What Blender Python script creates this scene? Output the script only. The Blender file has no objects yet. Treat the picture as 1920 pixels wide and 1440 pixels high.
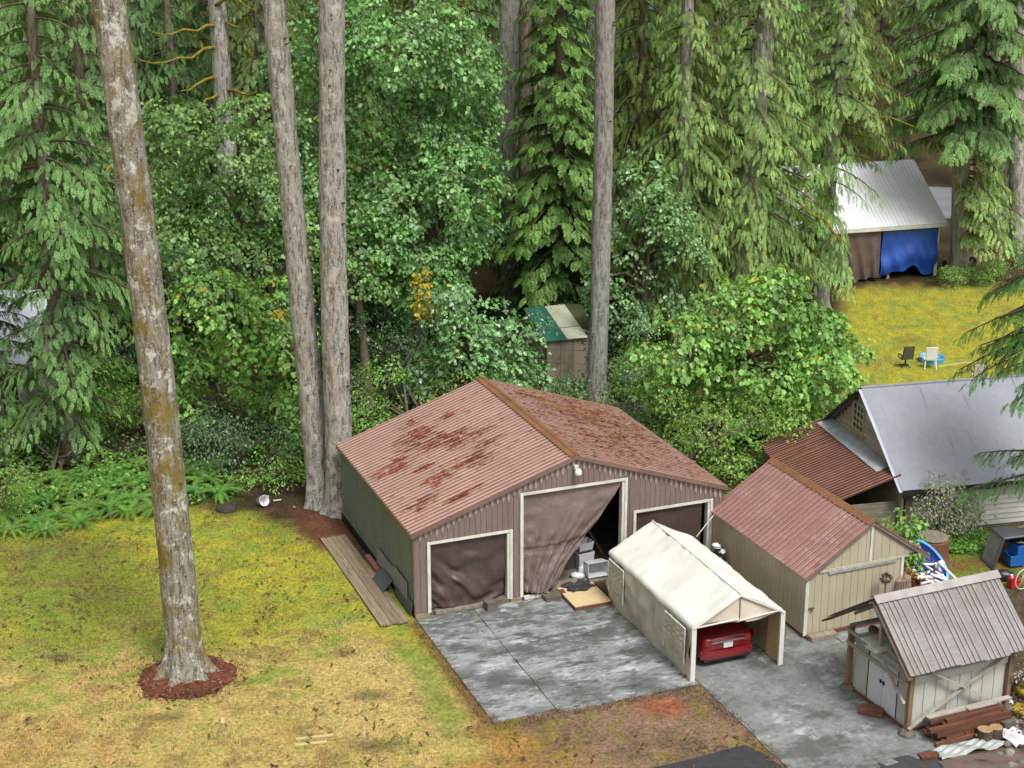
import bpy, math, random
import numpy as np
from mathutils import Vector, Matrix

# ------------------------------------------------------------------ camera, sky, sun, exposure
SC = bpy.context.scene
COL = SC.collection
H, FPX, PITCH = 23.4, 3000.0, 0.31715
cam_d = bpy.data.cameras.new('camera')
cam = bpy.data.objects.new('camera', cam_d); COL.objects.link(cam)
cam.location = (0, 0, H); cam.rotation_euler = (math.pi / 2 - PITCH, 0, 0)
cam_d.sensor_width = 36; cam_d.lens = FPX * 36 / 1920; cam_d.clip_end = 3000; cam_d.clip_start = 0.1
SC.camera = cam

SUN_EL, SUN_AZ = math.radians(58), math.radians(150)      # azimuth clockwise from +y: behind the camera, to the right
world = bpy.data.worlds.new('World'); SC.world = world; world.use_nodes = True
wn = world.node_tree.nodes; wl = world.node_tree.links; wn.clear()
sky = wn.new('ShaderNodeTexSky'); sky.sky_type = 'NISHITA'; sky.sun_disc = False
sky.sun_elevation = SUN_EL; sky.sun_rotation = SUN_AZ; sky.air_density = 1.0; sky.dust_density = 6.0; sky.ozone_density = 1.0
hs = wn.new('ShaderNodeHueSaturation'); hs.inputs['Saturation'].default_value = 0.08      # overcast: a grey-white sky
bg = wn.new('ShaderNodeBackground'); bg.inputs['Strength'].default_value = 0.10
wo = wn.new('ShaderNodeOutputWorld')
wl.new(sky.outputs[0], hs.inputs['Color']); wl.new(hs.outputs[0], bg.inputs['Color']); wl.new(bg.outputs[0], wo.inputs['Surface'])
sun_d = bpy.data.lights.new('sun', 'SUN'); sun = bpy.data.objects.new('sun', sun_d); COL.objects.link(sun)
sun_d.energy = 1.5; sun_d.angle = math.radians(14); sun_d.color = (1.0, 0.97, 0.92)
sd = Vector((math.sin(SUN_AZ) * math.cos(SUN_EL), math.cos(SUN_AZ) * math.cos(SUN_EL), math.sin(SUN_EL)))
sun.rotation_euler = (-sd).to_track_quat('-Z', 'Y').to_euler()
SC.view_settings.view_transform = 'Standard'; SC.view_settings.look = 'None'
SC.view_settings.gamma = 1.0; SC.view_settings.use_curve_mapping = False
SC.view_settings.exposure = 0.75
SC.render.engine = 'CYCLES'
SC.cycles.max_bounces = 6; SC.cycles.diffuse_bounces = 2; SC.cycles.glossy_bounces = 2; SC.cycles.transmission_bounces = 3
SC.cycles.caustics_reflective = False; SC.cycles.caustics_refractive = False

# ------------------------------------------------------------------ measuring helpers
CP, SP = math.cos(PITCH), math.sin(PITCH)
def ray(px, py):
    u = (px - 960) / FPX; v = (720 - py) / FPX
    return (u, CP + v * SP, -SP + v * CP)
def at(px, py, z=0.0):
    d = ray(px, py); k = (z - H) / d[2]; return Vector((d[0] * k, d[1] * k, z))
def aty(px, py, y):
    d = ray(px, py); k = y / d[1]; return Vector((d[0] * k, y, H + d[2] * k))
def scale_at(y, z=3.0):
    return (y * CP + (H - z) * SP) / FPX
def project(P):
    x, y, z = P[:, 0], P[:, 1], P[:, 2] - H
    d = np.maximum(y * CP - z * SP, 1.0); u = y * SP + z * CP
    return 960 + FPX * x / d, 720 - FPX * u / d

# ------------------------------------------------------------------ object helpers
def tag(o, label=None, cat=None, group=None, kind=None):
    if label: o['label'] = label
    if cat: o['category'] = cat
    if group: o['group'] = group
    if kind: o['kind'] = kind
    return o
def empty(name, loc, rz=0.0):
    o = bpy.data.objects.new(name, None); COL.objects.link(o)
    o.location = loc; o.rotation_euler = (0, 0, rz); o.empty_display_size = 0.2
    return o
def thing(name, label, cat, loc=(0, 0, 0), rz=0.0, group=None):
    return tag(empty(name, loc, rz), label, cat, group)
def link(name, me, parent=None, loc=None):
    o = bpy.data.objects.new(name, me); COL.objects.link(o)
    if parent is not None: o.parent = parent
    if loc is not None: o.location = loc
    return o
def copy_tree(o, parent=None):
    c = o.copy(); COL.objects.link(c)
    if parent is not None: c.parent = parent
    for ch in list(o.children): copy_tree(ch, c)
    return c

class MB:
    def __init__(s): s.v = []; s.f = []; s.m = []
    def add(s, vs, fs, mi=0):
        o = len(s.v); s.v += [tuple(v) for v in vs]; s.f += [tuple(i + o for i in f) for f in fs]; s.m += [mi] * len(fs); return s
    def box(s, c, d, R=None, mi=0):
        vs = []
        for x in (-.5, .5):
            for y in (-.5, .5):
                for z in (-.5, .5):
                    p = Vector((x * d[0], y * d[1], z * d[2]))
                    if R is not None: p = R @ p
                    vs.append(Vector(c) + p)
        return s.add(vs, [(0, 1, 3, 2), (4, 6, 7, 5), (0, 4, 5, 1), (2, 3, 7, 6), (0, 2, 6, 4), (1, 5, 7, 3)], mi)
    def b(s, x0, x1, y0, y1, z0, z1, mi=0):
        return s.box(((x0 + x1) / 2, (y0 + y1) / 2, (z0 + z1) / 2), (x1 - x0, y1 - y0, z1 - z0), None, mi)
    def beam(s, a, b, w, h, up=(0, 0, 1), mi=0):
        a = Vector(a); b = Vector(b); y = (b - a); L = y.length; y.normalize()
        x = y.cross(Vector(up))
        if x.length < 1e-4: x = y.cross(Vector((1, 0, 0)))
        x.normalize(); z = x.cross(y)
        R = Matrix((x, y, z)).transposed()
        return s.box((a + b) / 2, (w, L, h), R, mi)
    def tube(s, pts, rs, n=8, mi=0, cap=True):
        pts = [Vector(p) for p in pts]; k = len(pts)
        if not hasattr(rs, '__len__'): rs = [rs] * k
        vs = []; fs = []
        for i, p in enumerate(pts):
            t = (pts[min(i + 1, k - 1)] - pts[max(i - 1, 0)]).normalized()
            x = t.cross(Vector((0.13, 0.21, 1))) if abs(t.z) < .95 else t.cross(Vector((1, 0, 0)))
            x.normalize(); y = t.cross(x)
            for j in range(n):
                a = 2 * math.pi * j / n; vs.append(p + (x * math.cos(a) + y * math.sin(a)) * rs[i])
        for i in range(k - 1):
            for j in range(n):
                j2 = (j + 1) % n; fs.append((i * n + j, i * n + j2, (i + 1) * n + j2, (i + 1) * n + j))
        if cap: fs.append(tuple(range(n))[::-1]); fs.append(tuple((k - 1) * n + j for j in range(n)))
        return s.add(vs, fs, mi)
    def lathe(s, prof, n=20, c=(0, 0, 0), mi=0, sx=1, sy=1, close=False):
        vs = []; fs = []; k = len(prof)
        for r, z in prof:
            for j in range(n):
                a = 2 * math.pi * j / n; vs.append((c[0] + r * math.cos(a) * sx, c[1] + r * math.sin(a) * sy, c[2] + z))
        for i in range(k - 1):
            for j in range(n):
                j2 = (j + 1) % n; fs.append((i * n + j, i * n + j2, (i + 1) * n + j2, (i + 1) * n + j))
        if prof[0][0] > 1e-6 and close: fs.append(tuple(range(n))[::-1])
        if prof[-1][0] > 1e-6 and close: fs.append(tuple((k - 1) * n + j for j in range(n)))
        return s.add(vs, fs, mi)
    def prism(s, poly, ax, t0, t1, mi=0):
        # poly: 2D outline; ax: axis it is extruded along (0 x: poly in yz, 1 y: poly in xz, 2 z: poly in xy)
        n = len(poly)
        def P(q, t): return (t, q[0], q[1]) if ax == 0 else (q[0], t, q[1]) if ax == 1 else (q[0], q[1], t)
        vs = [P(q, t0) for q in poly] + [P(q, t1) for q in poly]
        fs = [tuple(range(n))[::-1], tuple(range(n, 2 * n))] + [(i, (i + 1) % n, n + (i + 1) % n, n + i) for i in range(n)]
        return s.add(vs, fs, mi)
    def grid(s, fn, nu, nv, mi=0):
        vs = [fn(i / nu, j / nv) for j in range(nv + 1) for i in range(nu + 1)]
        fs = [(j * (nu + 1) + i, j * (nu + 1) + i + 1, (j + 1) * (nu + 1) + i + 1, (j + 1) * (nu + 1) + i) for j in range(nv) for i in range(nu)]
        return s.add(vs, fs, mi)
    def mesh(s, name, mats, smooth=False):
        me = bpy.data.meshes.new(name); me.from_pydata(s.v, [], s.f)
        for m in (mats if isinstance(mats, (list, tuple)) else [mats]): me.materials.append(m)
        if any(s.m): me.polygons.foreach_set('material_index', s.m)
        if smooth: me.polygons.foreach_set('use_smooth', [True] * len(s.f))
        me.update(); return me
    def build(s, name, mats, parent=None, smooth=False, loc=None):
        return link(name, s.mesh(name, mats, smooth), parent, loc)

def np_mesh(name, V, F, mats, mi=None, smooth=False, attr=None):
    me = bpy.data.meshes.new(name); k = F.shape[1]; tone = None
    if V.shape[1] == 4: tone = V[:, 3]; V = V[:, :3]
    me.vertices.add(len(V)); me.vertices.foreach_set('co', np.ascontiguousarray(V, np.float32).ravel())
    me.loops.add(F.size); me.loops.foreach_set('vertex_index', np.ascontiguousarray(F, np.int32).ravel())
    me.polygons.add(len(F)); me.polygons.foreach_set('loop_start', np.arange(0, F.size, k, dtype=np.int32))
    for m in (mats if isinstance(mats, (list, tuple)) else [mats]): me.materials.append(m)
    if mi is not None: me.polygons.foreach_set('material_index', mi.astype(np.int32))
    if smooth: me.polygons.foreach_set('use_smooth', np.ones(len(F), bool))
    if attr is not None:
        for an, data in attr.items():
            a = me.attributes.new(an, 'FLOAT_COLOR', 'POINT')
            d4 = np.ones((len(V), 4), np.float32); d4[:, :3] = data; a.data.foreach_set('color', d4.ravel())
    if tone is not None: me.attributes.new('tone', 'FLOAT', 'POINT').data.foreach_set('value', np.ascontiguousarray(tone, np.float32))
    me.update(calc_edges=True); return me

# cheap value noise for shapes
def hash3(i, j, k, s=0):
    n = (i.astype(np.int64) * 374761393 + j.astype(np.int64) * 668265263 + k.astype(np.int64) * 2147483647 + s * 974711) & 0x7fffffff
    n = ((n ^ (n >> 13)) * 1274126177) & 0x7fffffff
    return ((n ^ (n >> 16)) & 0xffff) / 65535.0
def vnoise(x, y, z, s=0):
    x = np.asarray(x, float); y = np.asarray(y, float) + 0 * x; z = np.asarray(z, float) + 0 * x
    i, j, k = np.floor(x), np.floor(y), np.floor(z); fx, fy, fz = x - i, y - j, z - k
    fx, fy, fz = [t * t * (3 - 2 * t) for t in (fx, fy, fz)]
    r = 0
    for a in (0, 1):
        for b in (0, 1):
            for c in (0, 1):
                w = (fx if a else 1 - fx) * (fy if b else 1 - fy) * (fz if c else 1 - fz)
                r = r + w * hash3(i + a, j + b, k + c, s)
    return r * 2 - 1
def fbm(x, y, z, s=0, o=4):
    r = 0; a = .5
    for q in range(o): r = r + a * vnoise(x * 2 ** q, y * 2 ** q, z * 2 ** q, s + q); a *= .5
    return r

# ------------------------------------------------------------------ materials
def new_mat(name):
    m = bpy.data.materials.new(name); m.use_nodes = True
    nt = m.node_tree; nt.nodes.clear()
    out = nt.nodes.new('ShaderNodeOutputMaterial'); bs = nt.nodes.new('ShaderNodeBsdfPrincipled')
    nt.links.new(bs.outputs[0], out.inputs['Surface'])
    return m, nt, bs, out
def nd(nt, t, **kw):
    n = nt.nodes.new(t)
    for k, v in kw.items():
        if k.startswith('_'): setattr(n, k[1:], v)
        else: n.inputs[k].default_value = v
    return n
def mixc(nt, fac, a, b, blend='MIX'):
    n = nt.nodes.new('ShaderNodeMix'); n.data_type = 'RGBA'; n.blend_type = blend
    for s, v in ((n.inputs[0], fac), (n.inputs[6], a), (n.inputs[7], b)):
        if hasattr(v, 'is_linked') or hasattr(v, 'links'): nt.links.new(v, s)
        else: s.default_value = v if not isinstance(v, tuple) else (*v, 1)[:4]
    return n.outputs[2]
def ramp(nt, sock, lo, hi):
    n = nd(nt, 'ShaderNodeMapRange', _interpolation_type='SMOOTHSTEP')
    nt.links.new(sock, n.inputs[0]); n.inputs[1].default_value = lo; n.inputs[2].default_value = hi
    return n.outputs[0]
def coords(nt, stretch=(1, 1, 1), per_object=True, rot=(0, 0, 0)):
    tc = nt.nodes.new('ShaderNodeTexCoord'); src = tc.outputs['Object']
    if per_object:
        oi = nt.nodes.new('ShaderNodeObjectInfo'); va = nd(nt, 'ShaderNodeVectorMath', _operation='SCALE'); va.inputs[0].default_value = (37, 91, 53)
        nt.links.new(oi.outputs['Random'], va.inputs['Scale'])
        ad = nd(nt, 'ShaderNodeVectorMath', _operation='ADD'); nt.links.new(src, ad.inputs[0]); nt.links.new(va.outputs[0], ad.inputs[1]); src = ad.outputs[0]
    mp = nt.nodes.new('ShaderNodeMapping'); mp.inputs['Scale'].default_value = stretch; mp.inputs['Rotation'].default_value = rot
    nt.links.new(src, mp.inputs['Vector']); return mp.outputs[0]
def noise(nt, vec, scale, detail=4, rough=.6):
    n = nd(nt, 'ShaderNodeTexNoise', Scale=scale, Detail=detail, Roughness=rough); nt.links.new(vec, n.inputs['Vector']); return n.outputs[0]
def surf(name, c1, c2=None, s=3.0, stretch=(1, 1, 1), patches=(), rough=.7, spec=.4, bump=0.0, bs_=20.0, rnd=0.0, metal=0.0, per_object=True, coat=0.0, fine=.0, crack=0.0):
    """base colour c1..c2 by noise; patches = [(colour, scale, lo, hi, stretch, strength)] worn or stained areas; rnd = piece to piece variation"""
    m, nt, b, out = new_mat(name); L = nt.links
    v = coords(nt, stretch, per_object)
    col = None
    c2 = c2 or tuple(x * .8 for x in c1)
    f = ramp(nt, noise(nt, v, s), .3, .7)
    col = mixc(nt, f, c1, c2)
    if fine:
        n = ramp(nt, noise(nt, v, s * 9, 3), .25, .75)
        mm = nd(nt, 'ShaderNodeMapRange'); L.new(n, mm.inputs[0]); mm.inputs[3].default_value = 1 - fine; mm.inputs[4].default_value = 1 + fine
        col = mixc(nt, 1.0, col, mm.outputs[0], 'MULTIPLY')
    for (pc, ps, lo, hi, pst, amt) in patches:
        pv = coords(nt, pst, per_object)
        pf = ramp(nt, noise(nt, pv, ps, 6, .72), lo, hi)
        mu = nd(nt, 'ShaderNodeMath', _operation='MULTIPLY'); L.new(pf, mu.inputs[0]); mu.inputs[1].default_value = amt
        col = mixc(nt, mu.outputs[0], col, pc)
    if crack:
        cv = coords(nt, (1, 1, 1), per_object); wv = nd(nt, 'ShaderNodeTexNoise', Scale=1.6, Detail=5); L.new(cv, wv.inputs['Vector'])
        sc = nd(nt, 'ShaderNodeVectorMath', _operation='SCALE'); L.new(wv.outputs[1], sc.inputs[0]); sc.inputs['Scale'].default_value = .7
        ad = nd(nt, 'ShaderNodeVectorMath', _operation='ADD'); L.new(cv, ad.inputs[0]); L.new(sc.outputs[0], ad.inputs[1])
        vo = nd(nt, 'ShaderNodeTexVoronoi', _feature='DISTANCE_TO_EDGE', Scale=crack); L.new(ad.outputs[0], vo.inputs['Vector'])
        col = mixc(nt, ramp(nt, vo.outputs['Distance'], .011, .004), col, (.05, .052, .04))
    if rnd:
        oi = nt.nodes.new('ShaderNodeObjectInfo'); mm = nd(nt, 'ShaderNodeMapRange'); L.new(oi.outputs['Random'], mm.inputs[0])
        mm.inputs[3].default_value = 1 - rnd; mm.inputs[4].default_value = 1 + rnd
        col = mixc(nt, 1.0, col, mm.outputs[0], 'MULTIPLY')
    L.new(col, b.inputs['Base Color'])
    b.inputs['Roughness'].default_value = rough; b.inputs['Specular IOR Level'].default_value = spec; b.inputs['Metallic'].default_value = metal
    if coat: b.inputs['Coat Weight'].default_value = coat
    if bump:
        bp = nd(nt, 'ShaderNodeBump', Strength=bump, Distance=.05); L.new(noise(nt, v, bs_, 4), bp.inputs['Height']); L.new(bp.outputs[0], b.inputs['Normal'])
    return m
def leafmat(name, a, b_, c=None, trans=.3, rough=.45, spec=.45, cfrac=.06, hue=.03, val=.22, k=1.65, tone=None):
    if tone is None: tone = k != 1
    a = tuple(min(x * k, .6) for x in a); b_ = tuple(min(x * k, .6) for x in b_)
    m, nt, b, out = new_mat(name); L = nt.links
    g = nt.nodes.new('ShaderNodeNewGeometry'); oi = nt.nodes.new('ShaderNodeObjectInfo')
    col = mixc(nt, g.outputs['Random Per Island'], a, b_)
    if c:
        wnz = nd(nt, 'ShaderNodeTexWhiteNoise', _noise_dimensions='1D'); mu = nd(nt, 'ShaderNodeMath', _operation='MULTIPLY'); L.new(g.outputs['Random Per Island'], mu.inputs[0]); mu.inputs[1].default_value = 917.3
        L.new(mu.outputs[0], wnz.inputs['W']); lt = nd(nt, 'ShaderNodeMath', _operation='LESS_THAN'); L.new(wnz.outputs[0], lt.inputs[0]); lt.inputs[1].default_value = cfrac
        col = mixc(nt, lt.outputs[0], col, c)
    tc = nt.nodes.new('ShaderNodeTexCoord')
    n2 = ramp(nt, noise(nt, tc.outputs['Object'], .45, 3), .3, .7)
    h = nt.nodes.new('ShaderNodeHueSaturation'); L.new(col, h.inputs['Color'])
    mr = nd(nt, 'ShaderNodeMapRange'); L.new(oi.outputs['Random'], mr.inputs[0]); mr.inputs[3].default_value = .5 - hue; mr.inputs[4].default_value = .5 + hue * .6; L.new(mr.outputs[0], h.inputs['Hue'])
    mv = nd(nt, 'ShaderNodeMapRange'); L.new(n2, mv.inputs[0]); mv.inputs[3].default_value = 1 - val; mv.inputs[4].default_value = 1 + val
    if tone:     # each spray has its own shade of green, fresh growth at the tips the palest
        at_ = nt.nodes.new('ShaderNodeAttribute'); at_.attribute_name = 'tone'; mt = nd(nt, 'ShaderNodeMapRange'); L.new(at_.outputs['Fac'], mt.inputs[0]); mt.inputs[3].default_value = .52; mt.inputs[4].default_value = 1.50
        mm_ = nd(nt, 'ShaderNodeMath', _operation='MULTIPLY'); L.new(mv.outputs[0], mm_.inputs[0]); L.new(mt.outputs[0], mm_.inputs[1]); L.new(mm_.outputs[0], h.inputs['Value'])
    else: L.new(mv.outputs[0], h.inputs['Value'])
    L.new(h.outputs[0], b.inputs['Base Color']); b.inputs['Roughness'].default_value = rough; b.inputs['Specular IOR Level'].default_value = spec
    if trans:
        t = nt.nodes.new('ShaderNodeBsdfTranslucent'); br = mixc(nt, 1.0, h.outputs[0], (1.25, 1.3, .6), 'MULTIPLY'); L.new(br, t.inputs['Color'])
        mx = nd(nt, 'ShaderNodeMixShader', Fac=trans); L.new(b.outputs[0], mx.inputs[1]); L.new(t.outputs[0], mx.inputs[2]); L.new(mx.outputs[0], out.inputs['Surface'])
    return m
# ------------------------------------------------------------------ ground
GX, GY, GYAW = -3.139, 46.981, 0.374                   # the big garage's front left corner and turn
GCOS, GSIN = math.cos(GYAW), math.sin(GYAW)
def glob(X, Y, Z=0.0): return Vector((GX + X * GCOS - Y * GSIN, GY + X * GSIN + Y * GCOS, Z))
def gloc(x, y): dx, dy = x - GX, y - GY; return dx * GCOS + dy * GSIN, -dx * GSIN + dy * GCOS

def smooth(a, b, x): t = np.clip((x - a) / (b - a), 0, 1); return t * t * (3 - 2 * t)
def ground_colour(x, y):
    """the kind of cover at a place: living moss and grass, dry straw, needle duff, red gravel"""
    P = np.stack([x, y, 0 * x], 1); px, py = project(P)
    n1 = fbm(x * .35, y * .35, 0 * x, 3); n2 = fbm(x * .9, y * .9, 0 * x, 7); n3 = fbm(x * 2.7, y * 2.7, 0 * x, 11)
    C = lambda *c: np.array(c)[None, :]
    def mix(base, col, w): w = np.clip(w, 0, 1)[:, None]; return base * (1 - w) + col * w
    def blob(cx, cy, rx, ry, soft=.6): 
        d = np.sqrt(((px - cx + n2 * rx * .8) / rx) ** 2 + ((py - cy + n1 * ry * .8) / ry) ** 2); return 1 - smooth(1 - soft, 1 + soft, d)
    moss, grass, straw, orange, duff, red, dirt = C(.43, .375, .048), C(.20, .26, .055), C(.50, .36, .155), C(.44, .255, .105), C(.055, .036, .024), C(.20, .075, .05), C(.16, .10, .07)
    col = np.repeat(C(.39, .345, .055), len(x), 0)
    col = mix(col, moss, .9 - smooth(960, 1220, py + 40 * n1))
    col = mix(col, grass, smooth(.0, .45, n2 + .2 * n3) * .55)
    col = mix(col, straw, smooth(1130, 1290, py + 90 * n1 + 60 * n2) * .85)
    col = mix(col, orange, smooth(.05, .5, n1 + .5 * n3) * smooth(1150, 1300, py) * .65)
    for b in ((90, 1090, 200, 70, .7), (150, 1190, 180, 50, .4), (520, 985, 60, 22, .6), (360, 1130, 260, 40, .3), (80, 1010, 120, 22, .3)): col = mix(col, grass * .8, blob(*b[:4]) * b[4])
    col = mix(col, dirt, blob(80, 1035, 90, 18) * .4)
    n4 = fbm(x * 1.7 + 9, y * 1.7, 0 * x, 17)
    col = mix(col, C(.23, .29, .06), smooth(.08, .40, n4 + .35 * n3) * .75 * (1 - .6 * smooth(1250, 1400, py)))
    col = mix(col, C(.23, .15, .08), smooth(.16, .42, -n4 + .5 * n3) * .5)
    col = mix(col, straw * 1.05, blob(680, 1290, 110, 90, .25) * .85)
    for bb in ((690, 1302, 46, 10), (900, 1235, 26, 6), (545, 1278, 24, 5), (640, 1225, 30, 6), (300, 1345, 40, 8), (700, 1395, 60, 14), (120, 1230, 30, 7)): col = mix(col, C(.13, .085, .05), blob(*bb, .8) * .75)
    # the green strip along the slab and the brown strip below it
    X, Y = gloc(x, y)
    strip = (1 - smooth(.1, .7, np.abs(X + 1.0 + .3 * n2))) * (1 - smooth(-2.2, -1.2, Y)) * smooth(-9, -6, Y)
    col = mix(col, grass * .95, strip * .7)
    edge = (1 - smooth(.05, .55, np.abs(X + .15 + .3 * n2))) * (1 - smooth(-.5, .3, Y)) * smooth(-8, -7, Y)
    col = mix(col, C(.20, .11, .05), edge * .8)
    # red gravel yard in front of the slab
    yard = smooth(-1.4, .8, X + 1.8 * n1 + .8 * n2) * (1 - smooth(-7.3, -6.9, Y))
    yard = np.maximum(yard, smooth(-8.6, -9.3, Y + .8 * n1) * smooth(-5.5, -3.5, X + n1 * 2))
    gravel = mix(np.repeat(C(.265, .165, .125), len(x), 0), C(.175, .115, .088), smooth(-.2, .4, n2))
    gravel = mix(gravel, C(.34, .22, .07), smooth(.15, .5, n2 + .8 * n3) * .6)
    gravel = mix(gravel, C(.20, .19, .04), smooth(.2, .45, n3 + .5 * n1) * .6)
    gravel = mix(gravel, C(.34, .085, .05), blob(1240, 1322, 48, 15, .8) * .8)
    gravel = mix(gravel, C(.42, .22, .055), blob(880, 1420, 170, 36, .6) * .75)
    col = mix(col, gravel, yard)
    # forest floor beyond the lawn's edge
    bx = np.array([-900, 0, 150, 390, 470, 545, 600, 660, 1200, 1390, 1480, 1560, 1600, 1640, 1900, 2900.])
    by = np.array([1010, 985, 962, 955, 965, 985, 1030, 1050, 1050, 1050, 905, 790, 705, 700, 690, 690.])
    bd = np.interp(px, bx, by)
    forest = 1 - smooth(-14, 14, py - bd + 26 * n2 + 10 * n3)
    lawn2 = (smooth(1560, 1610, px + 30 * n1)) * smooth(528, 545, py + 14 * n2)
    forest = forest * (1 - lawn2)
    fcol = mix(np.repeat(duff, len(x), 0), red, blob(600, 1000, 80, 50) * .65 + .15 * (n2 > .1))
    fcol = mix(fcol, C(.07, .085, .02), smooth(0, .4, n1 + .5 * n2) * .6)
    far2 = mix(np.repeat(C(.25, .235, .105), len(x), 0), C(.15, .18, .055), smooth(-.1, .35, n2 + .4 * n1) * .7)
    far2 = mix(far2, C(.36, .22, .09), 1 - smooth(555, 610, py + 30 * n1))
    far2 = mix(far2, C(.13, .075, .04), blob(1720, 631, 28, 7, .3) * .9)
    fcol = mix(fcol, far2, lawn2)
    side = smooth(1640, 1700, px) * smooth(925, 960, py) * (1 - smooth(1060, 1110, py + 20 * n1))
    scol = mix(np.repeat(C(.16, .19, .035), len(x), 0), C(.20, .12, .05), smooth(0, .3, n2))
    far3 = smooth(1790, 1830, px) * (1 - smooth(470, 520, py))
    fcol = mix(fcol, C(.22, .13, .09), far3 * .8)
    fcol = mix(fcol, C(.30, .27, .14), smooth(1830, 1880, px) * (1 - smooth(330, 370, py)) * .8)
    fcol = mix(fcol, C(.12, .10, .055), far3 * smooth(-.1, .3, n2) * .8)
    col = mix(col, fcol, forest)
    col = mix(col, scol, side)
    rub = smooth(1720, 1760, px) * smooth(1080, 1110, py)
    col = mix(col, C(.10, .075, .055), rub)
    return np.clip(col, 0.008, .6), forest, yard

def axis(parts):
    r = [np.arange(a, b, s) for a, b, s in parts]; return np.concatenate(r + [[parts[-1][1]]])
ax_ = axis([(-1500, -200, 260), (-200, -50, 10), (-50, -24, 1.5), (-24, 26, .22), (26, 60, 1.2), (60, 200, 14), (200, 1500, 260)])
ay_ = axis([(-300, 0, 50), (0, 32, 4), (32, 62, .22), (62, 130, .8), (130, 260, 13), (260, 2200, 220)])
XX, YY = np.meshgrid(ax_, ay_); gx, gy = XX.ravel(), YY.ravel()
gcol, gfor, gyard = ground_colour(gx, gy)
gz = .05 * fbm(gx * .4, gy * .4, 0 * gx, 21) * (np.abs(gx) < 60) - .02
nx_, ny_ = len(ax_), len(ay_)
I = (np.arange(ny_ - 1)[:, None] * nx_ + np.arange(nx_ - 1)[None, :]).ravel()
gF = np.stack([I, I + 1, I + nx_ + 1, I + nx_], 1)
X_, Y_ = gloc(gx, gy)
near_built = (X_ > -1.6) & (X_ < 15) & (Y_ > -13.5) & (Y_ < 9.5)
gz = np.where(near_built, np.minimum(gz, -.012) , gz)

m_ground, nt, bs, out = new_mat('ground_cover')
L = nt.links
va = nt.nodes.new('ShaderNodeVertexColor'); va.layer_name = 'cover'
gv = coords(nt, (1, 1, 1), False)
nA = ramp(nt, noise(nt, gv, 1.6, 6, .7), .25, .75); nB = ramp(nt, noise(nt, gv, 9, 4, .7), .28, .72); nC = noise(nt, gv, 30, 3, .7)
c = mixc(nt, nA, va.outputs[0], mixc(nt, 1.0, va.outputs[0], (.60, .74, .52), 'MULTIPLY'))
c = mixc(nt, nB, mixc(nt, 1.0, c, (.50, .49, .44), 'MULTIPLY'), mixc(nt, 1.0, c, (1.28, 1.24, 1.15), 'MULTIPLY'))
spk = ramp(nt, nC, .60, .68)
gap = ramp(nt, noise(nt, gv, 2.2, 5, .7), .54, .66)
muq = nd(nt, 'ShaderNodeMath', _operation='MULTIPLY'); L.new(spk, muq.inputs[0]); L.new(gap, muq.inputs[1])
c = mixc(nt, muq.outputs[0], c, (.05, .04, .025))
c = mixc(nt, ramp(nt, noise(nt, gv, 5.5, 6, .75), .61, .69), c, (.085, .07, .03))
L.new(c, bs.inputs['Base Color']); bs.inputs['Roughness'].default_value = .95; bs.inputs['Specular IOR Level'].default_value = .15
bp = nd(nt, 'ShaderNodeBump', Strength=.7, Distance=.04); L.new(noise(nt, gv, 14, 5, .7), bp.inputs['Height']); L.new(bp.outputs[0], bs.inputs['Normal'])
gm = np_mesh('ground', np.stack([gx, gy, gz], 1), gF, m_ground, smooth=True, attr={'cover': gcol})
tag(link('ground', gm), kind='structure')

# short grass, moss tufts and litter standing on it
rng = np.random.default_rng(5)
def grass_field(name, x0, x1, y0, y1, n, keep, hmin, hmax, wid, mat, seed, zoff=-.01, shade=1.0):
    r = np.random.default_rng(seed)
    x = r.uniform(x0, x1, n); y = r.uniform(y0, y1, n)
    colr, fo, yd = ground_colour(x, y); k = keep(x, y, fo, yd, r); x, y, colr = x[k], y[k], colr[k]; m = len(x)
    z = .05 * fbm(x * .4, y * .4, 0 * x, 21) - .02 + zoff
    V = []; F = []
    a = r.uniform(0, 2 * np.pi, m); h = r.uniform(hmin, hmax, m); w = r.uniform(.5, 1, m) * wid
    lx, ly = r.normal(0, .5, m) * h, r.normal(0, .5, m) * h
    P0 = np.stack([x - np.cos(a) * w, y - np.sin(a) * w, z], 1); P1 = np.stack([x + np.cos(a) * w, y + np.sin(a) * w, z], 1); P2 = np.stack([x + lx, y + ly, z + h], 1)
    V = np.stack([P0, P1, P2], 1).reshape(-1, 3); F = np.arange(3 * m).reshape(-1, 3)
    jit = r.uniform(.4, 1.5, (m, 1)) * shade; cc = np.repeat(np.clip(colr * jit, 0, .6), 3, 0)
    return tag(link(name, np_mesh(name, V, F, mat, attr={'cover': cc})), kind='stuff')
m_blade, nt, bs, out = new_mat('grass_blade'); va = nt.nodes.new('ShaderNodeVertexColor'); va.layer_name = 'cover'
nt.links.new(va.outputs[0], bs.inputs['Base Color']); bs.inputs['Roughness'].default_value = .8; bs.inputs['Specular IOR Level'].default_value = .2
def off_build(x, y):
    X, Y = gloc(x, y); return ~((X > -1.4) & (X < 14.5) & (Y > -7.2) & (Y < 9)) & ~((X > 6.4) & (Y < 1))
grass_field('lawn_grass', -23, 9, 36.5, 59, 210000, lambda x, y, fo, yd, r: off_build(x, y) & (fo < .6) & (yd < .75) & (np.hypot(x + 9.8, y - 43) > 1.45) & (fbm(x * 1.3, y * 1.3, 0 * x, 31) + r.normal(0, .3, len(x)) > -.12), .03, .10, .013, m_blade, 6)
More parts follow.
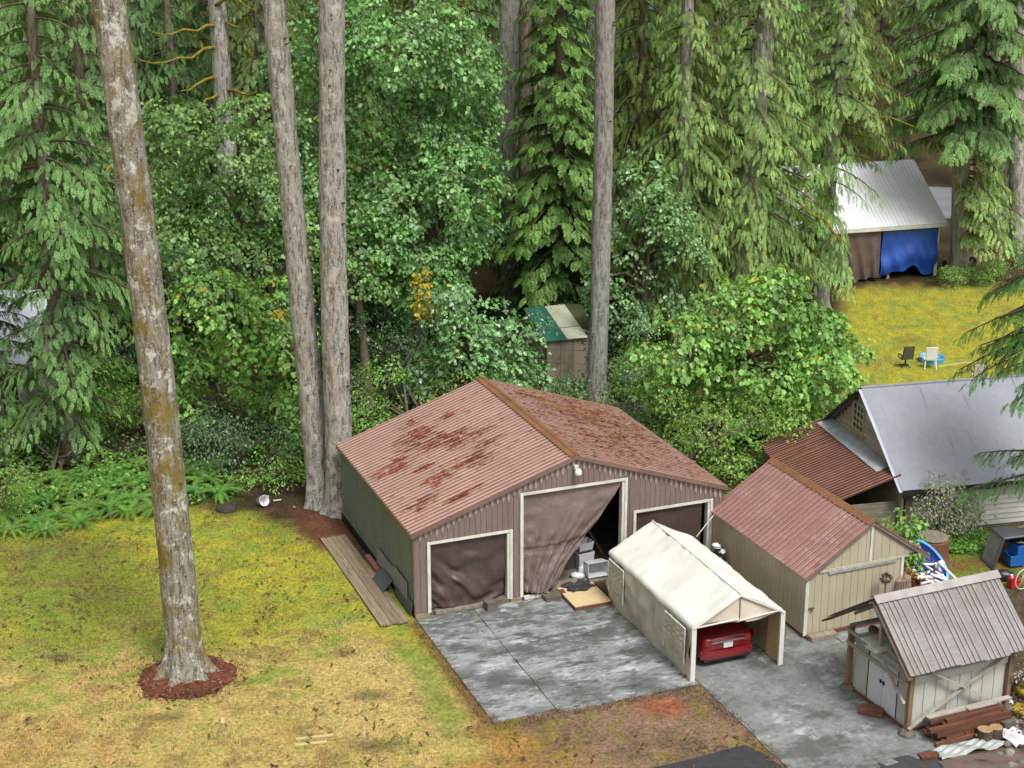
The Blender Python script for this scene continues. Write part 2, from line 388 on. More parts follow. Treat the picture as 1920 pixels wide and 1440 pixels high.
grass_field('lawn_weeds', -23, 6, 36.5, 58, 60000, lambda x, y, fo, yd, r: off_build(x, y) & (fo < .6) & (yd < .7) & (np.hypot(x + 9.8, y - 43) > 1.5) & (fbm(x * .8, y * .8, 0 * x, 35) + .6 * fbm(x * 3, y * 3, 0 * x, 36) > .12), .05, .15, .022, m_blade, 12, -.01, .85)
grass_field('far_lawn_grass', 12, 34, 60, 90, 50000, lambda x, y, fo, yd, r: (fo < .6), .03, .09, .02, m_blade, 8)
def edge_keep(x, y, fo, yd, r):
    X, Y = gloc(x, y); w = .16 + .12 * r.uniform(size=len(x))
    return ((np.abs(X + .10) < w) & (Y > -7.2) & (Y < -.3)) | ((np.abs(Y + 7.42) < w) & (X > -.1) & (X < 6.5)) | ((np.abs(X - 6.42) < w) & (Y < -7.4)) & (fbm(x * 2, y * 2, 0 * x, 33) > -.1)
grass_field('edge_weeds', -6, 9, 36, 48, 90000, edge_keep, .04, .14, .014, m_blade, 10, .02, .8)
def litter_keep(x, y, fo, yd, r): return off_build(x, y) & ((fo > .4) | (yd > .5))
grass_field('leaf_litter', -24, 14, 36.5, 64, 60000, litter_keep, .01, .05, .03, m_blade, 9, 0, .9)

# bark mulch ring round the big tree
T1 = (-9.79, 42.99)
m_mulch = surf('bark_mulch', (.17, .06, .035), (.08, .035, .022), 6, patches=(((.22, .09, .05), 14, .55, .7, (1, 1, 1), .8),), rough=.95, spec=.1, bump=1, bs_=14, per_object=False)
mb = MB(); nr = 64
rr = lambda a: 1.36 + .11 * math.sin(2 * a + 1) + .07 * math.sin(5 * a) + .05 * math.sin(11 * a + 2) + .03 * math.sin(23 * a)
mb.v = [(0, 0, .12)]
for q, (fr, z) in enumerate(((.45, .11), (.8, .07), (.95, .04), (1.0, -.02))):
    for j in range(nr):
        a = 2 * math.pi * j / nr; mb.v.append((rr(a) * fr * math.cos(a), rr(a) * fr * math.sin(a), z + .012 * math.sin(j * 5.1 + q)))
for j in range(nr): mb.f.append((0, 1 + j, 1 + (j + 1) % nr))
for q in range(3):
    for j in range(nr): mb.f.append((1 + q * nr + j, 1 + (q + 1) * nr + j, 1 + (q + 1) * nr + (j + 1) % nr, 1 + q * nr + (j + 1) % nr))
mb.m = [0] * len(mb.f)
mul = tag(mb.build('mulch_ring', m_mulch, smooth=True, loc=(T1[0], T1[1], 0)), kind='stuff')
r = np.random.default_rng(3); n = 5200; a = r.uniform(0, 2 * np.pi, n); q = np.sqrt(r.uniform(.15, 1, n)) * 1.36 * np.where(r.uniform(size=n) < .12, r.uniform(1, 1.5, n), 1)
c0 = np.stack([T1[0] + q * np.cos(a), T1[1] + q * np.sin(a), np.maximum(.125 - .075 * q, .0) + r.uniform(0, .03, n)], 1)
d = r.normal(0, 1, (n, 3)); d[:, 2] *= .25; d /= np.linalg.norm(d, axis=1)[:, None]; e = np.cross(d, r.normal(0, 1, (n, 3))); e /= np.linalg.norm(e, axis=1)[:, None]
l = r.uniform(.02, .07, (n, 1)); w = r.uniform(.008, .02, (n, 1))
V = np.stack([c0 - d * l - e * w, c0 + d * l - e * w, c0 + d * l + e * w, c0 - d * l + e * w], 1).reshape(-1, 3)
m_chip = leafmat('bark_chip', (.20, .07, .045), (.06, .03, .02), (.30, .17, .10), trans=0, k=1, rough=.9, spec=.1, cfrac=.12)
tag(link('bark_chips', np_mesh('bark_chips', V, np.arange(4 * n).reshape(-1, 4), m_chip)), kind='stuff')

n = 7000; r = np.random.default_rng(44); x = r.uniform(-23, 8, n); y = r.uniform(36.5, 58, n); _, fo_, yd_ = ground_colour(x, y); k = off_build(x, y) & (fo_ < .6) & (fbm(x * 1.1, y * 1.1, 0 * x, 45) + r.normal(0, .12, n) > .08); n = int(k.sum())
c0 = np.stack([x[k], y[k], r.uniform(.02, .07, n)], 1); d = r.normal(0, 1, (n, 3)); d[:, 2] *= .15; d /= np.linalg.norm(d, axis=1)[:, None]; e = np.cross(d, np.array([0, 0, 1.])[None] + r.normal(0, .3, (n, 3))); e /= np.linalg.norm(e, axis=1)[:, None]; l = r.uniform(.03, .10, (n, 1)); w = r.uniform(.01, .03, (n, 1))
V = np.stack([c0 - d * l - e * w, c0 + d * l - e * w, c0 + d * l + e * w, c0 - d * l + e * w], 1).reshape(-1, 3)
m_cone = leafmat('fallen_twig', (.11, .07, .04), (.06, .04, .025), (.22, .14, .07), trans=0, k=1, rough=.9, spec=.1, cfrac=.15)
tag(link('fallen_twigs', np_mesh('fallen_twigs', V, np.arange(4 * n).reshape(-1, 4), m_cone)), kind='stuff')

# concrete in front of the garage, cast in panels; a second, rougher apron on the right
STN = (.055, .058, .045)
m_conc = surf('wet_concrete', (.30, .32, .32), (.115, .124, .122), .55, (.8, 1.5, 1), patches=(((.075, .08, .07), .55, .48, .60, (.8, 1.4, 1), .75), ((.52, .555, .55), .62, .55, .66, (.7, 1.5, 1), .65), ((.54, .57, .58), 1.4, .56, .66, (.6, 1.5, 1), .6), (STN, 1.3, .50, .62, (.6, 1.7, 1), .75), ((.045, .046, .038), 3.2, .54, .64, (.55, 1.9, 1), .85), ((.50, .53, .54), 4, .58, .68, (.5, 1.6, 1), .6), ((.04, .04, .033), 12, .60, .67, (.8, 1.3, 1), .8), ((.17, .17, .13), .4, .6, .75, (1, 1, 1), .5)), rough=.45, spec=.45, bump=.15, bs_=9, per_object=False, fine=.14)
m_conc2 = surf('speckled_concrete', (.23, .245, .24), (.15, .16, .152), .6, patches=(((.065, .068, .058), .42, .50, .62, (1, 1.3, 1), .75), ((.46, .49, .49), .6, .55, .64, (1, 1.3, 1), .65), ((.08, .08, .065), .7, .50, .68, (1, 1.4, 1), .8), ((.035, .035, .03), 17, .62, .68, (1, 1, 1), .85), ((.42, .44, .44), .8, .60, .72, (1, 1, 1), .6), ((.06, .06, .05), 9, .58, .66, (1, 1, 1), .7), ((.09, .085, .07), 4, .54, .70, (1, 1, 1), .75)), rough=.55, spec=.3, bump=.2, bs_=14, per_object=False, fine=.14)
slab = tag(empty('concrete_slab', glob(0, 0), GYAW), kind='structure')
def panel(x0, x1, y0, y1, mat, z=.03, jag=.03, seed=0):
    mb = MB(); rd = random.Random(seed); P = []
    def side(a, b):
        k = max(2, int(math.dist(a, b) / .35))
        for i in range(k):
            t = i / k; P.append((a[0] + (b[0] - a[0]) * t + rd.uniform(-jag, jag) * (i > 0), a[1] + (b[1] - a[1]) * t + rd.uniform(-jag, jag) * (i > 0)))
    side((x0, y0), (x1, y0)); side((x1, y0), (x1, y1)); side((x1, y1), (x0, y1)); side((x0, y1), (x0, y0))
    mb.prism(P, 2, -.15, z); return mb.build('slab_panel', mat, slab)
panel(-.02, 1.93, -7.14, -.16, m_conc, .030, .012, 1)
panel(1.96, 6.5, -7.34, -.16, m_conc, .034, .012, 2)
panel(6.54, 11.9, -13.2, -.16, m_conc2, .026, .03, 3)
panel(11.93, 14.6, -8.2, .6, m_conc2, .022, .03, 4)
m_asph = surf('dark_asphalt', (.045, .045, .048), (.03, .03, .033), 3, patches=(((.09, .085, .08), 40, .6, .7, (1, 1, 1), .5),), rough=.75, spec=.3, bump=.3, bs_=60, per_object=False)
mb = MB(); mb.prism([tuple(at(*q)[:2]) for q in ((1195, 1446), (1290, 1425), (1395, 1397), (1430, 1412), (1478, 1446), (1560, 1700), (1100, 1700))], 2, -.1, .012)
tag(mb.build('asphalt_drive', m_asph), kind='structure')
# the far road on the right
m_road = surf('grey_road', (.17, .18, .19), (.13, .135, .14), .5, rough=.8, per_object=False)
mb = MB(); mb.add([(27.5, 108, .015), (30, 119, .015), (75, 110, .015), (72, 100, .015)], [(0, 3, 2, 1)])
tag(mb.build('road', m_road), kind='structure')
m_kerb = surf('red_kerb', (.22, .09, .07), (.15, .07, .05), 1, rough=.9)
mb = MB(); mb.beam((32.5, 106.3, .06), (52, 103.2, .06), .25, .12); tag(mb.build('kerb', m_kerb), kind='structure')
# ------------------------------------------------------------------ trees
def bark(name, base, dark, lichen, moss, la=.55, ma=.5, rot=0, moss_lo=.5):
    m, nt, b, out = new_mat(name); L = nt.links
    tc = nt.nodes.new('ShaderNodeTexCoord'); oi = nt.nodes.new('ShaderNodeObjectInfo')
    va = nd(nt, 'ShaderNodeVectorMath', _operation='SCALE'); va.inputs[0].default_value = (31, 17, 71); L.new(oi.outputs['Random'], va.inputs['Scale'])
    ad = nd(nt, 'ShaderNodeVectorMath', _operation='ADD'); L.new(tc.outputs['Object'], ad.inputs[0]); L.new(va.outputs[0], ad.inputs[1])
    def mp(sc):
        q = nt.nodes.new('ShaderNodeMapping'); q.inputs['Scale'].default_value = sc; L.new(ad.outputs[0], q.inputs['Vector']); return q.outputs[0]
    fur = noise(nt, mp((5.5, 5.5, 1.15)), 1.6, 4, .66)
    c = mixc(nt, ramp(nt, fur, .40, .54), dark, base)
    c = mixc(nt, ramp(nt, noise(nt, mp((1, 1, 1)), 26, 3, .7), .5, .62), c, tuple(x * 1.22 for x in base))
    def patch(col, sc, s1, lo, hi, amt):
        nonlocal c
        f1 = ramp(nt, noise(nt, mp(sc), s1, 6, .72), lo, hi); mu = nd(nt, 'ShaderNodeMath', _operation='MULTIPLY'); L.new(f1, mu.inputs[0]); mu.inputs[1].default_value = amt
        c = mixc(nt, mu.outputs[0], c, col)
    patch(lichen, (1, 1, .8), 2.6, .54, .60, la)
    patch(lichen, (1, 1, .9), 11, .58, .64, la)
    patch(moss, (.8, .8, .55), 1.5, moss_lo, moss_lo + .16, ma)
    patch(moss, (1, 1, .7), 6, .56, .66, ma * .7)
    L.new(c, b.inputs['Base Color']); b.inputs['Roughness'].default_value = .92; b.inputs['Specular IOR Level'].default_value = .15
    bp = nd(nt, 'ShaderNodeBump', Strength=1.0, Distance=.11); L.new(fur, bp.inputs['Height'])
    bp2 = nd(nt, 'ShaderNodeBump', Strength=.7, Distance=.03); L.new(noise(nt, mp((1, 1, .7)), 20, 4, .7), bp2.inputs['Height']); L.new(bp.outputs[0], bp2.inputs['Normal']); L.new(bp2.outputs[0], b.inputs['Normal'])
    return m
LICH, MOSS = (.56, .55, .50), (.195, .145, .028)
m_bark1 = bark('mossy_fir_bark', (.275, .255, .215), (.085, .072, .054), LICH, MOSS, .9, .9, moss_lo=.47)
m_bark2 = bark('pale_fir_bark', (.34, .325, .29), (.11, .098, .08), (.56, .55, .49), (.22, .15, .045), .6, .65, moss_lo=.55)
m_bark3 = bark('grey_fir_bark', (.30, .285, .255), (.12, .11, .095), (.44, .43, .39), (.14, .12, .06), .45, .3, moss_lo=.62)
m_bark4 = bark('brown_bark', (.17, .135, .10), (.06, .047, .035), (.32, .31, .27), (.14, .11, .03), .3, .5, moss_lo=.56)
m_limb = surf('twig_bark', (.13, .10, .075), (.07, .055, .04), 4, rough=.9, spec=.1)
m_moss = surf('yellow_limb_moss', (.33, .25, .035), (.16, .13, .03), 9, rough=.95, spec=.1, bump=1, bs_=30)

def trunk(name, base, top, r0, r1, mat, parent, zext=12.0, flare=.55, seed=0, n=36, dz=.28, lob=5, rough_amt=.05, fh=.55):
    b = np.array(base, float); t = np.array(top, float); d = t - b; Lh = np.linalg.norm(d); d /= Lh; tot = Lh + zext
    zs = np.concatenate([np.arange(-.35, 1.6, .12), np.arange(1.6, tot, dz), [tot]]); A = np.linspace(0, 2 * np.pi, n, endpoint=False)
    Z, AA = np.meshgrid(zs, A, indexing='ij')
    R = r0 + (r1 - r0) * np.clip(Z / Lh, 0, 1.0); over = np.clip((Z - Lh) / max(zext, .1), 0, 1); R = R * (1 - .8 * over)
    R = R * (1 + flare * np.exp(-np.maximum(Z, -.2) / fh) * (.75 + .5 * np.sin(lob * AA + seed) * .5 + .25 * np.sin((lob + 3) * AA + 2 * seed)))
    cx, cy = np.cos(AA), np.sin(AA)
    R = R * (1 + rough_amt * fbm(cx * 4.5 + seed, cy * 4.5, Z * 1.3, seed, 3) * 2.0 + .03 * vnoise(cx * 1.2, cy * 1.2, Z * .45, seed + 5))
    bow = .12 * np.sin(np.clip(Z / Lh, 0, 1) * np.pi) * math.sin(seed * 1.7)
    X = d[0] * Z + R * cx + bow; Y = d[1] * Z + R * cy; Zw = d[2] * Z
    V = np.stack([X, Y, Zw], 2).reshape(-1, 3); k = len(zs)
    I = (np.arange(k - 1)[:, None] * n + np.arange(n)[None, :]).ravel(); J = (np.arange(k - 1)[:, None] * n + (np.arange(n)[None, :] + 1) % n).ravel()
    F = np.stack([I, J, J + n, I + n], 1)
    return link(name, np_mesh(name, V, F, mat, smooth=True), parent)
def lean_at(base, top, z): b = np.array(base, float); t = np.array(top, float); return b + (t - b) * (z - b[2]) / (t[2] - b[2])

# ---- foliage pieces: little leaf outlines set into sprays by numpy
def fan(pts): return np.array(pts, float), np.array([[0, i, i + 1] for i in range(1, len(pts) - 1)])
LEAF_MAPLE = fan([(0, 0, 0), (.52, .16, -.10), (.26, .40, .02), (.34, .66, -.05), (0, 1, -.16), (-.34, .66, -.05), (-.26, .40, .02), (-.52, .16, -.10)])
LEAF_OVAL = (np.array([(0, 0, 0), (.30, .42, -.08), (0, 1, -.10), (-.30, .42, -.08), (0, .45, .03)], float), np.array([[0, 1, 4], [1, 2, 4], [2, 3, 4], [3, 0, 4]]))
def needle_spray(n=8, ang=46, wid=.075, seed=0, droop=.22, L=.42):
    r = np.random.default_rng(seed); V = []; F = []
    def kite(p, d, l, w):
        d = d / np.linalg.norm(d); s = np.array([d[1], -d[0], 0.]); s /= max(np.linalg.norm(s), 1e-6); o = len(V)
        m_ = p + d * l * .55; tip = p + d * l + np.array([0, 0, -.10 * l]); V.extend([p, m_ + s * w, tip, m_ - s * w]); F.extend([[o, o + 1, o + 2], [o, o + 2, o + 3]])
    for i in range(n):
        t = .08 + .85 * i / n; p = np.array([0, t, -droop * t * t])
        for sg in (-1, 1):
            a = math.radians(ang + r.uniform(-9, 9)); kite(p, np.array([sg * math.sin(a), math.cos(a), -.15 + r.uniform(-.12, .1)]), L * (1.0 - .62 * t) * r.uniform(.8, 1.15) * min(1, .55 + 3 * t), wid)
    kite(np.array([0, .80, -droop * .64]), np.array([0, 1, -.35]), .30, wid)
    kite(np.array([0, 0, 0]), np.array([0, 1, -.05]), .8, .022)
    return np.array(V, float), np.array(F)
SPRAY_FIR = [needle_spray(4, 36, .066, s, .22, .50) for s in (1, 2, 3)]
SPRAY_WEEP = [needle_spray(5, 32, .044, s, .14, .44) for s in (4, 5)]
SPRAY_CEDAR = [needle_spray(6, 55, .085, s, .30, .50) for s in (6, 7)]
def norm(v): return v / np.maximum(np.linalg.norm(v, axis=1, keepdims=True), 1e-9)
def scatter(shapes, P, Y, N, S, rng, tone=None):
    """place leaf outlines: P position, Y direction the leaf points in, N the side it turns up, S size"""
    tone = rng.uniform(0, 1, len(P)) if tone is None else tone
    Vs = []; Fs = []; o = 0; which = rng.integers(0, len(shapes), len(P))
    Y = norm(Y); X = norm(np.cross(Y, N)); Z = np.cross(X, Y)
    for i, (bv, bf) in enumerate(shapes):
        k = which == i; m = int(k.sum())
        if not m: continue
        V = P[k][:, None, :] + S[k][:, None, None] * (bv[None, :, 0, None] * X[k][:, None, :] + bv[None, :, 1, None] * Y[k][:, None, :] + bv[None, :, 2, None] * Z[k][:, None, :])
        F = bf[None] + (np.arange(m) * len(bv))[:, None, None] + o
        Vs.append(np.concatenate([V.reshape(-1, 3), np.repeat(tone[k], len(bv))[:, None]], 1)); Fs.append(F.reshape(-1, 3)); o += m * len(bv)
    return np.concatenate(Vs), np.concatenate(Fs)

def bough(L, rng, rise=.15, sag=.45, node=.26, spread=.36, hang=.5, spray=.5, tipup=.0, dens=1.0, clump=1):
    """one conifer bough along +x: where its sprays sit, point and face"""
    P = []; D = []; N = []; S = []
    ax = lambda t: np.array([L * t * (1 - .06 * sag * t), 0, L * (rise * t - sag * t * t + tipup * t ** 4)])
    n = max(4, int(L / node * dens))
    for i in range(n):
        t = .12 + .88 * (i + rng.uniform(0, .8)) / n; t = min(t, 1.0); p = ax(t); tl = (spread * L * (1 - .80 * t) + .30) * rng.uniform(.7, 1.15)
        tan = norm((ax(min(t + .03, 1.05)) - ax(t - .03))[None])[0]
        for sg in (-1, 1):
            a = math.radians(rng.uniform(42, 66)) * (1 - .3 * t); td = tan * math.cos(a) + np.array([0, sg * math.sin(a), 0])
            k = max(1, int(tl / (.30 / dens)))
            for j in range(k):
                s = (j + rng.uniform(.2, 1)) / k; q = p + td * tl * s + np.array([0, 0, -.30 * hang * tl * s * s])
                dn = hang * rng.uniform(.6, 1.3)
                d = td * (1 - .25 * dn) + tan * .35 + np.array([0, sg * rng.uniform(-.2, .3), -dn]) + rng.normal(0, .12, 3)
                nn = np.array([.35 + .5 * dn, .15 * sg, 1.0 - .25 * dn]) + rng.normal(0, .22, 3)
                P.append(q); D.append(d); N.append(nn); S.append(spray * rng.uniform(.7, 1.2) * (1 - .2 * t))
    P.append(ax(1.0)); D.append(ax(1.0) - ax(.92) + np.array([0, 0, -.2])); N.append(np.array([.3, 0, 1.])); S.append(spray * 1.1)
    return np.array(P), np.array(D), np.array(N), np.array(S), [ax(t) for t in np.linspace(0, 1, 6)]
def conifer_crown(seed, z0, ht, rmax, kind='fir', dz=.42, lean=(0, 0), thin_above=None, prof=.75, az=None, nvar=6, shapes=None, size=None, gapz=None, **kw):
    rng = np.random.default_rng(seed)
    shapes = shapes or {'fir': SPRAY_FIR, 'weep': SPRAY_WEEP, 'cedar': SPRAY_CEDAR}[kind]
    par = {'fir': dict(rise=.10, sag=.42, hang=.85, spray=.47, node=.28, spread=.34, dens=1.15), 'weep': dict(rise=.06, sag=.50, hang=1.3, spray=.52, node=.30, spread=.30),
           'cedar': dict(rise=.12, sag=.55, hang=.45, spray=.62, node=.30, spread=.34, tipup=.16)}[kind]; par = {**par, **kw}
    A = {'P': [], 'D': [], 'N': [], 'S': [], 'T': []}; mbw = MB(); z = z0; i = 0; lens = np.linspace(.35, 1, nvar)
    lib = [bough(rmax * l, rng, **par) for l in lens for _ in (0, 1)]
    while z < ht - .3:
        u = (z - z0) / max(ht - z0, .1); rad = rmax * (1 - u) ** prof * rng.uniform(.62, 1.08) * min(1, .6 + 1.5 * u)
        q = int(np.clip(round((rad / rmax - .35) / .65 * (nvar - 1)), 0, nvar - 1)) * 2 + int(rng.integers(0, 2))
        P, D, N, S, axp = lib[q]; sc = min(1.15, max(.25, rad / (rmax * lens[q // 2])))
        an = i * 2.399963 + rng.uniform(-.5, .5) if az is None else rng.uniform(*az)
        ca, sa = math.cos(an), math.sin(an); R = np.array([[ca, -sa, 0], [sa, ca, 0], [0, 0, 1]]).T
        off = np.array([lean[0] * z, lean[1] * z, z]); tilt = rng.uniform(-.12, .12)
        def tf(p, o): 
            r = p.copy(); r[:, 2] += r[:, 0] * tilt; return r @ R + o
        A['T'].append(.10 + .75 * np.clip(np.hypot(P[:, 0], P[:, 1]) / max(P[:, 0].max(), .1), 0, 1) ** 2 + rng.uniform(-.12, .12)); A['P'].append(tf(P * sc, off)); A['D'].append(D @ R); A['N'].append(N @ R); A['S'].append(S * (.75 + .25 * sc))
        pts = tf(np.array(axp) * sc, off); mbw.tube(pts, list(np.linspace(.055, .012, 6) * (.5 + rad / 5)), 4, cap=False)
        i += 1; z += dz * rng.uniform(.6, 1.4) * (1 if thin_above is None or z < thin_above else 2.2)
    P, D, N, S = [np.concatenate(A[k]) for k in 'PDNS']
    if size: S = S * size
    V, F = scatter(shapes, P, D, N, S, rng, np.clip(np.concatenate(A['T']) + rng.normal(0, .16, len(P)), 0, 1))
    return V, F, mbw

m_fir = leafmat('fir_needles', (.060, .130, .036), (.105, .200, .064), (.16, .22, .06), trans=.22, rough=.55, spec=.3, cfrac=.05, hue=.02)
m_firdark = leafmat('dark_needles', (.045, .095, .028), (.085, .15, .045), (.12, .14, .03), trans=.2, rough=.55, spec=.3, cfrac=.05)
m_weep = leafmat('weeping_needles', (.085, .150, .040), (.205, .310, .102), (.25, .27, .05), trans=.28, rough=.55, spec=.3, cfrac=.08, hue=.015)
m_lacy = leafmat('lacy_needles', (.065, .095, .022), (.125, .155, .030), (.17, .16, .03), trans=.25, rough=.6, spec=.25, cfrac=.1)
m_cedar = leafmat('cedar_scales', (.045, .105, .025), (.085, .175, .035), (.13, .21, .04), trans=.2, rough=.5, spec=.3, cfrac=.1)
def crown_mesh(name, leaf, args): V, F, w = args; return np_mesh(name, V, F, leaf), w.mesh(name + '_limbs', m_limb)
CR = {}
CR['fir_a'] = crown_mesh('fir_crown', m_fir, conifer_crown(11, 1.6, 27, 4.9, 'fir', .25, thin_above=19))
CR['fir_b'] = crown_mesh('fir_crown', m_fir, conifer_crown(12, 3.0, 25, 4.2, 'fir', .28, thin_above=18))
CR['dark_a'] = crown_mesh('dark_crown', m_firdark, conifer_crown(13, 1.5, 27, 4.6, 'fir', .30, thin_above=17))
CR['dark_b'] = crown_mesh('dark_crown', m_firdark, conifer_crown(14, 2.0, 26, 4.4, 'weep', .30, thin_above=17, hang=1.3, shapes=SPRAY_FIR, spray=.5))
CR['cedar'] = crown_mesh('cedar_crown', m_cedar, conifer_crown(15, .8, 21, 3.8, 'cedar', .17, prof=.62, thin_above=18))
CR['lacy'] = crown_mesh('lacy_crown', m_lacy, conifer_crown(16, 1.5, 26, 5.2, 'weep', .22, thin_above=18, node=.24))
CR['high'] = crown_mesh('high_crown', m_fir, conifer_crown(17, 0, 14, 4.6, 'fir', .75, nvar=4))

def conifer(kind, x, y, rz, sc, label, group='conifers of the forest behind the garage', r=.32, mat=None, name='conifer_tree', tall=27, cname='crown'):
    t = thing(name, label, 'tree', (x, y, 0), 0, group)
    trunk('trunk', (0, 0, 0), (0, 0, tall * sc * .7), r, r * .55, mat or m_bark4, t, zext=tall * sc * .28, flare=.4, seed=int(abs(x * 7 + y)) % 50, n=12, dz=.8, rough_amt=.02)
    c = link(cname, CR[kind][0], t); c.rotation_euler = (0, 0, rz); c.scale = (sc, sc, sc)
    l = link('limbs', CR[kind][1], t); l.rotation_euler = (0, 0, rz); l.scale = (sc, sc, sc)
    return t

# ---- broadleaf crowns: tiers of leaves on the outside of overlapping lobes
def broad_crown(seed, lobes, dens=5.0, leaf=.2, per=13, shapes=(LEAF_MAPLE,), disc=.48, tier=.55, minz=.2, face=None, gap=-.27):
    """lobes: (x, y, z, rx, ry, rz) about the tree's base; dens: sprays per square metre of lobe surface"""
    rng = np.random.default_rng(seed); Pn = []; Nn = []
    for li, (lx, ly, lz, rx, ry, rz) in enumerate(lobes):
        n = int(dens * 1.45 * 4 * math.pi * (rx * ry + rx * rz + ry * rz) / 3 * .85)
        u = norm(rng.normal(0, 1, (n, 3))); u = u[(u[:, 2] > -.75)]
        if face is not None: u = u[(u @ np.array(face)) > -.35]
        rad = rng.uniform(.70, 1.05, len(u))[:, None]
        bump = (1 + .50 * fbm(u[:, 0] * 2.3 + li, u[:, 1] * 2.3, u[:, 2] * 2.3, seed))[:, None]
        p = np.array([lx, ly, lz]) + u * np.array([rx, ry, rz]) * rad * bump
        keep = np.ones(len(p), bool)
        for lj, (ax, ay, az, bx, by, bz) in enumerate(lobes):
            if lj != li: keep &= (((p - np.array([ax, ay, az])) / np.array([bx, by, bz])) ** 2).sum(1) > .38
        keep &= (p[:, 2] > minz) & (fbm(p[:, 0] * .75, p[:, 1] * .75, p[:, 2] * 1.5, seed + 9, 3) > .06 + gap * (1 - .75 * (rng.uniform(size=len(p)) > .12)) - .10)
        Pn.append(p[keep]); Nn.append(u[keep])
    P = np.concatenate(Pn); U = np.concatenate(Nn); m = len(P)
    nrm = norm(U * (1 - tier) + np.array([0, 0, 1.]) * tier + rng.normal(0, .16, (m, 3)))
    out = norm(U * np.array([1, 1, .15]) + rng.normal(0, .2, (m, 3)))
    out = norm(out - nrm * (out * nrm).sum(1, keepdims=True)); side = np.cross(nrm, out)
    k = per; PP = np.repeat(P, k, 0); NN = np.repeat(nrm, k, 0); OO = np.repeat(out, k, 0); SS = np.repeat(side, k, 0); M = m * k
    a = rng.uniform(-2.5, 2.5, M); q = np.sqrt(rng.uniform(0, 1, M)) * disc * rng.uniform(.6, 1.25, M)
    dirv = OO * np.cos(a)[:, None] + SS * np.sin(a)[:, None]
    pos = PP + dirv * q[:, None] * np.array([1, 1, 1]) + OO * .1 + NN * rng.normal(0, .07, (M, 1)); pos[:, 2] -= .35 * q * q / disc
    Y = dirv + OO * .5 + np.array([0, 0, -.42]) + rng.normal(0, .25, (M, 3)); Nl = NN + rng.normal(0, .45, (M, 3))
    S = leaf * rng.uniform(.45, 1.3, M) * np.repeat(rng.uniform(.75, 1.2, m), k)
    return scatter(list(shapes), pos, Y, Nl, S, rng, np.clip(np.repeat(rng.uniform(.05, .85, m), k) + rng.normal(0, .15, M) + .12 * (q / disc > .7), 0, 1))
def px_lobes(lst, y, base, depth=.85, dy=0.0):
    """lobes given where they stand in the wood: (px, py, radius px) at distance y"""
    r = []
    for i, q in enumerate(lst):
        yy = y + (q[3] if len(q) > 3 else ((i * 37) % 7 - 3) * .35) + dy; c = aty(q[0], q[1], yy); R = q[2] * scale_at(yy, c.z)
        r.append((c.x - base[0], c.y - base[1], c.z, R, R * depth, R * .86))
    return r
def broad_tree(name, label, base, lobes, seed, leafm, leaf=.2, dens=5.0, per=13, r=.22, group=None, shapes=(LEAF_MAPLE,), disc=.48, tier=.55, cat='tree', barkm=None, stems=1, cr='crown', limbs=None, face=(0, -1, .25), minz=.2):
    t = thing(name, label, cat, (base[0], base[1], 0), 0, group); rng = random.Random(seed)
    V, F = broad_crown(seed, lobes, dens, leaf, per, shapes, disc, tier, minz=minz, face=face)
    link(cr, np_mesh(cr, V, F, leafm), t)
    mb = MB(); top = max(l[2] for l in lobes); cx = sum(l[0] for l in lobes) / len(lobes); cy = sum(l[1] for l in lobes) / len(lobes)
    for s in range(stems):
        a = rng.uniform(0, 6.28); o = .3 * (stems > 1)
        fork = Vector((cx * .5 + o * 2 * math.cos(a), cy * .5 + o * 2 * math.sin(a), top * .45))
        mb.tube([(o * math.cos(a), o * math.sin(a), -.2), (cx * .2 + o * math.cos(a), cy * .2 + o * math.sin(a), top * .2), fork, (cx, cy, top * .8)], [r * 1.25, r, r * .75, r * .3], 8)
        for i, l in enumerate(lobes):
            if i % stems == s:
                e = Vector(l[:3]); mid = fork.lerp(e, .5) + Vector((rng.uniform(-.4, .4), rng.uniform(-.3, .3), .3)); mb.tube([fork.lerp(Vector((0, 0, 0)), rng.uniform(0, .35)), mid, e], [r * .5, r * .32, r * .12], 6, cap=False)
    mb.build('trunk', barkm or m_bark4, t, smooth=True)
    return t
m_maple = leafmat('maple_leaves', (.085, .175, .045), (.140, .240, .082), (.34, .26, .04), trans=.3, rough=.38, spec=.6, cfrac=.006, hue=.02)
m_mapleb = leafmat('bluish_maple_leaves', (.066, .145, .046), (.128, .220, .088), (.30, .25, .05), trans=.25, rough=.34, spec=.7, cfrac=.004, hue=.01)
m_lime = leafmat('lime_maple_leaves', (.100, .205, .042), (.175, .290, .072), (.40, .36, .05), trans=.36, rough=.4, spec=.5, cfrac=.05, hue=.01)
m_shrub = leafmat('shrub_leaves', (.06, .145, .025), (.13, .24, .045), (.25, .26, .04), trans=.28, rough=.45, spec=.45, cfrac=.04)
m_salal = leafmat('dark_shrub_leaves', (.030, .065, .025), (.06, .11, .045), (.12, .14, .04), trans=.15, rough=.35, spec=.6, cfrac=.03)
m_yellow = leafmat('yellow_leaves', (.55, .36, .03), (.50, .42, .05), (.28, .32, .05), trans=.35, cfrac=.25, k=1)

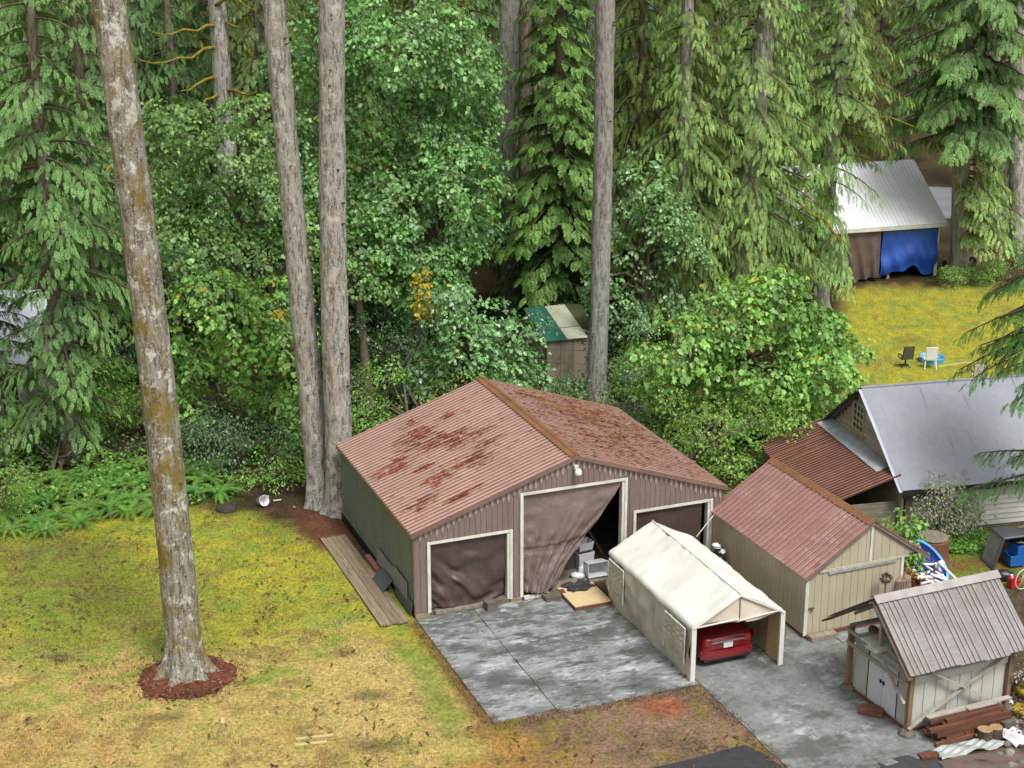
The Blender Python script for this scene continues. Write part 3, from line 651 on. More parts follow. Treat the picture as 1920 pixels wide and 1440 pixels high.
# ---- the big bare trunks in front
def big_tree(label, base_px, top_px, r0, r1, mat, group, seed, ybase=None, zext=14, crown=True, flare=.45, stubs=0, n=40, name='fir_tree', fh=.55, lob=5):
    b = at(*base_px); tp = aty(top_px[0], top_px[1], b.y)
    t = thing(name, label, 'tree', (b.x, b.y, 0), 0, group)
    top = (tp.x - b.x, 0, tp.z)
    trunk('trunk', (0, 0, 0), top, r0, r1, mat, t, zext=zext, flare=flare, seed=seed, n=n, fh=fh, lob=lob)
    rng = random.Random(seed)
    for i in range(stubs):
        z = rng.uniform(4, tp.z); a = rng.uniform(math.pi * 1.02, math.pi * 1.98); c = Vector((top[0] * z / top[2], 0, z)); rad = r0 + (r1 - r0) * z / tp.z
        d = Vector((math.cos(a), math.sin(a), .25)); mb = MB(); mb.tube([c + d * rad * .8, c + d * (rad + rng.uniform(.05, .16))], [.045, .028], 6); mb.build('branch_stub', m_limb, t)
    if crown:
        for nm, me in (('crown', CR['high'][0]), ('limbs', CR['high'][1])):
            c = link(nm, me, t); z = tp.z + 5; c.location = (top[0] * z / top[2], 0, z); c.rotation_euler = (0, 0, seed)
    return t
GB = 'tall bare fir trunks around the garage'
big_tree('thick leaning fir trunk with ochre moss, standing in a bark mulch ring on the lawn', (350, 1262), (204, 0), .53, .435, m_bark1, GB, 1, flare=1.0, stubs=5, n=64, fh=.42, lob=7)
big_tree('pale fir trunk that leans left, left one of the touching pair at the garage corner', (603, 945), (513, 0), .475, .39, m_bark2, GB, 2, stubs=14)
big_tree('upright pale fir trunk behind the garage corner, right one of the touching pair', (640, 958), (622, 0), .525, .435, m_bark2, GB, 3, stubs=14)
big_tree('slim straight grey fir trunk right behind the garage roof, beside the small hut', (1118, 752), (1135, 0), .43, .41, m_bark3, GB, 4, stubs=8)
big_tree('grey fir trunk half hidden by maple leaves, left of the small green roofed hut', (952, 612), (955, 0), .49, .465, m_bark3, GB, 6, stubs=4)
big_tree('thin reddish mossy trunk close behind a thicker grey one, left of the hut', (985, 590), (986, 0), .34, .30, m_bark4, GB, 7, n=24)
big_tree('grey trunk peeking out at the top behind the straight grey fir', (1108, 500), (1103, 0), .45, .36, m_bark3, GB, 8, n=24)
t4 = big_tree('brown scaled fir trunk with yellow mossy limbs among the leaves, upper left', (440, 560), (407, 0), .62, .46, m_bark2, GB, 9, n=28)
def limb(parent, pts, r, mat, name='mossy_limb'):
    mb = MB(); k = len(pts); mb.tube(pts, [r * (1 - .75 * i / (k - 1)) for i in range(k)], 7); return mb.build(name, mat, parent, smooth=True)
def rel(t, px, py, dy=0): q = aty(px, py, t.location.y + dy); return q - Vector(t.location)
for pts in (((405, 50), (370, 54), (320, 62), (285, 60)), ((406, 88), (360, 104), (310, 116), (260, 112)), ((402, 140), (370, 158), (340, 170)), ((412, 172), (385, 190), (370, 215)), ((424, 40), (450, 52)), ((428, 165), (455, 175), (480, 172)), ((400, 8), (440, -8), (480, 20))):
    qs = []
    for i in range(len(pts) - 1):
        for f_ in (0, .5): qs.append((pts[i][0] + (pts[i + 1][0] - pts[i][0]) * f_, pts[i][1] + (pts[i + 1][1] - pts[i][1]) * f_ + 5 * math.sin(7.7 * i + 9 * f_ + pts[0][1])))
    qs.append(pts[-1]); limb(t4, [rel(t4, *q, dy=-.3 - .45 * i) for i, q in enumerate(qs)], .10, m_moss)
# ------------------------------------------------------------------ the wood
GL = 'bright firs at the left edge of the lawn'
conifer('fir_a', -18.0, 61.2, .3, 1.0, 'large bright green fir with fan shaped drooping sprays, at the left edge above the ferns', GL, r=.36)
conifer('fir_b', -24.5, 66, 1.7, 1.0, 'second bright fir, half cut off by the left border of the photo', GL, r=.34)
conifer('fir_b', -19.5, 73, 3.9, 1.05, 'fir standing behind the large bright fir at the left edge', GL)
conifer('dark_b', -16.6, 92, 4.2, 1.05, 'dark fir behind the fir trunk with yellow mossy limbs')
conifer('dark_a', -20.5, 90, 1.0, 1.05, 'dark drooping conifer at the upper left, behind the thick mossy trunk')
conifer('lacy', -8.5, 82, 2.0, 1.0, 'lacy conifer between the mossy limbed trunk and the twin pale trunks')
conifer('cedar', 2.2, 77.5, .8, 1.08, 'dark cedar with layered fronds between two grey trunks, behind the small hut', 'cedars behind the hut', r=.35)
conifer('lacy', 6.3, 79.5, .4, 1.06, 'olive lacy hemlock filling the space right of the slim grey trunk')
conifer('lacy', 9.4, 84, 2.9, 1.1, 'second olive lacy hemlock, further back, beside the weeping conifer')
conifer('fir_b', -21.3, 62.8, 5.1, .95, 'fir between the large bright fir and the left border, screening a pale roof', GL)
# weeping conifers on the right, standing in front of the far white roof
CR['weep_a'] = crown_mesh('weeping_crown', m_weep, conifer_crown(21, 1.8, 25, 5.8, 'weep', .20, thin_above=19, sag=.46, node=.22))
CR['weep_b'] = crown_mesh('weeping_crown', m_weep, conifer_crown(22, 6.8, 25, 5.2, 'weep', .22, thin_above=18, sag=.35, hang=1.1, node=.25))
CR['weep_c'] = crown_mesh('weeping_crown', m_fir, conifer_crown(23, 8.3, 25, 6.6, 'fir', .22, thin_above=18, sag=.34, hang=1.1, spray=.72))
def conifer2(key, base_px, top_px, r0, r1, rz, label, mat, seed, sc=1.0, group='weeping conifers in front of the far white roof', nm='conifer_tree'):
    b = at(*base_px); tp = aty(top_px[0], top_px[1], b.y); t = thing(nm, label, 'tree', (b.x, b.y, 0), 0, group); top = (tp.x - b.x, 0, tp.z)
    trunk('trunk', (0, 0, 0), top, r0, r1, mat, t, zext=10, flare=.45, seed=seed, n=26)
    for n_, me in (('crown', CR[key][0]), ('limbs', CR[key][1])):
        c = link(n_, me, t); c.rotation_euler = (0, 0, rz); c.scale = (sc,) * 3
        sh = Matrix.Identity(4); sh[0][2] = top[0] / top[2]; c.matrix_local = sh @ Matrix.Rotation(rz, 4, 'Z') @ Matrix.Scale(sc, 4)
    return t
tw1 = conifer2('weep_a', (1370, 650), (1440, 0), .62, .44, 1.1, 'leaning grey trunked conifer with weeping pale green strands, above the bright maple bush', m_bark3, 31)
tw2 = conifer2('weep_b', (1532, 575), (1588, 0), .55, .36, 2.6, 'weeping conifer whose strands hang across the far white metal roof', m_bark3, 32)
CR['weep_d'] = CR['weep_a']
for bx, tx, lb_, sd_ in (((1268, 665), (1290, 0), 'pale weeping conifer left of the leaning grey trunked one', 35), ((1436, 600), (1462, 0), 'pale weeping conifer between the two trunks before the far white roof', 36)): conifer2('weep_d', bx, tx, .40, .28, sd_ * 1.3, lb_, m_bark3, sd_, .88)
lo_ = conifer_crown(27, 2.4, 7.6, 4.4, 'weep', .17, prof=.3, az=(2.5, 5.0), sag=.45, hang=1.2, node=.24)
for i_, (me_, m_) in enumerate(((np_mesh('weeping_crown', lo_[0], lo_[1], m_weep), 0), (lo_[2].mesh('weeping_limbs', m_limb), 1))): link('low_boughs' if i_ == 0 else 'limbs', me_, tw2, (0, 0, 0))
tw3 = conifer2('weep_c', (1798, 522), (1812, 0), .54, .42, .5, 'stout fir trunk with grooved bark beside the blue tarp, broad bright boughs above it', m_bark3, 33)
lo_ = conifer_crown(28, 2.6, 8.4, 4.4, 'fir', .26, prof=.3, az=(-1.7, .9), sag=.40, hang=.9)
for i_, me_ in enumerate((np_mesh('fir_crown', lo_[0], lo_[1], m_weep), lo_[2].mesh('fir_limbs', m_limb))): link('low_boughs' if i_ == 0 else 'limbs', me_, tw3, (0, 0, 0))
for t, pts in ((tw2, ((1570, 214), (1600, 210), (1640, 219), (1672, 221), (1712, 238))), (tw2, ((1602, 206), (1618, 212), (1630, 226))), (tw3, ((1800, 360), (1792, 345), (1778, 318), (1764, 290), (1752, 270))), (tw1, ((1408, 280), (1390, 302), (1372, 318), (1350, 338), (1338, 344))),
               (tw1, ((1400, 330), (1450, 352), (1500, 378), (1520, 402), (1545, 412), (1570, 440), (1592, 462))), (tw1, ((1545, 412), (1562, 440), (1566, 462))), (tw2, ((1584, 40), (1598, 52), (1606, 74), (1613, 95))), (tw2, ((1604, 100), (1618, 122), (1618, 150))), (tw1, ((1388, 470), (1362, 510), (1340, 538), (1322, 548))), (tw1, ((1384, 510), (1430, 535), (1470, 556), (1488, 590), (1494, 610)))):
    k_ = len(pts); limb(t, [rel(t, q[0] + 4 * math.sin(i * 2.1), q[1], dy=-(.25 if i == 0 else .25 + .55 * i)) for i, q in enumerate(pts)], .09, m_moss)
conifer('dark_a', 36.2, 117, 2.2, .80, 'dark round fir at the right border above the road', r=.4)
tb = big_tree('big dark trunk far back at the upper right beyond the road', (1838, 262), (1866, 0), .95, .8, m_bark4, 'far trunks beyond the road', 41, crown=False, n=20, flare=.7)
big_tree('far dark trunk with spreading roots, right of the big dark one at the upper right', (1878, 252), (1882, 150), .6, .55, m_bark4, 'far trunks beyond the road', 42, crown=True, n=16, flare=.9)
big_tree('pale trunk cut by the right border of the photo, right of the blue tarp', (1908, 480), (1912, 0), .5, .42, m_bark2, GB, 43, crown=True, n=20)
# a fir just outside the right border: single boughs reach in over the grey roof
cr = conifer_crown(24, 6.6, 13.6, 5.6, 'fir', .24, prof=.25, az=(math.pi - .75, math.pi + .62), sag=.36, hang=.85, rise=.02)
cr2 = conifer_crown(25, 3.5, 4.6, 5.0, 'fir', .24, prof=.1, az=(math.pi - .42, math.pi - .02), sag=.16, hang=.9, rise=-.01, dens=1.25, node=.28)
t = thing('fir_tree', 'fir beyond the right border with boughs reaching in over the grey house roof', 'tree', (20.2, 51.2, 0), 0, GL)
trunk('trunk', (0, 0, 0), (0, 0, 18), .4, .3, m_bark4, t, n=14, dz=.8)
for V, F, w in (cr, cr2): link('crown', np_mesh('crown', V, F, m_fir), t); w.build('limbs', m_limb, t)

# rows further back that close the wood
rb = random.Random(77); k = 0
labs = ['dark conifer', 'green fir', 'olive hemlock']
for y in (88, 95, 104, 115, 130, 148, 166):
    x = -.36 * y - 4 + rb.uniform(0, 3)
    while x < (.37 if y < 120 else .52) * y + 5:
        px, py = project(np.array([[x, y, 0.]])); px = px[0]
        hidden_ok = px < 1440 or (y > 118 and (px < 1800 or px > 1900 or y > 145)) or (y > 105 and px < 1640)
        if hidden_ok:
            kd = rb.choice(['dark_a', 'dark_b', 'fir_b', 'lacy', 'fir_a', 'dark_a']) ; i = 0 if 'dark' in kd else 1 if 'fir' in kd else 2
            row = 'near row of the deep wood' if y < 96 else 'middle of the deep wood' if y < 120 else 'far end of the deep wood'
            where = next(w for lim, w in ((260, 'behind the firs at the left border'), (520, 'behind the trunk with yellow mossy limbs'), (960, 'behind the big maple'), (1130, 'behind the layered cedar'), (1440, 'behind the olive hemlocks'), (1800, 'beyond the far barn'), (9999, 'beyond the far road')) if px < lim)
            conifer(kd, x, y + rb.uniform(-2, 2), rb.uniform(0, 6.28), rb.uniform(.9, 1.15), labs[i] + ' ' + where + ', ' + ('near' if y < 96 else 'middle' if y < 120 else 'farthest') + ' row', 'trees deep in the wood')
        x += rb.uniform(4.0, 6.4) * (1 if y < 110 else 1.25)

# broadleaf trees and bushes between the trunks
GM = 'broadleaf trees behind the garage'
def mk(label, base, y, px, seed, leafm, **kw): b = (base[0], base[1]); return broad_tree(kw.pop('name', 'maple_tree'), label, b, px_lobes(px, y, b, dy=0), seed, leafm, **kw)
mk('big green maple that fills the middle of the wood, right of the pale twin trunks', (-1.8, 71), 70, [(760, 70, 125), (855, 110, 85), (700, 190, 100), (810, 240, 112), (860, 330, 82), (740, 370, 110), (830, 410, 92), (690, 470, 80), (790, 500, 85), (620, 300, 70), (865, 210, 66), (650, 60, 80), (570, 240, 50), (560, 120, 60)], 51, m_maple, dens=6.2, leaf=.205, group=GM)
mk('bluish green maple low behind the garage ridge, its tiers hanging over the roof', (-1.5, 67), 66, [(870, 650, 62), (945, 690, 50), (800, 680, 45), (900, 590, 55), (840, 570, 50), (965, 640, 45), (1000, 705, 30)], 52, m_mapleb, dens=7, leaf=.2, group=GM)
mk('maple left of the twin trunks with dense mid green tiers', (-9.5, 70), 69, [(330, 250, 80), (430, 300, 85), (300, 370, 75), (420, 400, 85), (490, 350, 60), (470, 215, 55), (540, 420, 55), (340, 450, 70), (460, 480, 60), (580, 480, 40), (250, 300, 40)], 53, m_maple, dens=6, leaf=.2, group=GM)
mk('bright vine maple with yellowing leaves, low behind the thick mossy trunk', (-9.5, 64), 63, [(395, 560, 75), (470, 600, 75), (370, 670, 65), (460, 710, 65), (530, 640, 55), (380, 760, 50), (520, 560, 50), (300, 640, 40), (545, 730, 40)], 54, m_lime, dens=4.5, leaf=.22, group=GM)
mk('bluish maple right of the slim grey trunk', (6.5, 74), 73, [(1200, 330, 48), (1250, 400, 50), (1190, 470, 52), (1240, 540, 55), (1150, 560, 42), (1280, 470, 42), (1170, 400, 36), (1130, 520, 30), (1200, 620, 40)], 55, m_mapleb, dens=6, leaf=.2, group=GM)
mk('bright lime green maple bush in front of the leaning weeping conifer', (8.2, 66), 64.5, [(1285, 650, 70), (1370, 600, 75), (1450, 585, 70), (1520, 620, 66), (1420, 680, 75), (1495, 700, 68), (1330, 720, 72), (1555, 690, 50), (1440, 540, 50), (1580, 730, 36), (1255, 720, 50), (1400, 770, 60), (1500, 770, 45), (1605, 640, 24), (1222, 655, 30), (1480, 515, 28), (1340, 545, 34), (1590, 790, 30)], 56, m_lime, dens=5.2, leaf=.24, group=GM)
broad_tree('leafy_bush', 'dense green bush between the garage roof and the red shed roof', (7.2, 60.5), px_lobes([(1330, 800, 55), (1400, 820, 62), (1290, 770, 40), (1440, 770, 50), (1370, 870, 45), (1250, 740, 34), (1310, 860, 34), (1480, 790, 36)], 60.5, (7.2, 60.5)), 57, m_shrub, leaf=.15, dens=10, per=11, disc=.38, shapes=(LEAF_OVAL,), cat='bush', group='bushes behind the garage', r=.1, stems=3, cr='foliage')
broad_tree('leafy_bush', 'dark low bush behind the left slope of the garage roof', (-3.2, 63), px_lobes([(700, 770, 50), (760, 740, 45), (820, 740, 40), (670, 720, 40), (880, 720, 34), (720, 690, 34)], 63.5, (-3.2, 63)), 58, m_shrub, leaf=.14, dens=8, per=11, disc=.36, shapes=(LEAF_OVAL,), cat='bush', group='bushes behind the garage', r=.1, stems=3, cr='foliage')
broad_tree('leafy_bush', 'dark bluish shrub behind the ferns, right of the thick mossy trunk', (-11.5, 60.5), px_lobes([(390, 830, 50), (440, 800, 40), (350, 800, 40), (480, 850, 38), (420, 880, 30), (530, 800, 40), (550, 860, 28)], 60.8, (-11.5, 60.5)), 59, m_salal, leaf=.13, dens=11, per=12, disc=.36, shapes=(LEAF_OVAL,), cat='bush', group='bushes behind the ferns', r=.08, stems=3, cr='foliage')
broad_tree('leafy_bush', 'dark bush under the large bright fir behind the ferns', (-18.5, 60), px_lobes([(60, 860, 60), (160, 880, 50), (230, 850, 45), (120, 820, 45), (20, 810, 40)], 61.5, (-18.5, 60)), 60, m_salal, leaf=.14, dens=9, per=12, disc=.36, shapes=(LEAF_OVAL,), cat='bush', group='bushes behind the ferns', r=.08, stems=3, cr='foliage')
broad_tree('leafy_bush', 'pale green bush at the left border beside the ferns', (-19, 56), px_lobes([(15, 885, 38), (40, 925, 34), (10, 950, 40), (60, 900, 22)], 56, (-19, 56)), 61, m_shrub, leaf=.12, dens=14, per=11, disc=.3, shapes=(LEAF_OVAL,), cat='bush', group='bushes behind the ferns', r=.06, stems=2, cr='foliage')
broad_tree('leafy_bush', 'low bramble between the ferns and the pale twin trunks', (-9.7, 58.5), px_lobes([(480, 880, 34), (520, 900, 26), (450, 905, 24), (540, 870, 26), (500, 850, 26), (575, 925, 18), (555, 950, 14)], 58.3, (-9.7, 58.5)), 62, m_lime, leaf=.12, dens=7, per=8, disc=.32, shapes=(LEAF_OVAL,), cat='bush', group='bushes behind the ferns', r=.04, stems=3, cr='foliage', minz=.1)
broad_tree('leafy_bush', 'fine leaved bush below the small hut', (3.0, 66), px_lobes([(1040, 730, 30), (1075, 715, 26), (1010, 725, 24), (1170, 735, 32), (1200, 770, 30), (1230, 800, 32), (1190, 690, 30), (1260, 840, 26)], 66, (3.0, 66)), 63, m_salal, leaf=.12, dens=11, per=10, disc=.32, shapes=(LEAF_OVAL,), cat='bush', group='bushes behind the garage', r=.05, stems=3, cr='foliage')
broad_tree('leafy_bush', 'dark undergrowth bush in the shade below the bluish maple', (-6, 68.5), px_lobes([(690, 610, 45), (750, 610, 42), (700, 660, 40), (780, 650, 40), (640, 560, 40), (580, 620, 40), (600, 700, 40), (560, 560, 34), (1000, 600, 30), (1130, 660, 30), (1180, 600, 36), (1160, 690, 30)], 69.5, (-6, 68.5)), 64, m_salal, leaf=.16, dens=6.5, per=11, disc=.4, shapes=(LEAF_OVAL,), cat='bush', group='bushes behind the garage', r=.08, stems=3, cr='foliage')
# fill: young maples and low bushes in every gap of the wood, sharing a few crowns
FM = []
for s_ in (1, 2, 3):
    rq = random.Random(s_); lb = [(rq.uniform(-1.5, 1.5), rq.uniform(-1, 1), rq.uniform(2.2, 8.0), rq.uniform(1.0, 1.7), rq.uniform(1.0, 1.5), rq.uniform(.9, 1.4)) for _ in range(8)]
    V, F = broad_crown(100 + s_, lb, 5.5, .21, 12); FM.append(np_mesh('maple_crown', V, F, m_maple if s_ < 3 else m_mapleb))
FB = []
for s_ in (1, 2, 3):
    rq = random.Random(s_ + 9); lb = [(rq.uniform(-.8, .8), rq.uniform(-.6, .6), rq.uniform(.4, 1.3), rq.uniform(.5, .9), rq.uniform(.5, .8), rq.uniform(.4, .7)) for _ in range(5)]
    V, F = broad_crown(110 + s_, lb, 11, .13, 10, (LEAF_OVAL,), .32, minz=.05); FB.append(np_mesh('bush_foliage', V, F, (m_shrub, m_salal, m_lime)[s_ - 1]))
mbst = MB(); mbst.tube([(0, 0, -.1), (.05, 0, 2.2), (-.05, .05, 6.2)], [.16, .12, .04], 7); st_me = mbst.mesh('stem', m_bark4, True)
rq = random.Random(31)
near_of = lambda px: next(w for lim, w in ((280, 'behind the ferns at the left'), (520, 'right of the thick mossy trunk'), (700, 'behind the twin pale trunks'), (960, 'behind the garage ridge'), (1130, 'beside the small hut'), (1300, 'right of the slim grey trunk'), (9999, 'below the weeping conifers')) if px < lim)
for i in range(26):
    px = 240 + i * 46 + rq.uniform(-20, 20); y = rq.uniform(75, 92) if px < 1290 else rq.uniform(73, 79); x = (px - 960) / FPX * (y * CP + 20 * SP); s_ = rq.uniform(.8, 1.25)
    if px > 1290 or 890 < px < 1010 or (380 < px < 470 and y < 90): continue
    if 960 < px < 1110 and y < 80: y += 8
    t = thing('young_maple', 'young maple %s, %s' % (near_of(px), 'nearer the lawn' if y < 82 else 'further into the shade'), 'tree', (x, y, 0), 0, 'young maples in the wood')
    c_ = link('crown', FM[i % 3], t); c_.rotation_euler = (0, 0, rq.uniform(0, 6)); c_.scale = (s_, s_, s_ * rq.uniform(.8, 1.1)); st_ = link('trunk', st_me, t); st_.scale = (s_, s_, s_)
for i in range(46):
    px = rq.uniform(0, 1330); py = rq.uniform(600, 860) if px < 600 else rq.uniform(600, 760); b_ = at(px, py); X, Y = gloc(b_.x, b_.y)
    if -1.2 < X < 12.3 and Y < 9.7: continue
    if math.hypot(b_.x - 2.6, b_.y - 72) < 3 or math.hypot(b_.x + 6.9, b_.y - 56.4) < 2: continue
    s_ = rq.uniform(.8, 1.5); t = thing('low_bush', 'low %s bush %s, %s' % (('green', 'dark', 'pale green')[i % 3], near_of(px), 'near the lawn edge' if py > 740 else 'in the middle shade' if py > 670 else 'deep in the shade'), 'bush', (b_.x, b_.y, 0), 0, 'low bushes on the forest floor')
    c_ = link('foliage', FB[i % 3], t); c_.rotation_euler = (0, 0, rq.uniform(0, 6)); c_.scale = (s_, s_, s_)
for i, (px, py, s_) in enumerate(((1795, 540, .8), (1830, 535, .9), (1862, 520, .8), (1850, 470, 1.0), (1890, 440, 1.0), (1810, 410, .9), (1915, 500, 1.0), (1880, 400, 1.1), (1905, 350, 1.2))):
    b_ = at(px, py); t = thing('low_bush', 'low bush right of the far blue tarp, %s' % ('beside the grooved trunk' if px < 1835 else 'near the right border, low' if py > 430 else 'near the right border, up by the road'), 'bush', (b_.x, b_.y, 0), 0, 'bushes beyond the blue tarp')
    c_ = link('foliage', FB[0 if i % 2 else 2], t); c_.rotation_euler = (0, 0, i); c_.scale = (s_, s_, s_)
# slim dark stems seen through the gaps
for i, (b, tp, r_, lb) in enumerate((((342, 690), (318, 540), .2, 'slim dark leaning stem just right of the thick mossy trunk'), ((692, 760), (676, 590), .24, 'short dark stem left of the yellow leaf spray'), ((790, 735), (784, 540), .2, 'slim dark stem under the yellow leaf spray'))):
    bb = at(*b); tt = aty(*tp, bb.y); t = thing('young_tree', lb, 'tree', (bb.x, bb.y, 0), 0, 'slim stems in the shade')
    trunk('trunk', (0, 0, 0), (tt.x - bb.x, 0, tt.z), r_, r_ * .8, m_bark4, t, zext=3, n=12, dz=.6, seed=60 + i)
    V, F = broad_crown(90 + i, [(tt.x - bb.x, 0, tt.z + 1.8, 1.3, 1.1, 1.2)], 6, .18, 12); link('crown', np_mesh('crown', V, F, m_maple), t)
# a spray of leaves that has turned yellow
y0 = 65.2; t = thing('yellow_branch', 'spray of bright yellow leaves hanging in front of the dark maple shade', 'branch', aty(792, 540, y0), 0)
V, F = broad_crown(95, [(0, 0, .55, .22, .2, .35), (-.05, 0, .0, .25, .2, .35), (.08, 0, -.55, .35, .25, .35), (.05, 0, -.95, .3, .2, .25)], 16, .17, 7, disc=.2, minz=-9, gap=-2); link('foliage', np_mesh('foliage', V, F, m_yellow), t)
mb = MB(); mb.tube([(-.3, .8, 1.6), (0, .1, .9), (.05, 0, -1.0)], [.03, .02, .008], 5); mb.build('twig', m_limb, t)
t = thing('yellow_branch', 'small yellow leaf spray left of the leaning pale twin trunk', 'branch', aty(512, 588, 62), 0)
V, F = broad_crown(96, [(0, 0, 0, .28, .2, .2), (.2, 0, .05, .2, .2, .15)], 16, .16, 6, disc=.2, minz=-9, gap=-2); link('foliage', np_mesh('foliage', V, F, m_yellow), t)
mb = MB(); mb.tube([(-.6, .6, -.3), (0, 0, 0), (.3, 0, .05)], [.02, .015, .006], 5); mb.build('twig', m_limb, t)

# sword ferns along the lawn's far edge
m_fern = leafmat('fern_fronds', (.06, .15, .026), (.12, .24, .045), (.24, .28, .05), tone=False, trans=.3, rough=.45, spec=.4, cfrac=.03)
def fern_mesh(seed, nf=17, L=.95):
    r = np.random.default_rng(seed); V = []; F = []
    for i in range(nf):
        a = i * 2.39996 + r.uniform(-.3, .3); ln = L * r.uniform(.7, 1.15); up = r.uniform(.55, 1.0); ca, sa = math.cos(a), math.sin(a); n = 15
        def P(s): rr = ln * (.12 * s + .88 * s ** 1.3); return np.array([ca * rr, sa * rr, ln * (up * 1.15 * s - up * 1.05 * s ** 2.3)])
        for j in range(1, n + 1):
            s = .1 + .9 * j / n; p = P(s); w = ln * .165 * math.sin(math.pi * min(1, .12 + .88 * s) ** .85) + .012; tg = P(min(1.02, s + .03)) - P(s - .03); tg /= np.linalg.norm(tg)
            for sg in (-1, 1):
                sd_ = np.array([-sa, ca, 0]) * sg; o = len(V); hw = ln * .032
                V += [p - tg * hw, p + tg * hw, p + sd_ * w + tg * w * .35 + np.array([0, 0, -.25 * w])]; F.append([o, o + 1, o + 2])
    return np_mesh('fern_fronds', np.array(V), np.array(F), m_fern)
FERN = [fern_mesh(s) for s in (1, 2, 3)]
rf = random.Random(4); fl = [(20, 1000), (70, 985), (110, 968), (160, 960), (205, 958), (245, 940), (300, 930), (365, 925), (385, 905), (40, 960), (95, 945), (140, 930), (185, 925), (230, 915), (270, 905), (320, 900), (10, 975), (360, 890), (60, 930), (120, 905), (165, 897), (215, 890), (255, 880), (410, 930), (200, 935), (150, 985), (85, 1000), (295, 960), (395, 880), (240, 965)]
for i, (px, py) in enumerate(fl):
    b = at(px, py); s = rf.uniform(.95, 1.35)
    t = thing('sword_fern', 'sword fern %s, %s row of the fern bank' % (('near the left border' if px < 110 else 'midway along the bank' if px < 230 else 'just left of the thick trunk' if px < 330 else 'right of the thick trunk'), 'front' if py > 955 else 'second' if py > 915 else 'back'), 'fern', (b.x, b.y, 0), 0, 'sword ferns along the edge of the lawn')
    c = link('fronds', FERN[i % 3], t); c.rotation_euler = (0, 0, rf.uniform(0, 6)); c.scale = (s, s, s)
# low leafy ground cover of the forest floor
r = np.random.default_rng(12); n = 90000; x = r.uniform(-34, 18, n); y = r.uniform(56, 84, n); _, fo, _ = ground_colour(x, y)
X, Y = gloc(x, y); k = (fo > .6) & (fbm(x * .5, y * .5, 0 * x, 40) > -.16) & ~((X > -1.6) & (X < 12) & (Y < 8.9)) & (np.hypot(x + 6.9, y - 56.4) > 1.4) & (np.hypot(x + 9.3, y - 57.2) > 1.5)
x, y = x[k], y[k]; m = len(x); P = np.stack([x, y, r.uniform(.02, .75, m) * (fbm(x * .3, y * .3, 0 * x, 41) + .6)], 1)
Yd = r.normal(0, 1, (m, 3)); Yd[:, 2] = r.normal(-.2, .3, m); N = r.normal(0, .4, (m, 3)) + np.array([0, 0, 1.])
V, F = scatter([LEAF_OVAL], P, Yd, N, r.uniform(.1, .26, m), r); tag(link('undergrowth', np_mesh('undergrowth', V, F, m_shrub)), kind='stuff')
# ------------------------------------------------------------------ buildings
def ribbed(x0, x1, length, pitch=.23, rib=.032, seg_top=.05, base=.0, nl=1, wob=.0):
    """a ribbed metal sheet in its own frame: x across the ribs, y along them, z out"""
    prof = [(x0, base)]; x = math.ceil(x0 / pitch - 1e-6) * pitch
    while x < x1 - seg_top:
        if x > x0 + .001: prof += [(x, base)]
        prof += [(x + seg_top * .3, base + rib), (x + seg_top, base + rib), (x + seg_top * 1.3, base)]; x += pitch
    prof += [(x1, base)]
    q = [prof[0]]
    for p_ in prof[1:]:
        if p_[0] > q[-1][0] + 1e-4 and p_[0] <= x1 + 1e-4: q.append(p_)
    return q
def roof_slope(parent, eave0, eave1, ridge0, mat, npan, pitch=.23, rib=.032, th=.012, name='roof_panel', rd=None, ragged=0.0, mats=None):
    """roof panels between an eave line and a ridge line; each sheet is its own part"""
    e0, e1, r0 = Vector(eave0), Vector(eave1), Vector(ridge0); ex = (e1 - e0); Lx = ex.length; ex.normalize(); ey = (r0 - e0); Ly = ey.length; ey.normalize(); ez = ex.cross(ey)
    if ez.z < 0: ez = -ez
    rd = rd or random.Random(int(Lx * 100)); out = []
    for i in range(npan):
        a, b = Lx * i / npan, Lx * (i + 1) / npan; pr = ribbed(a, b - .004, Ly, pitch, rib); lift = .004 * (i % 2); s = rd.uniform(-ragged, ragged)
        mb = MB(); n = len(pr); vs = []
        for y in (-s, Ly * .5, Ly):
            for x, z in pr: vs.append(e0 + ex * x + ey * y + ez * (z + lift))
        for y in (-s, Ly):
            for x, z in pr: vs.append(e0 + ex * x + ey * y + ez * (z + lift - th))
        fs = []
        for j in range(2): fs += [(j * n + q, j * n + q + 1, (j + 1) * n + q + 1, (j + 1) * n + q) for q in range(n - 1)]
        fs += [(3 * n + q, 4 * n + q, 4 * n + q + 1, 3 * n + q + 1) for q in range(n - 1)] + [(q, 3 * n + q, 3 * n + q + 1, q + 1) for q in range(n - 1)] + [(2 * n + q, 2 * n + q + 1, 4 * n + q + 1, 4 * n + q) for q in range(n - 1)]
        mb.add(vs, fs)
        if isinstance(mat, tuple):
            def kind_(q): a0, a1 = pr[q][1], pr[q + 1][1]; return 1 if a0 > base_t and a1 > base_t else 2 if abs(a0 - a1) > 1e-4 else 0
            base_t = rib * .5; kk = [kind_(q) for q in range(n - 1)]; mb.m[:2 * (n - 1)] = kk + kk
        out.append(mb.build(name, list(mat) if isinstance(mat, tuple) else mat, parent))
    return out

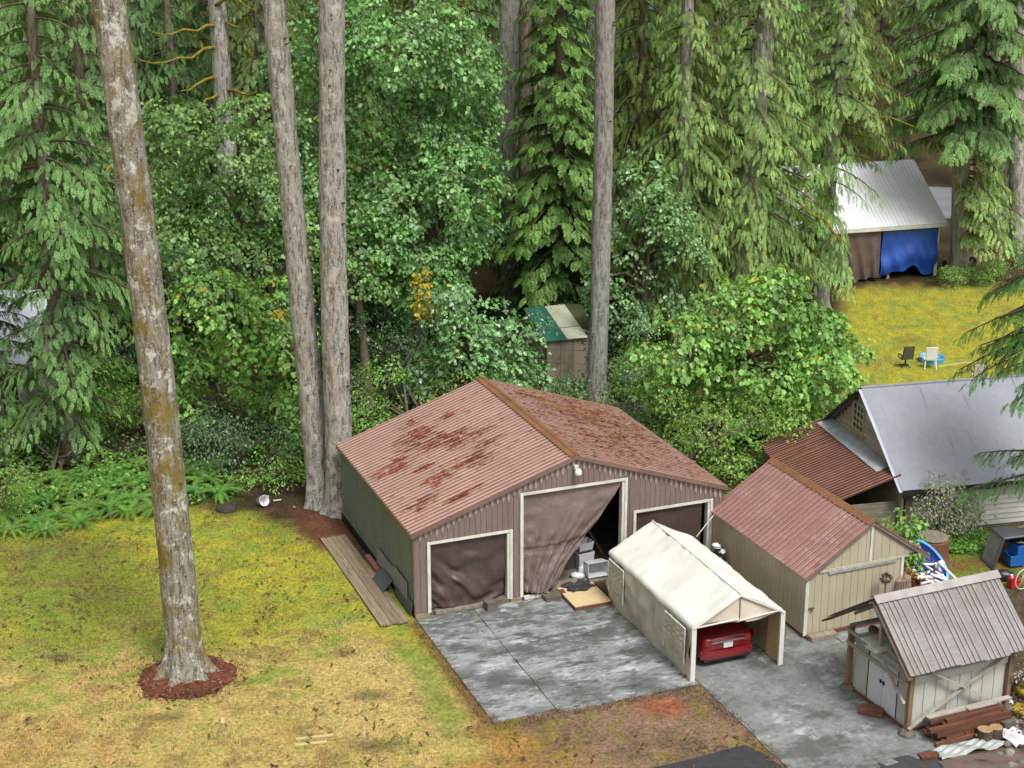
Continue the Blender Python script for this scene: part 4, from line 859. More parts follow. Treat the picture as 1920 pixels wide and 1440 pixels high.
RUST = (.20, .055, .025)
m_redroof = surf('red_brown_roof_metal', (.42, .25, .195), (.335, .195, .15), .6, (1, 1, 1), patches=(((.45, .32, .29), .5, .55, .75, (1, 1, 1), .5), ((.19, .085, .05), 1.3, .58, .70, (1, 1, 1), .6)), rough=.38, spec=.5, bump=.06, bs_=30, per_object=False, fine=.08)
m_redroof2 = surf('littered_red_roof_metal', (.41, .26, .21), (.33, .20, .155), .7, (1, 1, 1), patches=(((.20, .075, .045), 2.2, .56, .68, (1.0, .35, 1), .75), ((.27, .165, .085), .45, .50, .70, (1, 1, 1), .4), ((.40, .30, .27), 1.6, .60, .72, (1, .4, 1), .4)), rough=.45, spec=.45, bump=.15, bs_=30, per_object=False, fine=.12)
m_redcap = surf('ridge_cap_metal', (.24, .115, .055), (.17, .075, .035), 1.2, patches=(((.10, .07, .02), 3, .55, .7, (1, 1, 1), .5),), rough=.5)
m_trimbr = surf('brown_trim_metal', (.20, .125, .10), (.15, .09, .07), 2, rough=.45)
m_wallbr = surf('brown_wall_metal', (.205, .155, .138), (.165, .12, .105), 1.1, (1, 1, .3), patches=(((.09, .07, .055), 1.2, .62, .8, (1, 1, 1), .5),), rough=.5, spec=.4, per_object=False, fine=.08)
m_wallgr = surf('grey_green_wall_metal', (.15, .18, .165), (.11, .14, .122), 1.2, (1.2, 3, .22), patches=(((.20, .25, .24), 2.2, .6, .74, (1, 3, .16), .45), ((.055, .06, .035), .8, .55, .75, (1, 1, 1.4), .5), ((.12, .12, .05), 2, .62, .72, (1, 1, 1), .35)), rough=.5, spec=.4, per_object=False, fine=.1)
m_white = surf('weathered_white_paint', (.66, .64, .57), (.50, .48, .42), 2, patches=(((.20, .17, .13), 3, .62, .75, (1, 1, .5), .6),), rough=.6, spec=.35)
m_dark = surf('dark_interior', (.035, .032, .03), (.02, .02, .02), 1, rough=.95, spec=.05)
m_floor = surf('dusty_floor', (.17, .15, .125), (.11, .095, .08), 2, rough=.9, spec=.15, per_object=False)
m_tongue = surf('pale_brown_metal', (.36, .30, .275), (.29, .235, .21), 3, rough=.6)
m_steel = surf('painted_steel', (.12, .10, .09), (.08, .07, .06), 2, rough=.6)

m_ribtop = surf('lit_red_rib', (.55, .41, .35), (.46, .325, .27), 1.0, patches=(((.19, .085, .05), 1.6, .60, .72, (1, 1, 1), .6),), rough=.35, per_object=False)  # pale rib tops: wet sheen painted into the colour
m_ribside = surf('shaded_red_rib_foot', (.165, .085, .068), (.12, .06, .047), 2, rough=.6)  # rib sides painted darker: shade put into the colour, with some grime
m_ribtop2 = surf('lit_pink_rib', (.44, .29, .27), (.36, .205, .185), 1.2, rough=.38); m_ribside2 = surf('shaded_pink_rib_foot', (.17, .075, .06), (.13, .055, .045), 2, rough=.6)  # shed ribs: highlight on the tops and shade on the sides, painted in
m_ribtop3 = surf('lit_grey_rib', (.31, .30, .30), (.21, .195, .19), 1.6, rough=.4); m_ribside3 = surf('rust_stained_rib_foot', (.13, .095, .075), (.20, .165, .14), 3, rough=.7)  # pale tops are a painted highlight; the brown sides are rust
m_ribtop4 = surf('lit_rust_rib', (.36, .22, .18), (.24, .12, .085), 1.2, (1, .6, 1), patches=(((.15, .06, .035), 1.0, .5, .66, (1, 1, 1), .8),), rough=.7, per_object=False); m_ribside4 = surf('shaded_rust_rib', (.07, .03, .02), (.05, .022, .016), 2, rough=.9)  # light and shade of the corrugation put into the rib colours
# ---- the big three bay garage
garage = thing('metal_garage', 'large brown metal garage with three tarp hung openings and a rust red ribbed roof', 'garage', glob(0, 0), GYAW)
W, LG, EH, RH = 11.17, 8.64, 2.96, 4.82
OV = .10
def gab(x): return EH + (RH - EH) * (1 - abs(x - W / 2) / (W / 2))
sl = (RH - EH) / (W / 2)
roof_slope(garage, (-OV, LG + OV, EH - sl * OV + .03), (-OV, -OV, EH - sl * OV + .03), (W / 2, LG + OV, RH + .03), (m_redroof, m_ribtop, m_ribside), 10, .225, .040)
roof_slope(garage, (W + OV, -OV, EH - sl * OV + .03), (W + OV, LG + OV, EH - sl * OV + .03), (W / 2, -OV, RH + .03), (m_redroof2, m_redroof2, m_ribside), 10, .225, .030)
mb = MB()
for s in (-1, 1): mb.add([(W / 2, -OV - .02, RH + .10), (W / 2, LG + OV + .02, RH + .10), (W / 2 + s * .2, LG + OV + .02, RH + .10 - sl * .2), (W / 2 + s * .2, -OV - .02, RH + .10 - sl * .2)], [(0, 1, 2, 3)])
mb.tube([(W / 2, -OV - .02, RH + .09), (W / 2, LG + OV + .02, RH + .09)], .035, 6); mb.build('ridge_cap', m_redcap, garage)
for s in (0, 1):
    mb = MB(); xe = -OV if s == 0 else W + OV
    for y in (-OV - .035, LG + OV + .005): mb = MB(); mb.prism([(xe, EH - sl * OV - .10), (W / 2, RH - .07), (W / 2, RH + .075), (xe, EH - sl * OV + .055)], 1, y, y + .03); mb.build('rake_trim', m_trimbr, garage)
    mb = MB(); mb.b(xe - .035 if s == 0 else xe + .005, xe - .005 if s == 0 else xe + .035, -OV, LG + OV, EH - sl * OV - .09, EH - sl * OV + .02); mb.build('eave_trim', m_trimbr, garage)
DOORS = ((.49, 3.32, 2.54), (3.71, 7.44, 3.76), (7.81, 10.70, 2.52))
# front wall: ribbed siding sheets round the openings
def wall_piece(x0, x1, z0, top, mat, name, flip=1):
    pr = ribbed(x0, x1, 1, .19, .022, .035); mb = MB(); n = len(pr)
    vs = [(x, -z * flip, z0) for x, z in pr] + [(x, -z * flip, top(x)) for x, z in pr] + [(x, .05 * flip, z0) for x, z in pr] + [(x, .05 * flip, top(x)) for x, z in pr]
    fs = [(q, q + 1, n + q + 1, n + q) for q in range(n - 1)] + [(2 * n + q, 3 * n + q, 3 * n + q + 1, 2 * n + q + 1) for q in range(n - 1)] + [(q, 2 * n + q, 2 * n + q + 1, q + 1) for q in range(n - 1)] + [(0, n, 3 * n, 2 * n), (n - 1, 3 * n - 1, 4 * n - 1, 2 * n - 1)]
    mb.add(vs, fs); return mb.build(name, mat, garage)
gt = lambda x: gab(x) - .02
for x0, x1, z0 in ((.02, .49, .10), (.49, 1.9, 2.54), (1.9, 3.32, 2.54), (3.32, 3.71, .10), (3.71, 5.58, 3.76), (5.58, 7.44, 3.76), (7.44, 7.81, .10), (7.81, 9.25, 2.52), (9.25, 10.70, 2.52), (10.70, 11.15, .10)): wall_piece(x0, x1, z0, gt, m_wallbr, 'siding_panel')
# pale marks under the roof edge, one tongue on each rib, as thin flakes
mb = MB(); rd = random.Random(8); x = .19
while x < W - .1:
    h = rd.uniform(.20, .42); t0 = gab(x) - .11; w_ = .085 * rd.uniform(.8, 1.15)
    mb.add([(x - w_ * .6 + .02, -.026, t0 - sl * .0), (x + w_ * .6 + .02, -.026, t0), (x + w_ * .55 + .02, -.026, t0 - h * .6), (x + .02, -.026, t0 - h), (x - w_ * .55 + .02, -.026, t0 - h * .6)], [(0, 1, 2, 3, 4)]); x += .19
tag(mb.build('pale_tongues', m_tongue, garage), kind='stuff')
# left and right and back walls
def side_wall(x, flip, mat, npan):
    for i in range(npan):
        y0, y1 = .0 + LG * i / npan, LG * (i + 1) / npan - .004; pr = ribbed(y0, y1, 1, .3, .012, .03); mb = MB(); n = len(pr)
        vs = [(x - z * flip, y, .28) for y, z in pr] + [(x - z * flip, y, EH - .02) for y, z in pr] + [(x + .05 * flip, y, .28) for y, z in pr] + [(x + .05 * flip, y, EH - .02) for y, z in pr]
        fs = [(q, q + 1, n + q + 1, n + q) for q in range(n - 1)] + [(2 * n + q, 3 * n + q, 3 * n + q + 1, 2 * n + q + 1) for q in range(n - 1)] + [(q, 2 * n + q, 2 * n + q + 1, q + 1) for q in range(n - 1)] + [(n + q, n + q + 1, 3 * n + q + 1, 3 * n + q) for q in range(n - 1)]
        mb.add(vs, fs); mb.build('siding_panel', mat, garage)
side_wall(0, 1, m_wallgr, 9); side_wall(W, -1, m_wallbr, 9)
mb = MB(); mb.prism([(.06, .0), (W - .06, .0), (W - .06, EH - .04), (W / 2, RH - .06), (.06, EH - .04)], 1, LG - .06, LG - .01); mb.build('back_wall', m_wallbr, garage)
for x_ in (0, W): mb = MB(); mb.b(x_ - .03, x_ + .03, .03, LG, -.1, .275); mb.build('skirt_board', m_dark, garage)
mb = MB(); mb.b(-.028, .018, -.024, .0, .1, EH - .03); mb.build('corner_trim', m_trimbr, garage); mb = MB(); mb.b(W - .018, W + .028, -.024, .0, .1, EH - .03); mb.build('corner_trim', m_trimbr, garage)
mb = MB(); mb.b(.06, W - .06, .0, LG - .07, -.05, .12); mb.build('floor', m_floor, garage)
m_sill = surf('sill_wood', (.30, .25, .15), (.18, .14, .09), 4, rough=.9)
for x0, x1 in ((.0, .49), (3.32, 3.71), (7.44, 7.81), (10.7, 11.15)): mb = MB(); mb.b(x0, x1, -.06, .06, -.05, .10); mb.build('sill_plate', m_sill, garage)
for x0, x1, h in DOORS:
    for q, (a, b, c, d) in enumerate(((x0 - .06, x0 + .03, .1, h + .05), (x1 - .03, x1 + .06, .1, h + .05), (x0 + .033, x1 - .033, h - .04, h + .05))):
        mb = MB(); mb.b(a, b, -.055, -.024, c, d); mb.build('door_casing', m_white, garage)
    for a, b in ((x0 + .0, x0 + .06), (x1 - .12, x1 - .0)):
        mb = MB(); mb.b(a, b, -.02, .20, .1, h - .05); mb.build('door_jamb', m_white, garage)
fl = MB(); fl.b(W / 2 - .07, W / 2 + .07, -.16, -.028, 4.42, 4.54); fl.tube([(W / 2, -.16, 4.46), (W / 2, -.26, 4.42)], .03, 8)
lamp = fl.build('flood_light', m_white, garage)
fl = MB(); fl.lathe([(.05, .10), (.11, .02), (.13, -.10), (.10, -.13), (0, -.13)], 14, (W / 2, -.28, 4.40)); fl.build('lamp_head', surf('white_lamp_plastic', (.78, .78, .76), (.7, .7, .68), 3, rough=.4), lamp, smooth=True)
# needles lying on the roof
def roof_litter(n, seed, side, cl, mat, hold=0.0):
    r = np.random.default_rng(seed); P = np.zeros((0, 2))
    while len(P) < n:
        q = r.uniform(.02, .98, (20000, 2)); u, v = q.T
        d = np.max([np.exp(-(((u - a) / c) ** 2 + ((v - b) / e) ** 2)) for a, b, c, e in cl], 0)
        P = np.concatenate([P, q[r.uniform(size=20000) < d * np.where(vnoise(u * 9, v * 70, 0 * u, seed) + .6 * vnoise(u * 30, v * 40, 0 * u, seed + 3) > .0, 1, .06) + hold]])
    P = P[:n]
    u, v = P[:, 0], P[:, 1]; X = u * W / 2 if side == 0 else W - u * W / 2; Z = EH + (RH - EH) * u + .05 + r.uniform(0, .03, n); Y = v * LG
    c = np.stack([X, Y, Z], 1); sg = 1 if side == 0 else -1
    d = np.stack([np.ones(n), r.normal(0, .45, n), sg * sl * np.ones(n) + r.normal(0, .1, n)], 1); d = norm(d); e = norm(np.cross(d, np.array([-sg * sl, 0, 1.])[None] + r.normal(0, .2, (n, 3))))
    l = r.uniform(.03, .11, (n, 1)); w = r.uniform(.008, .022, (n, 1))
    V = np.stack([c - d * l - e * w, c + d * l - e * w, c + d * l + e * w, c - d * l + e * w], 1).reshape(-1, 3)
    return tag(link('needle_litter', np_mesh('needle_litter', V, np.arange(4 * n).reshape(-1, 4), mat), garage), kind='stuff')
m_needle = leafmat('rusty_needles', (.22, .085, .04), (.14, .06, .032), (.30, .18, .06), trans=0, k=1, rough=.9, spec=.1, cfrac=.15)
m_needle2 = leafmat('brown_needles', (.24, .13, .05), (.15, .07, .035), (.33, .22, .08), trans=0, k=1, rough=.9, spec=.1, cfrac=.2)
# (u from eave to ridge, v from front to back)
roof_litter(3600, 2, 0, ((.50, .62, .11, .035), (.62, .54, .10, .035), (.55, .57, .06, .05), (.40, .76, .09, .04), (.33, .68, .06, .025), (.48, .33, .12, .035), (.60, .27, .06, .02), (.14, .57, .08, .03), (.22, .62, .05, .02), (.16, .18, .06, .03), (.27, .31, .04, .03), (.37, .10, .09, .015), (.62, .80, .06, .02), (.45, .9, .07, .02), (.70, .42, .06, .015), (.30, .45, .05, .012)), m_needle, .0015)
roof_litter(2400, 3, 1, ((.42, .80, .24, .15), (.3, .65, .2, .2), (.7, .86, .12, .07)), m_needle2, .01)
roof_litter(1500, 4, 1, ((.55, .35, .4, .3), (.6, .5, .3, .2)), m_needle, .05)

def cloth(name, label, fn, nu, nv, mat, group=None, cat='tarp', loc=(0, 0, 0), rz=0, th=.012):
    mb = MB(); mb.grid(fn, nu, nv); o = mb.build(name, mat, smooth=True); o.location = loc; o.rotation_euler = (0, 0, rz)
    return tag(o, label, cat, group)
def tarpmat(name, a, b_, hi, rough=.32, bump=.25):
    return surf(name, a, b_, 1.3, (1, 1, 1), patches=((hi, 2.5, .60, .80, (.6, 1, 1.8), .28), (tuple(x * .6 for x in a), 3, .6, .8, (1, 1, 1), .5)), rough=rough, spec=.5, bump=bump, bs_=7, per_object=False, fine=.14)
m_tarp = tarpmat('brown_tarp', (.082, .055, .047), (.056, .037, .032), (.24, .19, .17))
m_tarp2 = tarpmat('sun_faded_brown_tarp', (.175, .13, .115), (.13, .094, .082), (.34, .25, .22), .42)
GT = 'brown tarps hung in the garage openings'
def tarp_left(u, v):
    x = .52 + 2.64 * u; z = 2.52 - 2.30 * v - .10 * math.sin(u * 3.1) * v
    nz = lambda a_, b_, s_: float(vnoise(np.array([u * a_]), np.array([v * b_]), np.array([0.]), s_)[0])
    w1 = 2.6 * nz(3.2, 2.6, 4); amp = (.35 + .65 * abs(nz(2.5, 3.5, 6)) * 2)
    fold = .055 * amp * math.sin(19 * (v * .9 - 1.15 * u + .85 * u * u) + w1) * float(smooth(.05, .5, v)) + .030 * amp * math.sin(43 * (v * .7 - 1.0 * u + .5 * u * u) + 1.7 * w1) * v + .022 * math.sin(36 * (u * (1.2 - .5 * v)) + 2 * w1) * (1 - u) * v + .035 * nz(11, 9, 8) * v
    bul = -.22 * math.sin(math.pi * min(1, u * 1.05)) * v ** 1.4
    return (x, .10 + float(fold) + bul * .8 + .15 * u * (v ** 3), z + .05 * float(fold))
cloth('tarp', 'dark brown wrinkled tarp hanging in the left garage opening', tarp_left, 80, 80, m_tarp, GT, loc=glob(0, 0), rz=GYAW)
def tarp_mid(u, v):
    xr = 7.38 - 2.58 * v ** 1.05; x = 3.74 + (xr - 3.74) * u; z = 3.74 - 3.42 * v - .06 * math.sin(u * 3.1)
    fold = .06 * math.sin(26 * (u * .8 + v * .9 * u)) * v ** 1.5 + .035 * math.sin(9 * v + 3 * u) + .022 * math.sin(47 * (u + .55 * v * u)) * v + .05 * float(vnoise(np.array([u * 10.]), np.array([v * 14.]), np.array([0.]), 5)[0]) * (.3 + v) + .05 * smooth(.55, .575, v + .05 * u) - .03 * smooth(.60, .63, v)
    return (x, .06 + float(fold) - .30 * math.sin(math.pi * u) * v ** 1.2 * .8 - .1 * v, z)
cloth('tarp', 'faded brown tarp pulled aside to the left in the tall middle garage opening', tarp_mid, 70, 80, m_tarp2, GT, loc=glob(0, 0), rz=GYAW)
def tarp_right(u, v):
    x = 7.86 + 2.55 * u; z = 2.48 - 2.3 * v; return (x, .08 + .05 * math.sin(13 * u + 2 * v) * (.3 + v), z)
cloth('tarp', 'brown tarp in the right garage opening behind the white canopy', tarp_right, 30, 16, m_tarp, GT, loc=glob(0, 0), rz=GYAW)

# ---- red roofed garden shed
m_beige = surf('beige_painted_siding', (.44, .395, .285), (.385, .34, .24), 1.2, (1, 1, .3), patches=(((.28, .26, .15), .7, .55, .8, (1, 1, 1), .45), ((.20, .165, .10), 1.6, .66, .8, (1, 1, .4), .4)), rough=.7, spec=.3, per_object=False)
m_beigedk = surf('shed_groove', (.20, .165, .10), (.15, .12, .08), 1, rough=.9)
m_shedroof = surf('pinkish_red_roof_metal', (.30, .165, .135), (.24, .125, .10), .7, (1, 1, 1), patches=(((.46, .33, .31), 1.6, .52, .66, (2.4, .35, .6), .45), ((.20, .085, .05), .9, .60, .75, (1, 1, 1), .5)), rough=.4, spec=.5, per_object=False, fine=.08)
SY = .398; shed = thing('garden_shed', 'beige wooden shed with a rust red ribbed metal roof, right of the white car canopy', 'shed', (9.199, 45.518, 0), SY)
SW, SL, SE, SR = 3.52, 5.85, 2.16, 3.62; sx = 2.315; ss = (SR - SE) / sx
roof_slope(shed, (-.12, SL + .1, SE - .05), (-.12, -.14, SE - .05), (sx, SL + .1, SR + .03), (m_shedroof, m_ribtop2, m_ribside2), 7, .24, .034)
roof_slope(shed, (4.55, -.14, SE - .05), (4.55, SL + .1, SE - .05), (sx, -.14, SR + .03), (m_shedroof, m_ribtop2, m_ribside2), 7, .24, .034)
mb = MB()
for s in (-1, 1): mb.add([(sx, -.16, SR + .075), (sx, SL + .12, SR + .075), (sx + s * .2, SL + .12, SR + .075 - ss * .2), (sx + s * .2, -.16, SR + .075 - ss * .2)], [(0, 1, 2, 3)])
mb.build('ridge_cap', m_redcap, shed)
mb = MB(); mb.prism([(-.12, SE - .19), (sx, SR - .09), (4.55, SE - .19), (4.55, SE - .07), (sx, SR + .02), (-.12, SE - .07)], 1, -.12, -.09); mb.build('rake_board', surf('grey_fascia', (.20, .175, .14), (.13, .11, .085), 3, rough=.85), shed)
stop = lambda x: (SE - .08 + ss * x) if x < sx else (SR - .08 - ss * (x - sx))
def plank_wall(parent, axis_, a0, a1, other, z0, top, w, mat, flip, th=.03, name='siding_board'):
    n = max(1, round((a1 - a0) / w)); ww = (a1 - a0) / n
    for i in range(n):
        p, q = a0 + ww * i + .006, a0 + ww * (i + 1) - .006; mb = MB()
        poly = [(p, z0), (q, z0), (q, top(q)), (p, top(p))]
        if p < sx < q and name == 'gable_board': poly = [(p, z0), (q, z0), (q, top(q)), (sx, top(sx)), (p, top(p))]
        t0, t1 = (other, other + th * flip)
        mb.prism(poly, axis_, min(t0, t1), max(t0, t1)); mb.build(name, mat, parent)
plank_wall(shed, 0, .0, SL, .0, .14, lambda y: SE - .02, .24, m_beige, -1)
plank_wall(shed, 1, .02, SW, .0, .14, lambda x: 2.22, .27, m_beige, -1)
plank_wall(shed, 1, .34, 4.2, .0, 2.30, lambda x: max(2.32, stop(x)), .29, m_beige, -1, name='gable_board')
mb = MB(); mb.b(.008, SW - .01, .004, SL - .01, .1, 2.16); mb.b(.3, 4.2, .006, .02, 2.2, 2.5); mb.build('inner_wall', m_beigedk, shed)
mb = MB(); mb.b(-.06, .055, -.075, -.032, .12, SE - .03); mb.build('corner_board', m_white, shed); mb = MB(); mb.b(SW - .03, SW + .07, -.075, -.032, .12, 2.24); mb.build('corner_board', m_white, shed)
mb = MB(); mb.b(.42, 3.75, -.07, -.034, 2.20, 2.29); mb.build('trim_board', surf('mossy_white_trim', (.50, .47, .36), (.36, .35, .24), 4, rough=.7), shed); mb = MB(); mb.b(.75, 3.3, -.085, -.072, 2.1, 2.2); mb.build('door_track', surf('track_metal', (.36, .37, .35), (.25, .25, .23), 3, rough=.4), shed)
mb = MB(); mb.b(2.25, 2.33, -.07, -.034, 2.30, SR - .12); mb.build('gable_trim', m_white, shed)
mb = MB(); mb.b(.10, .30, -.06, -.034, 1.0, 1.05); mb.tube([(.2, -.04, 1.03), (.2, -.09, 1.0), (.2, -.09, .92)], .02, 6); mb.build('door_latch', m_steel, shed)
m_redwood = surf('wet_red_wood', (.165, .07, .04), (.085, .038, .025), 2, (5, .5, 5), patches=(((.08, .035, .02), 2, .55, .7, (5, .6, 5), .6),), rough=.55, spec=.4, rnd=.3)
for x in (.06, 3.3):
    mb = MB(); mb.b(x - .05, x + .10, -.25, SL, .0, .14); mb.build('skid', m_redwood, shed)
mb = MB(); mb.b(.1, SW, -.1, -.03, .0, .14); mb.build('skid', m_redwood, shed)
# the shed's ramp block
m_grwood = surf('grey_weathered_wood', (.26, .225, .18), (.17, .145, .115), 2.5, (5, .5, 5), patches=(((.07, .055, .04), 2, .56, .72, (4, .5, 4), .65),), rough=.85, spec=.2, rnd=.22, bump=.3, bs_=18)
o = MB(); o.b(.05, 1.0, -.42, -.14, .03, .19); o = o.build('timber_block', m_grwood); o.location = shed.location; o.rotation_euler = (0, 0, SY); tag(o, 'weathered timber step on the concrete at the shed door corner', 'step')

# ---- pole shelter with the white metal cabinet shed inside
PX, PY, PYAW = 9.95, 42.25, -1.16
shel = thing('pole_shelter', 'open pole shelter with a grey ribbed metal roof and crossed braces', 'shelter', (PX, PY, 0), PYAW)
PW, PL = 2.85, 3.45; m_post = surf('brown_post_wood', (.27, .175, .095), (.16, .105, .06), 3, (1, 1, .25), patches=(((.10, .07, .05), 3, .58, .72, (1, 1, .3), .6),), rough=.8, rnd=.15)
m_brace = surf('pale_grey_brace', (.40, .37, .32), (.28, .25, .21), 3, (3, 1, 3), rough=.85, rnd=.12)
m_silver = surf('worn_grey_roof_metal', (.235, .225, .22), (.17, .155, .148), 1.6, (1, .35, 1), patches=(((.15, .125, .11), 2.4, .54, .70, (3.0, .25, 1), .7), ((.38, .375, .38), 1.1, .56, .75, (1, .5, 1), .4), ((.32, .24, .17), .8, .6, .75, (1, 1, 1), .35)), rough=.4, spec=.5, per_object=False, fine=.12)
E0, R0, ax0 = 2.1, 3.5, PW / 2
o_ = .5; rs = (R0 - E0) / (PW / 2)
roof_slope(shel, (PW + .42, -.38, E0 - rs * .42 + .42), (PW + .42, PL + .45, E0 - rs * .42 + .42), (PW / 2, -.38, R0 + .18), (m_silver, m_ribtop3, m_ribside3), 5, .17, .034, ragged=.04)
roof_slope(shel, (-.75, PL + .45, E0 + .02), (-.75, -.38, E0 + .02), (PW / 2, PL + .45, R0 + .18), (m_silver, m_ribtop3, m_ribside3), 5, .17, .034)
mb = MB()
for s in (-1, 1): mb.add([(PW / 2, -.42, R0 + .27), (PW / 2, PL + .47, R0 + .27), (PW / 2 + s * .2, PL + .47, R0 + .27 - .16), (PW / 2 + s * .2, -.42, R0 + .27 - .16)], [(0, 1, 2, 3)])
mb.build('ridge_cap', surf('pale_ridge_metal', (.36, .33, .32), (.28, .25, .24), 2, rough=.45), shel)
m_fas = surf('dark_fascia', (.105, .075, .055), (.07, .05, .04), 3, rough=.8)
mb = MB(); mb.beam((PW / 2, -.40, R0 + .06), (-.78, -.40, E0 - .10), .05, .27, (0, 1, 0)); mb.build('rake_board', m_fas, shel)
mb = MB(); mb.beam((PW / 2, -.38, R0 + .08), (PW + .42, -.38, E0 - rs * .42 + .33), .04, .17, (0, 1, 0)); mb.build('rake_board', m_fas, shel)
for x, y in ((0, 0), (PW, 0), (0, PL), (PW, PL)):
    mb = MB(); mb.b(x - .07, x + .07, y - .07, y + .07, .16, E0); mb.build('post', m_post, shel)
    mb = MB(); mb.lathe([(.26, 0), (.24, .1), (.15, .2), (0, .2)], 8, (x, y, 0)); mb.build('pier_block', surf('pier_concrete', (.15, .14, .11), (.10, .09, .075), 5, rough=.95), shel)
for a, b_, w in (((-.1, -.10, E0 - .12), (PW + .1, -.10, E0 - .12), .09), ((PW + .0, -.1, E0 + .02), (PW + .0, PL + .1, E0 + .02), .1), ((0, -.1, E0 + .02), (0, PL + .1, E0 + .02), .1), ((-.05, -.12, E0 - .85 + .35), (PW, -.12, E0 - .5), .08)):
    mb = MB(); mb.beam(a, b_, .045, .11); mb.build('beam', m_brace, shel)
mb = MB(); mb.b(PW / 2 - .05, PW / 2 + .05, -.09, -.02, E0 - .1, R0); mb.build('king_post', m_brace, shel)
mb = MB(); mb.beam((PW + .10, -.05, .25), (PW + .10, PL + .05, E0 - .05), .045, .1, (1, 0, 0)); mb.build('brace', m_brace, shel)
mb = MB(); mb.beam((PW + .15, .55, E0 - .15), (PW + .15, PL - .2, .28), .045, .1, (1, 0, 0)); mb.build('brace', m_brace, shel)
mb = MB(); mb.beam((PW - .05, -.14, 1.0), (PW * .62, -.14, E0 - .3), .04, .09, (0, 1, 0)); mb.build('brace', m_brace, shel)
for i, y in enumerate((.5, 1.4, 2.4, 3.2)):
    mb = MB(); mb.beam((-.6, y, E0 + .02), (PW / 2, y, R0 + .06), .04, .09); mb.beam((PW / 2, y, R0 + .06), (PW + .35, y, E0 + .0), .04, .09); mb.build('rafter', m_brace, shel)
m_cab = surf('chalky_white_metal', (.50, .50, .46), (.43, .43, .39), 1.2, (1, 1, .5), patches=(((.36, .33, .22), .9, .56, .75, (1, 1, 1), .5), ((.24, .17, .11), 2.2, .68, .8, (1, 1, .5), .5)), rough=.5, per_object=False)
m_cabroof = surf('grey_blue_metal', (.40, .43, .43), (.32, .35, .345), 1, rough=.45)
m_cabdoor = surf('white_door_metal', (.64, .66, .69), (.58, .60, .63), 1, rough=.4, patches=(((.40, .37, .30), 1.5, .68, .8, (1, 1, 1), .5),))
cab = thing('metal_storage_shed', 'low white metal storage shed with a double door standing under the pole shelter', 'shed', (PX, PY, 0), PYAW)
x0, x1, y0, y1 = .10, PW - .10, .12, PL - .05; ch = 1.72
mb = MB(); mb.b(x0, x1, y0, y1, .10, ch); mb.prism([(x0, ch), (x1, ch), ((x0 + x1) / 2, ch + .42)], 1, y0 + .005, y1 - .005); mb.build('body', m_cab, cab)
for i in range(8):
    y = y0 + (y1 - y0) * i / 8 + .012; mb = MB(); mb.b(x1 + .003, x1 + .022, y, y + (y1 - y0) / 8 - .07, .14, ch - .02); mb.build('wall_panel', m_cab, cab)
for s in (-1, 1):
    mb = MB(); xm = (x0 + x1) / 2; mb.add([(xm, y0 - .06, ch + .50), (xm, y1 + .06, ch + .50), (xm + s * (x1 - x0 + .2) / 2, y1 + .06, ch + .06), (xm + s * (x1 - x0 + .2) / 2, y0 - .06, ch + .06)], [(0, 1, 2, 3)])
    mb.add([(xm + s * (x1 - x0 + .2) / 2, y0 - .06, ch + .06), (xm + s * (x1 - x0 + .2) / 2, y1 + .06, ch + .06), (xm + s * (x1 - x0 + .16) / 2, y1 + .06, ch - .16), (xm + s * (x1 - x0 + .16) / 2, y0 - .06, ch - .16)], [(0, 1, 2, 3)])
    mb.build('roof', m_cabroof if s < 0 else m_cab, cab)
mb = MB(); mb.add([(x0 - .02, y0 - .062, ch - .05), (x1 + .02, y0 - .062, ch - .05), (x1 + .05, y0 - .062, ch + .07), ((x0 + x1) / 2, y0 - .062, ch + .5), (x0 - .05, y0 - .062, ch + .07)], [(0, 1, 2, 3, 4)]); mb.build('gable_panel', m_cabroof, cab)
for a in (.80, 1.48):
    mb = MB(); mb.b(a + .012, a + .668, y0 - .03, y0 - .002, .16, ch - .09); d = mb.build('door', m_cabdoor, cab)
    mb = MB(); hx = a + .61 if a < 1 else a + .07; mb.b(hx - .035, hx + .035, y0 - .06, y0 - .03, .92, 1.02); mb.build('handle', m_dark, d)
for a, b_ in ((x0 + .01, .79), (2.17, x1 - .01)):
    mb = MB(); mb.b(a, b_ - .04, y0 - .02, y0 - .002, .16, ch - .09); mb.build('front_panel', m_cab, cab)
mb = MB(); mb.b(.765, .795, y0 - .035, y0 - .002, .14, ch - .06); mb.b(2.155, 2.185, y0 - .035, y0 - .002, .14, ch - .06); mb.build('door_frame', m_dark, cab)
mb = MB(); mb.b(x0 - .03, x1 + .03, y0 - .05, y1, .04, .10); mb.build('floor_frame', m_redwood, cab)

# ---- house with the grey sheet roof and the rusty lean-to
HYAW = -1.345; hx, hy = 12.42, 60.1
house = thing('grey_roofed_house', 'old board sided house under a smooth grey sheet roof, cut by the right border', 'house', (hx, hy, 0), HYAW)
HW, HL, HE, HR, RX = 6.95, 12.5, 1.92, 4.56, 3.22
m_sheet = surf('grey_roof_sheet', (.255, .27, .295), (.23, .245, .27), .5, (1, 1, 1), patches=(((.30, .32, .35), .5, .55, .75, (1, .3, 1), .4), ((.06, .065, .075), 1.5, .62, .66, (.28, 4.5, .28), .7)), rough=.8, spec=.25, bump=.12, bs_=5, per_object=False, fine=.05)
m_black = surf('black_tarp_edge', (.025, .026, .028), (.015, .016, .018), 3, rough=.35, spec=.5)
def sheet(u, v):   # u along ridge, v from ridge to near eave
    x = RX + (HW + .15 - RX) * v; z = HR - (HR - HE) * v + .03 * math.sin(9 * u + 3 * v) * v; z += .02 * math.sin(31 * u) * v * v
    return (x, -.05 + HL * u, z - .05 * math.sin(math.pi * v))
mb = MB(); mb.grid(sheet, 60, 14); mb.build('roof_sheet', m_sheet, house, smooth=True)
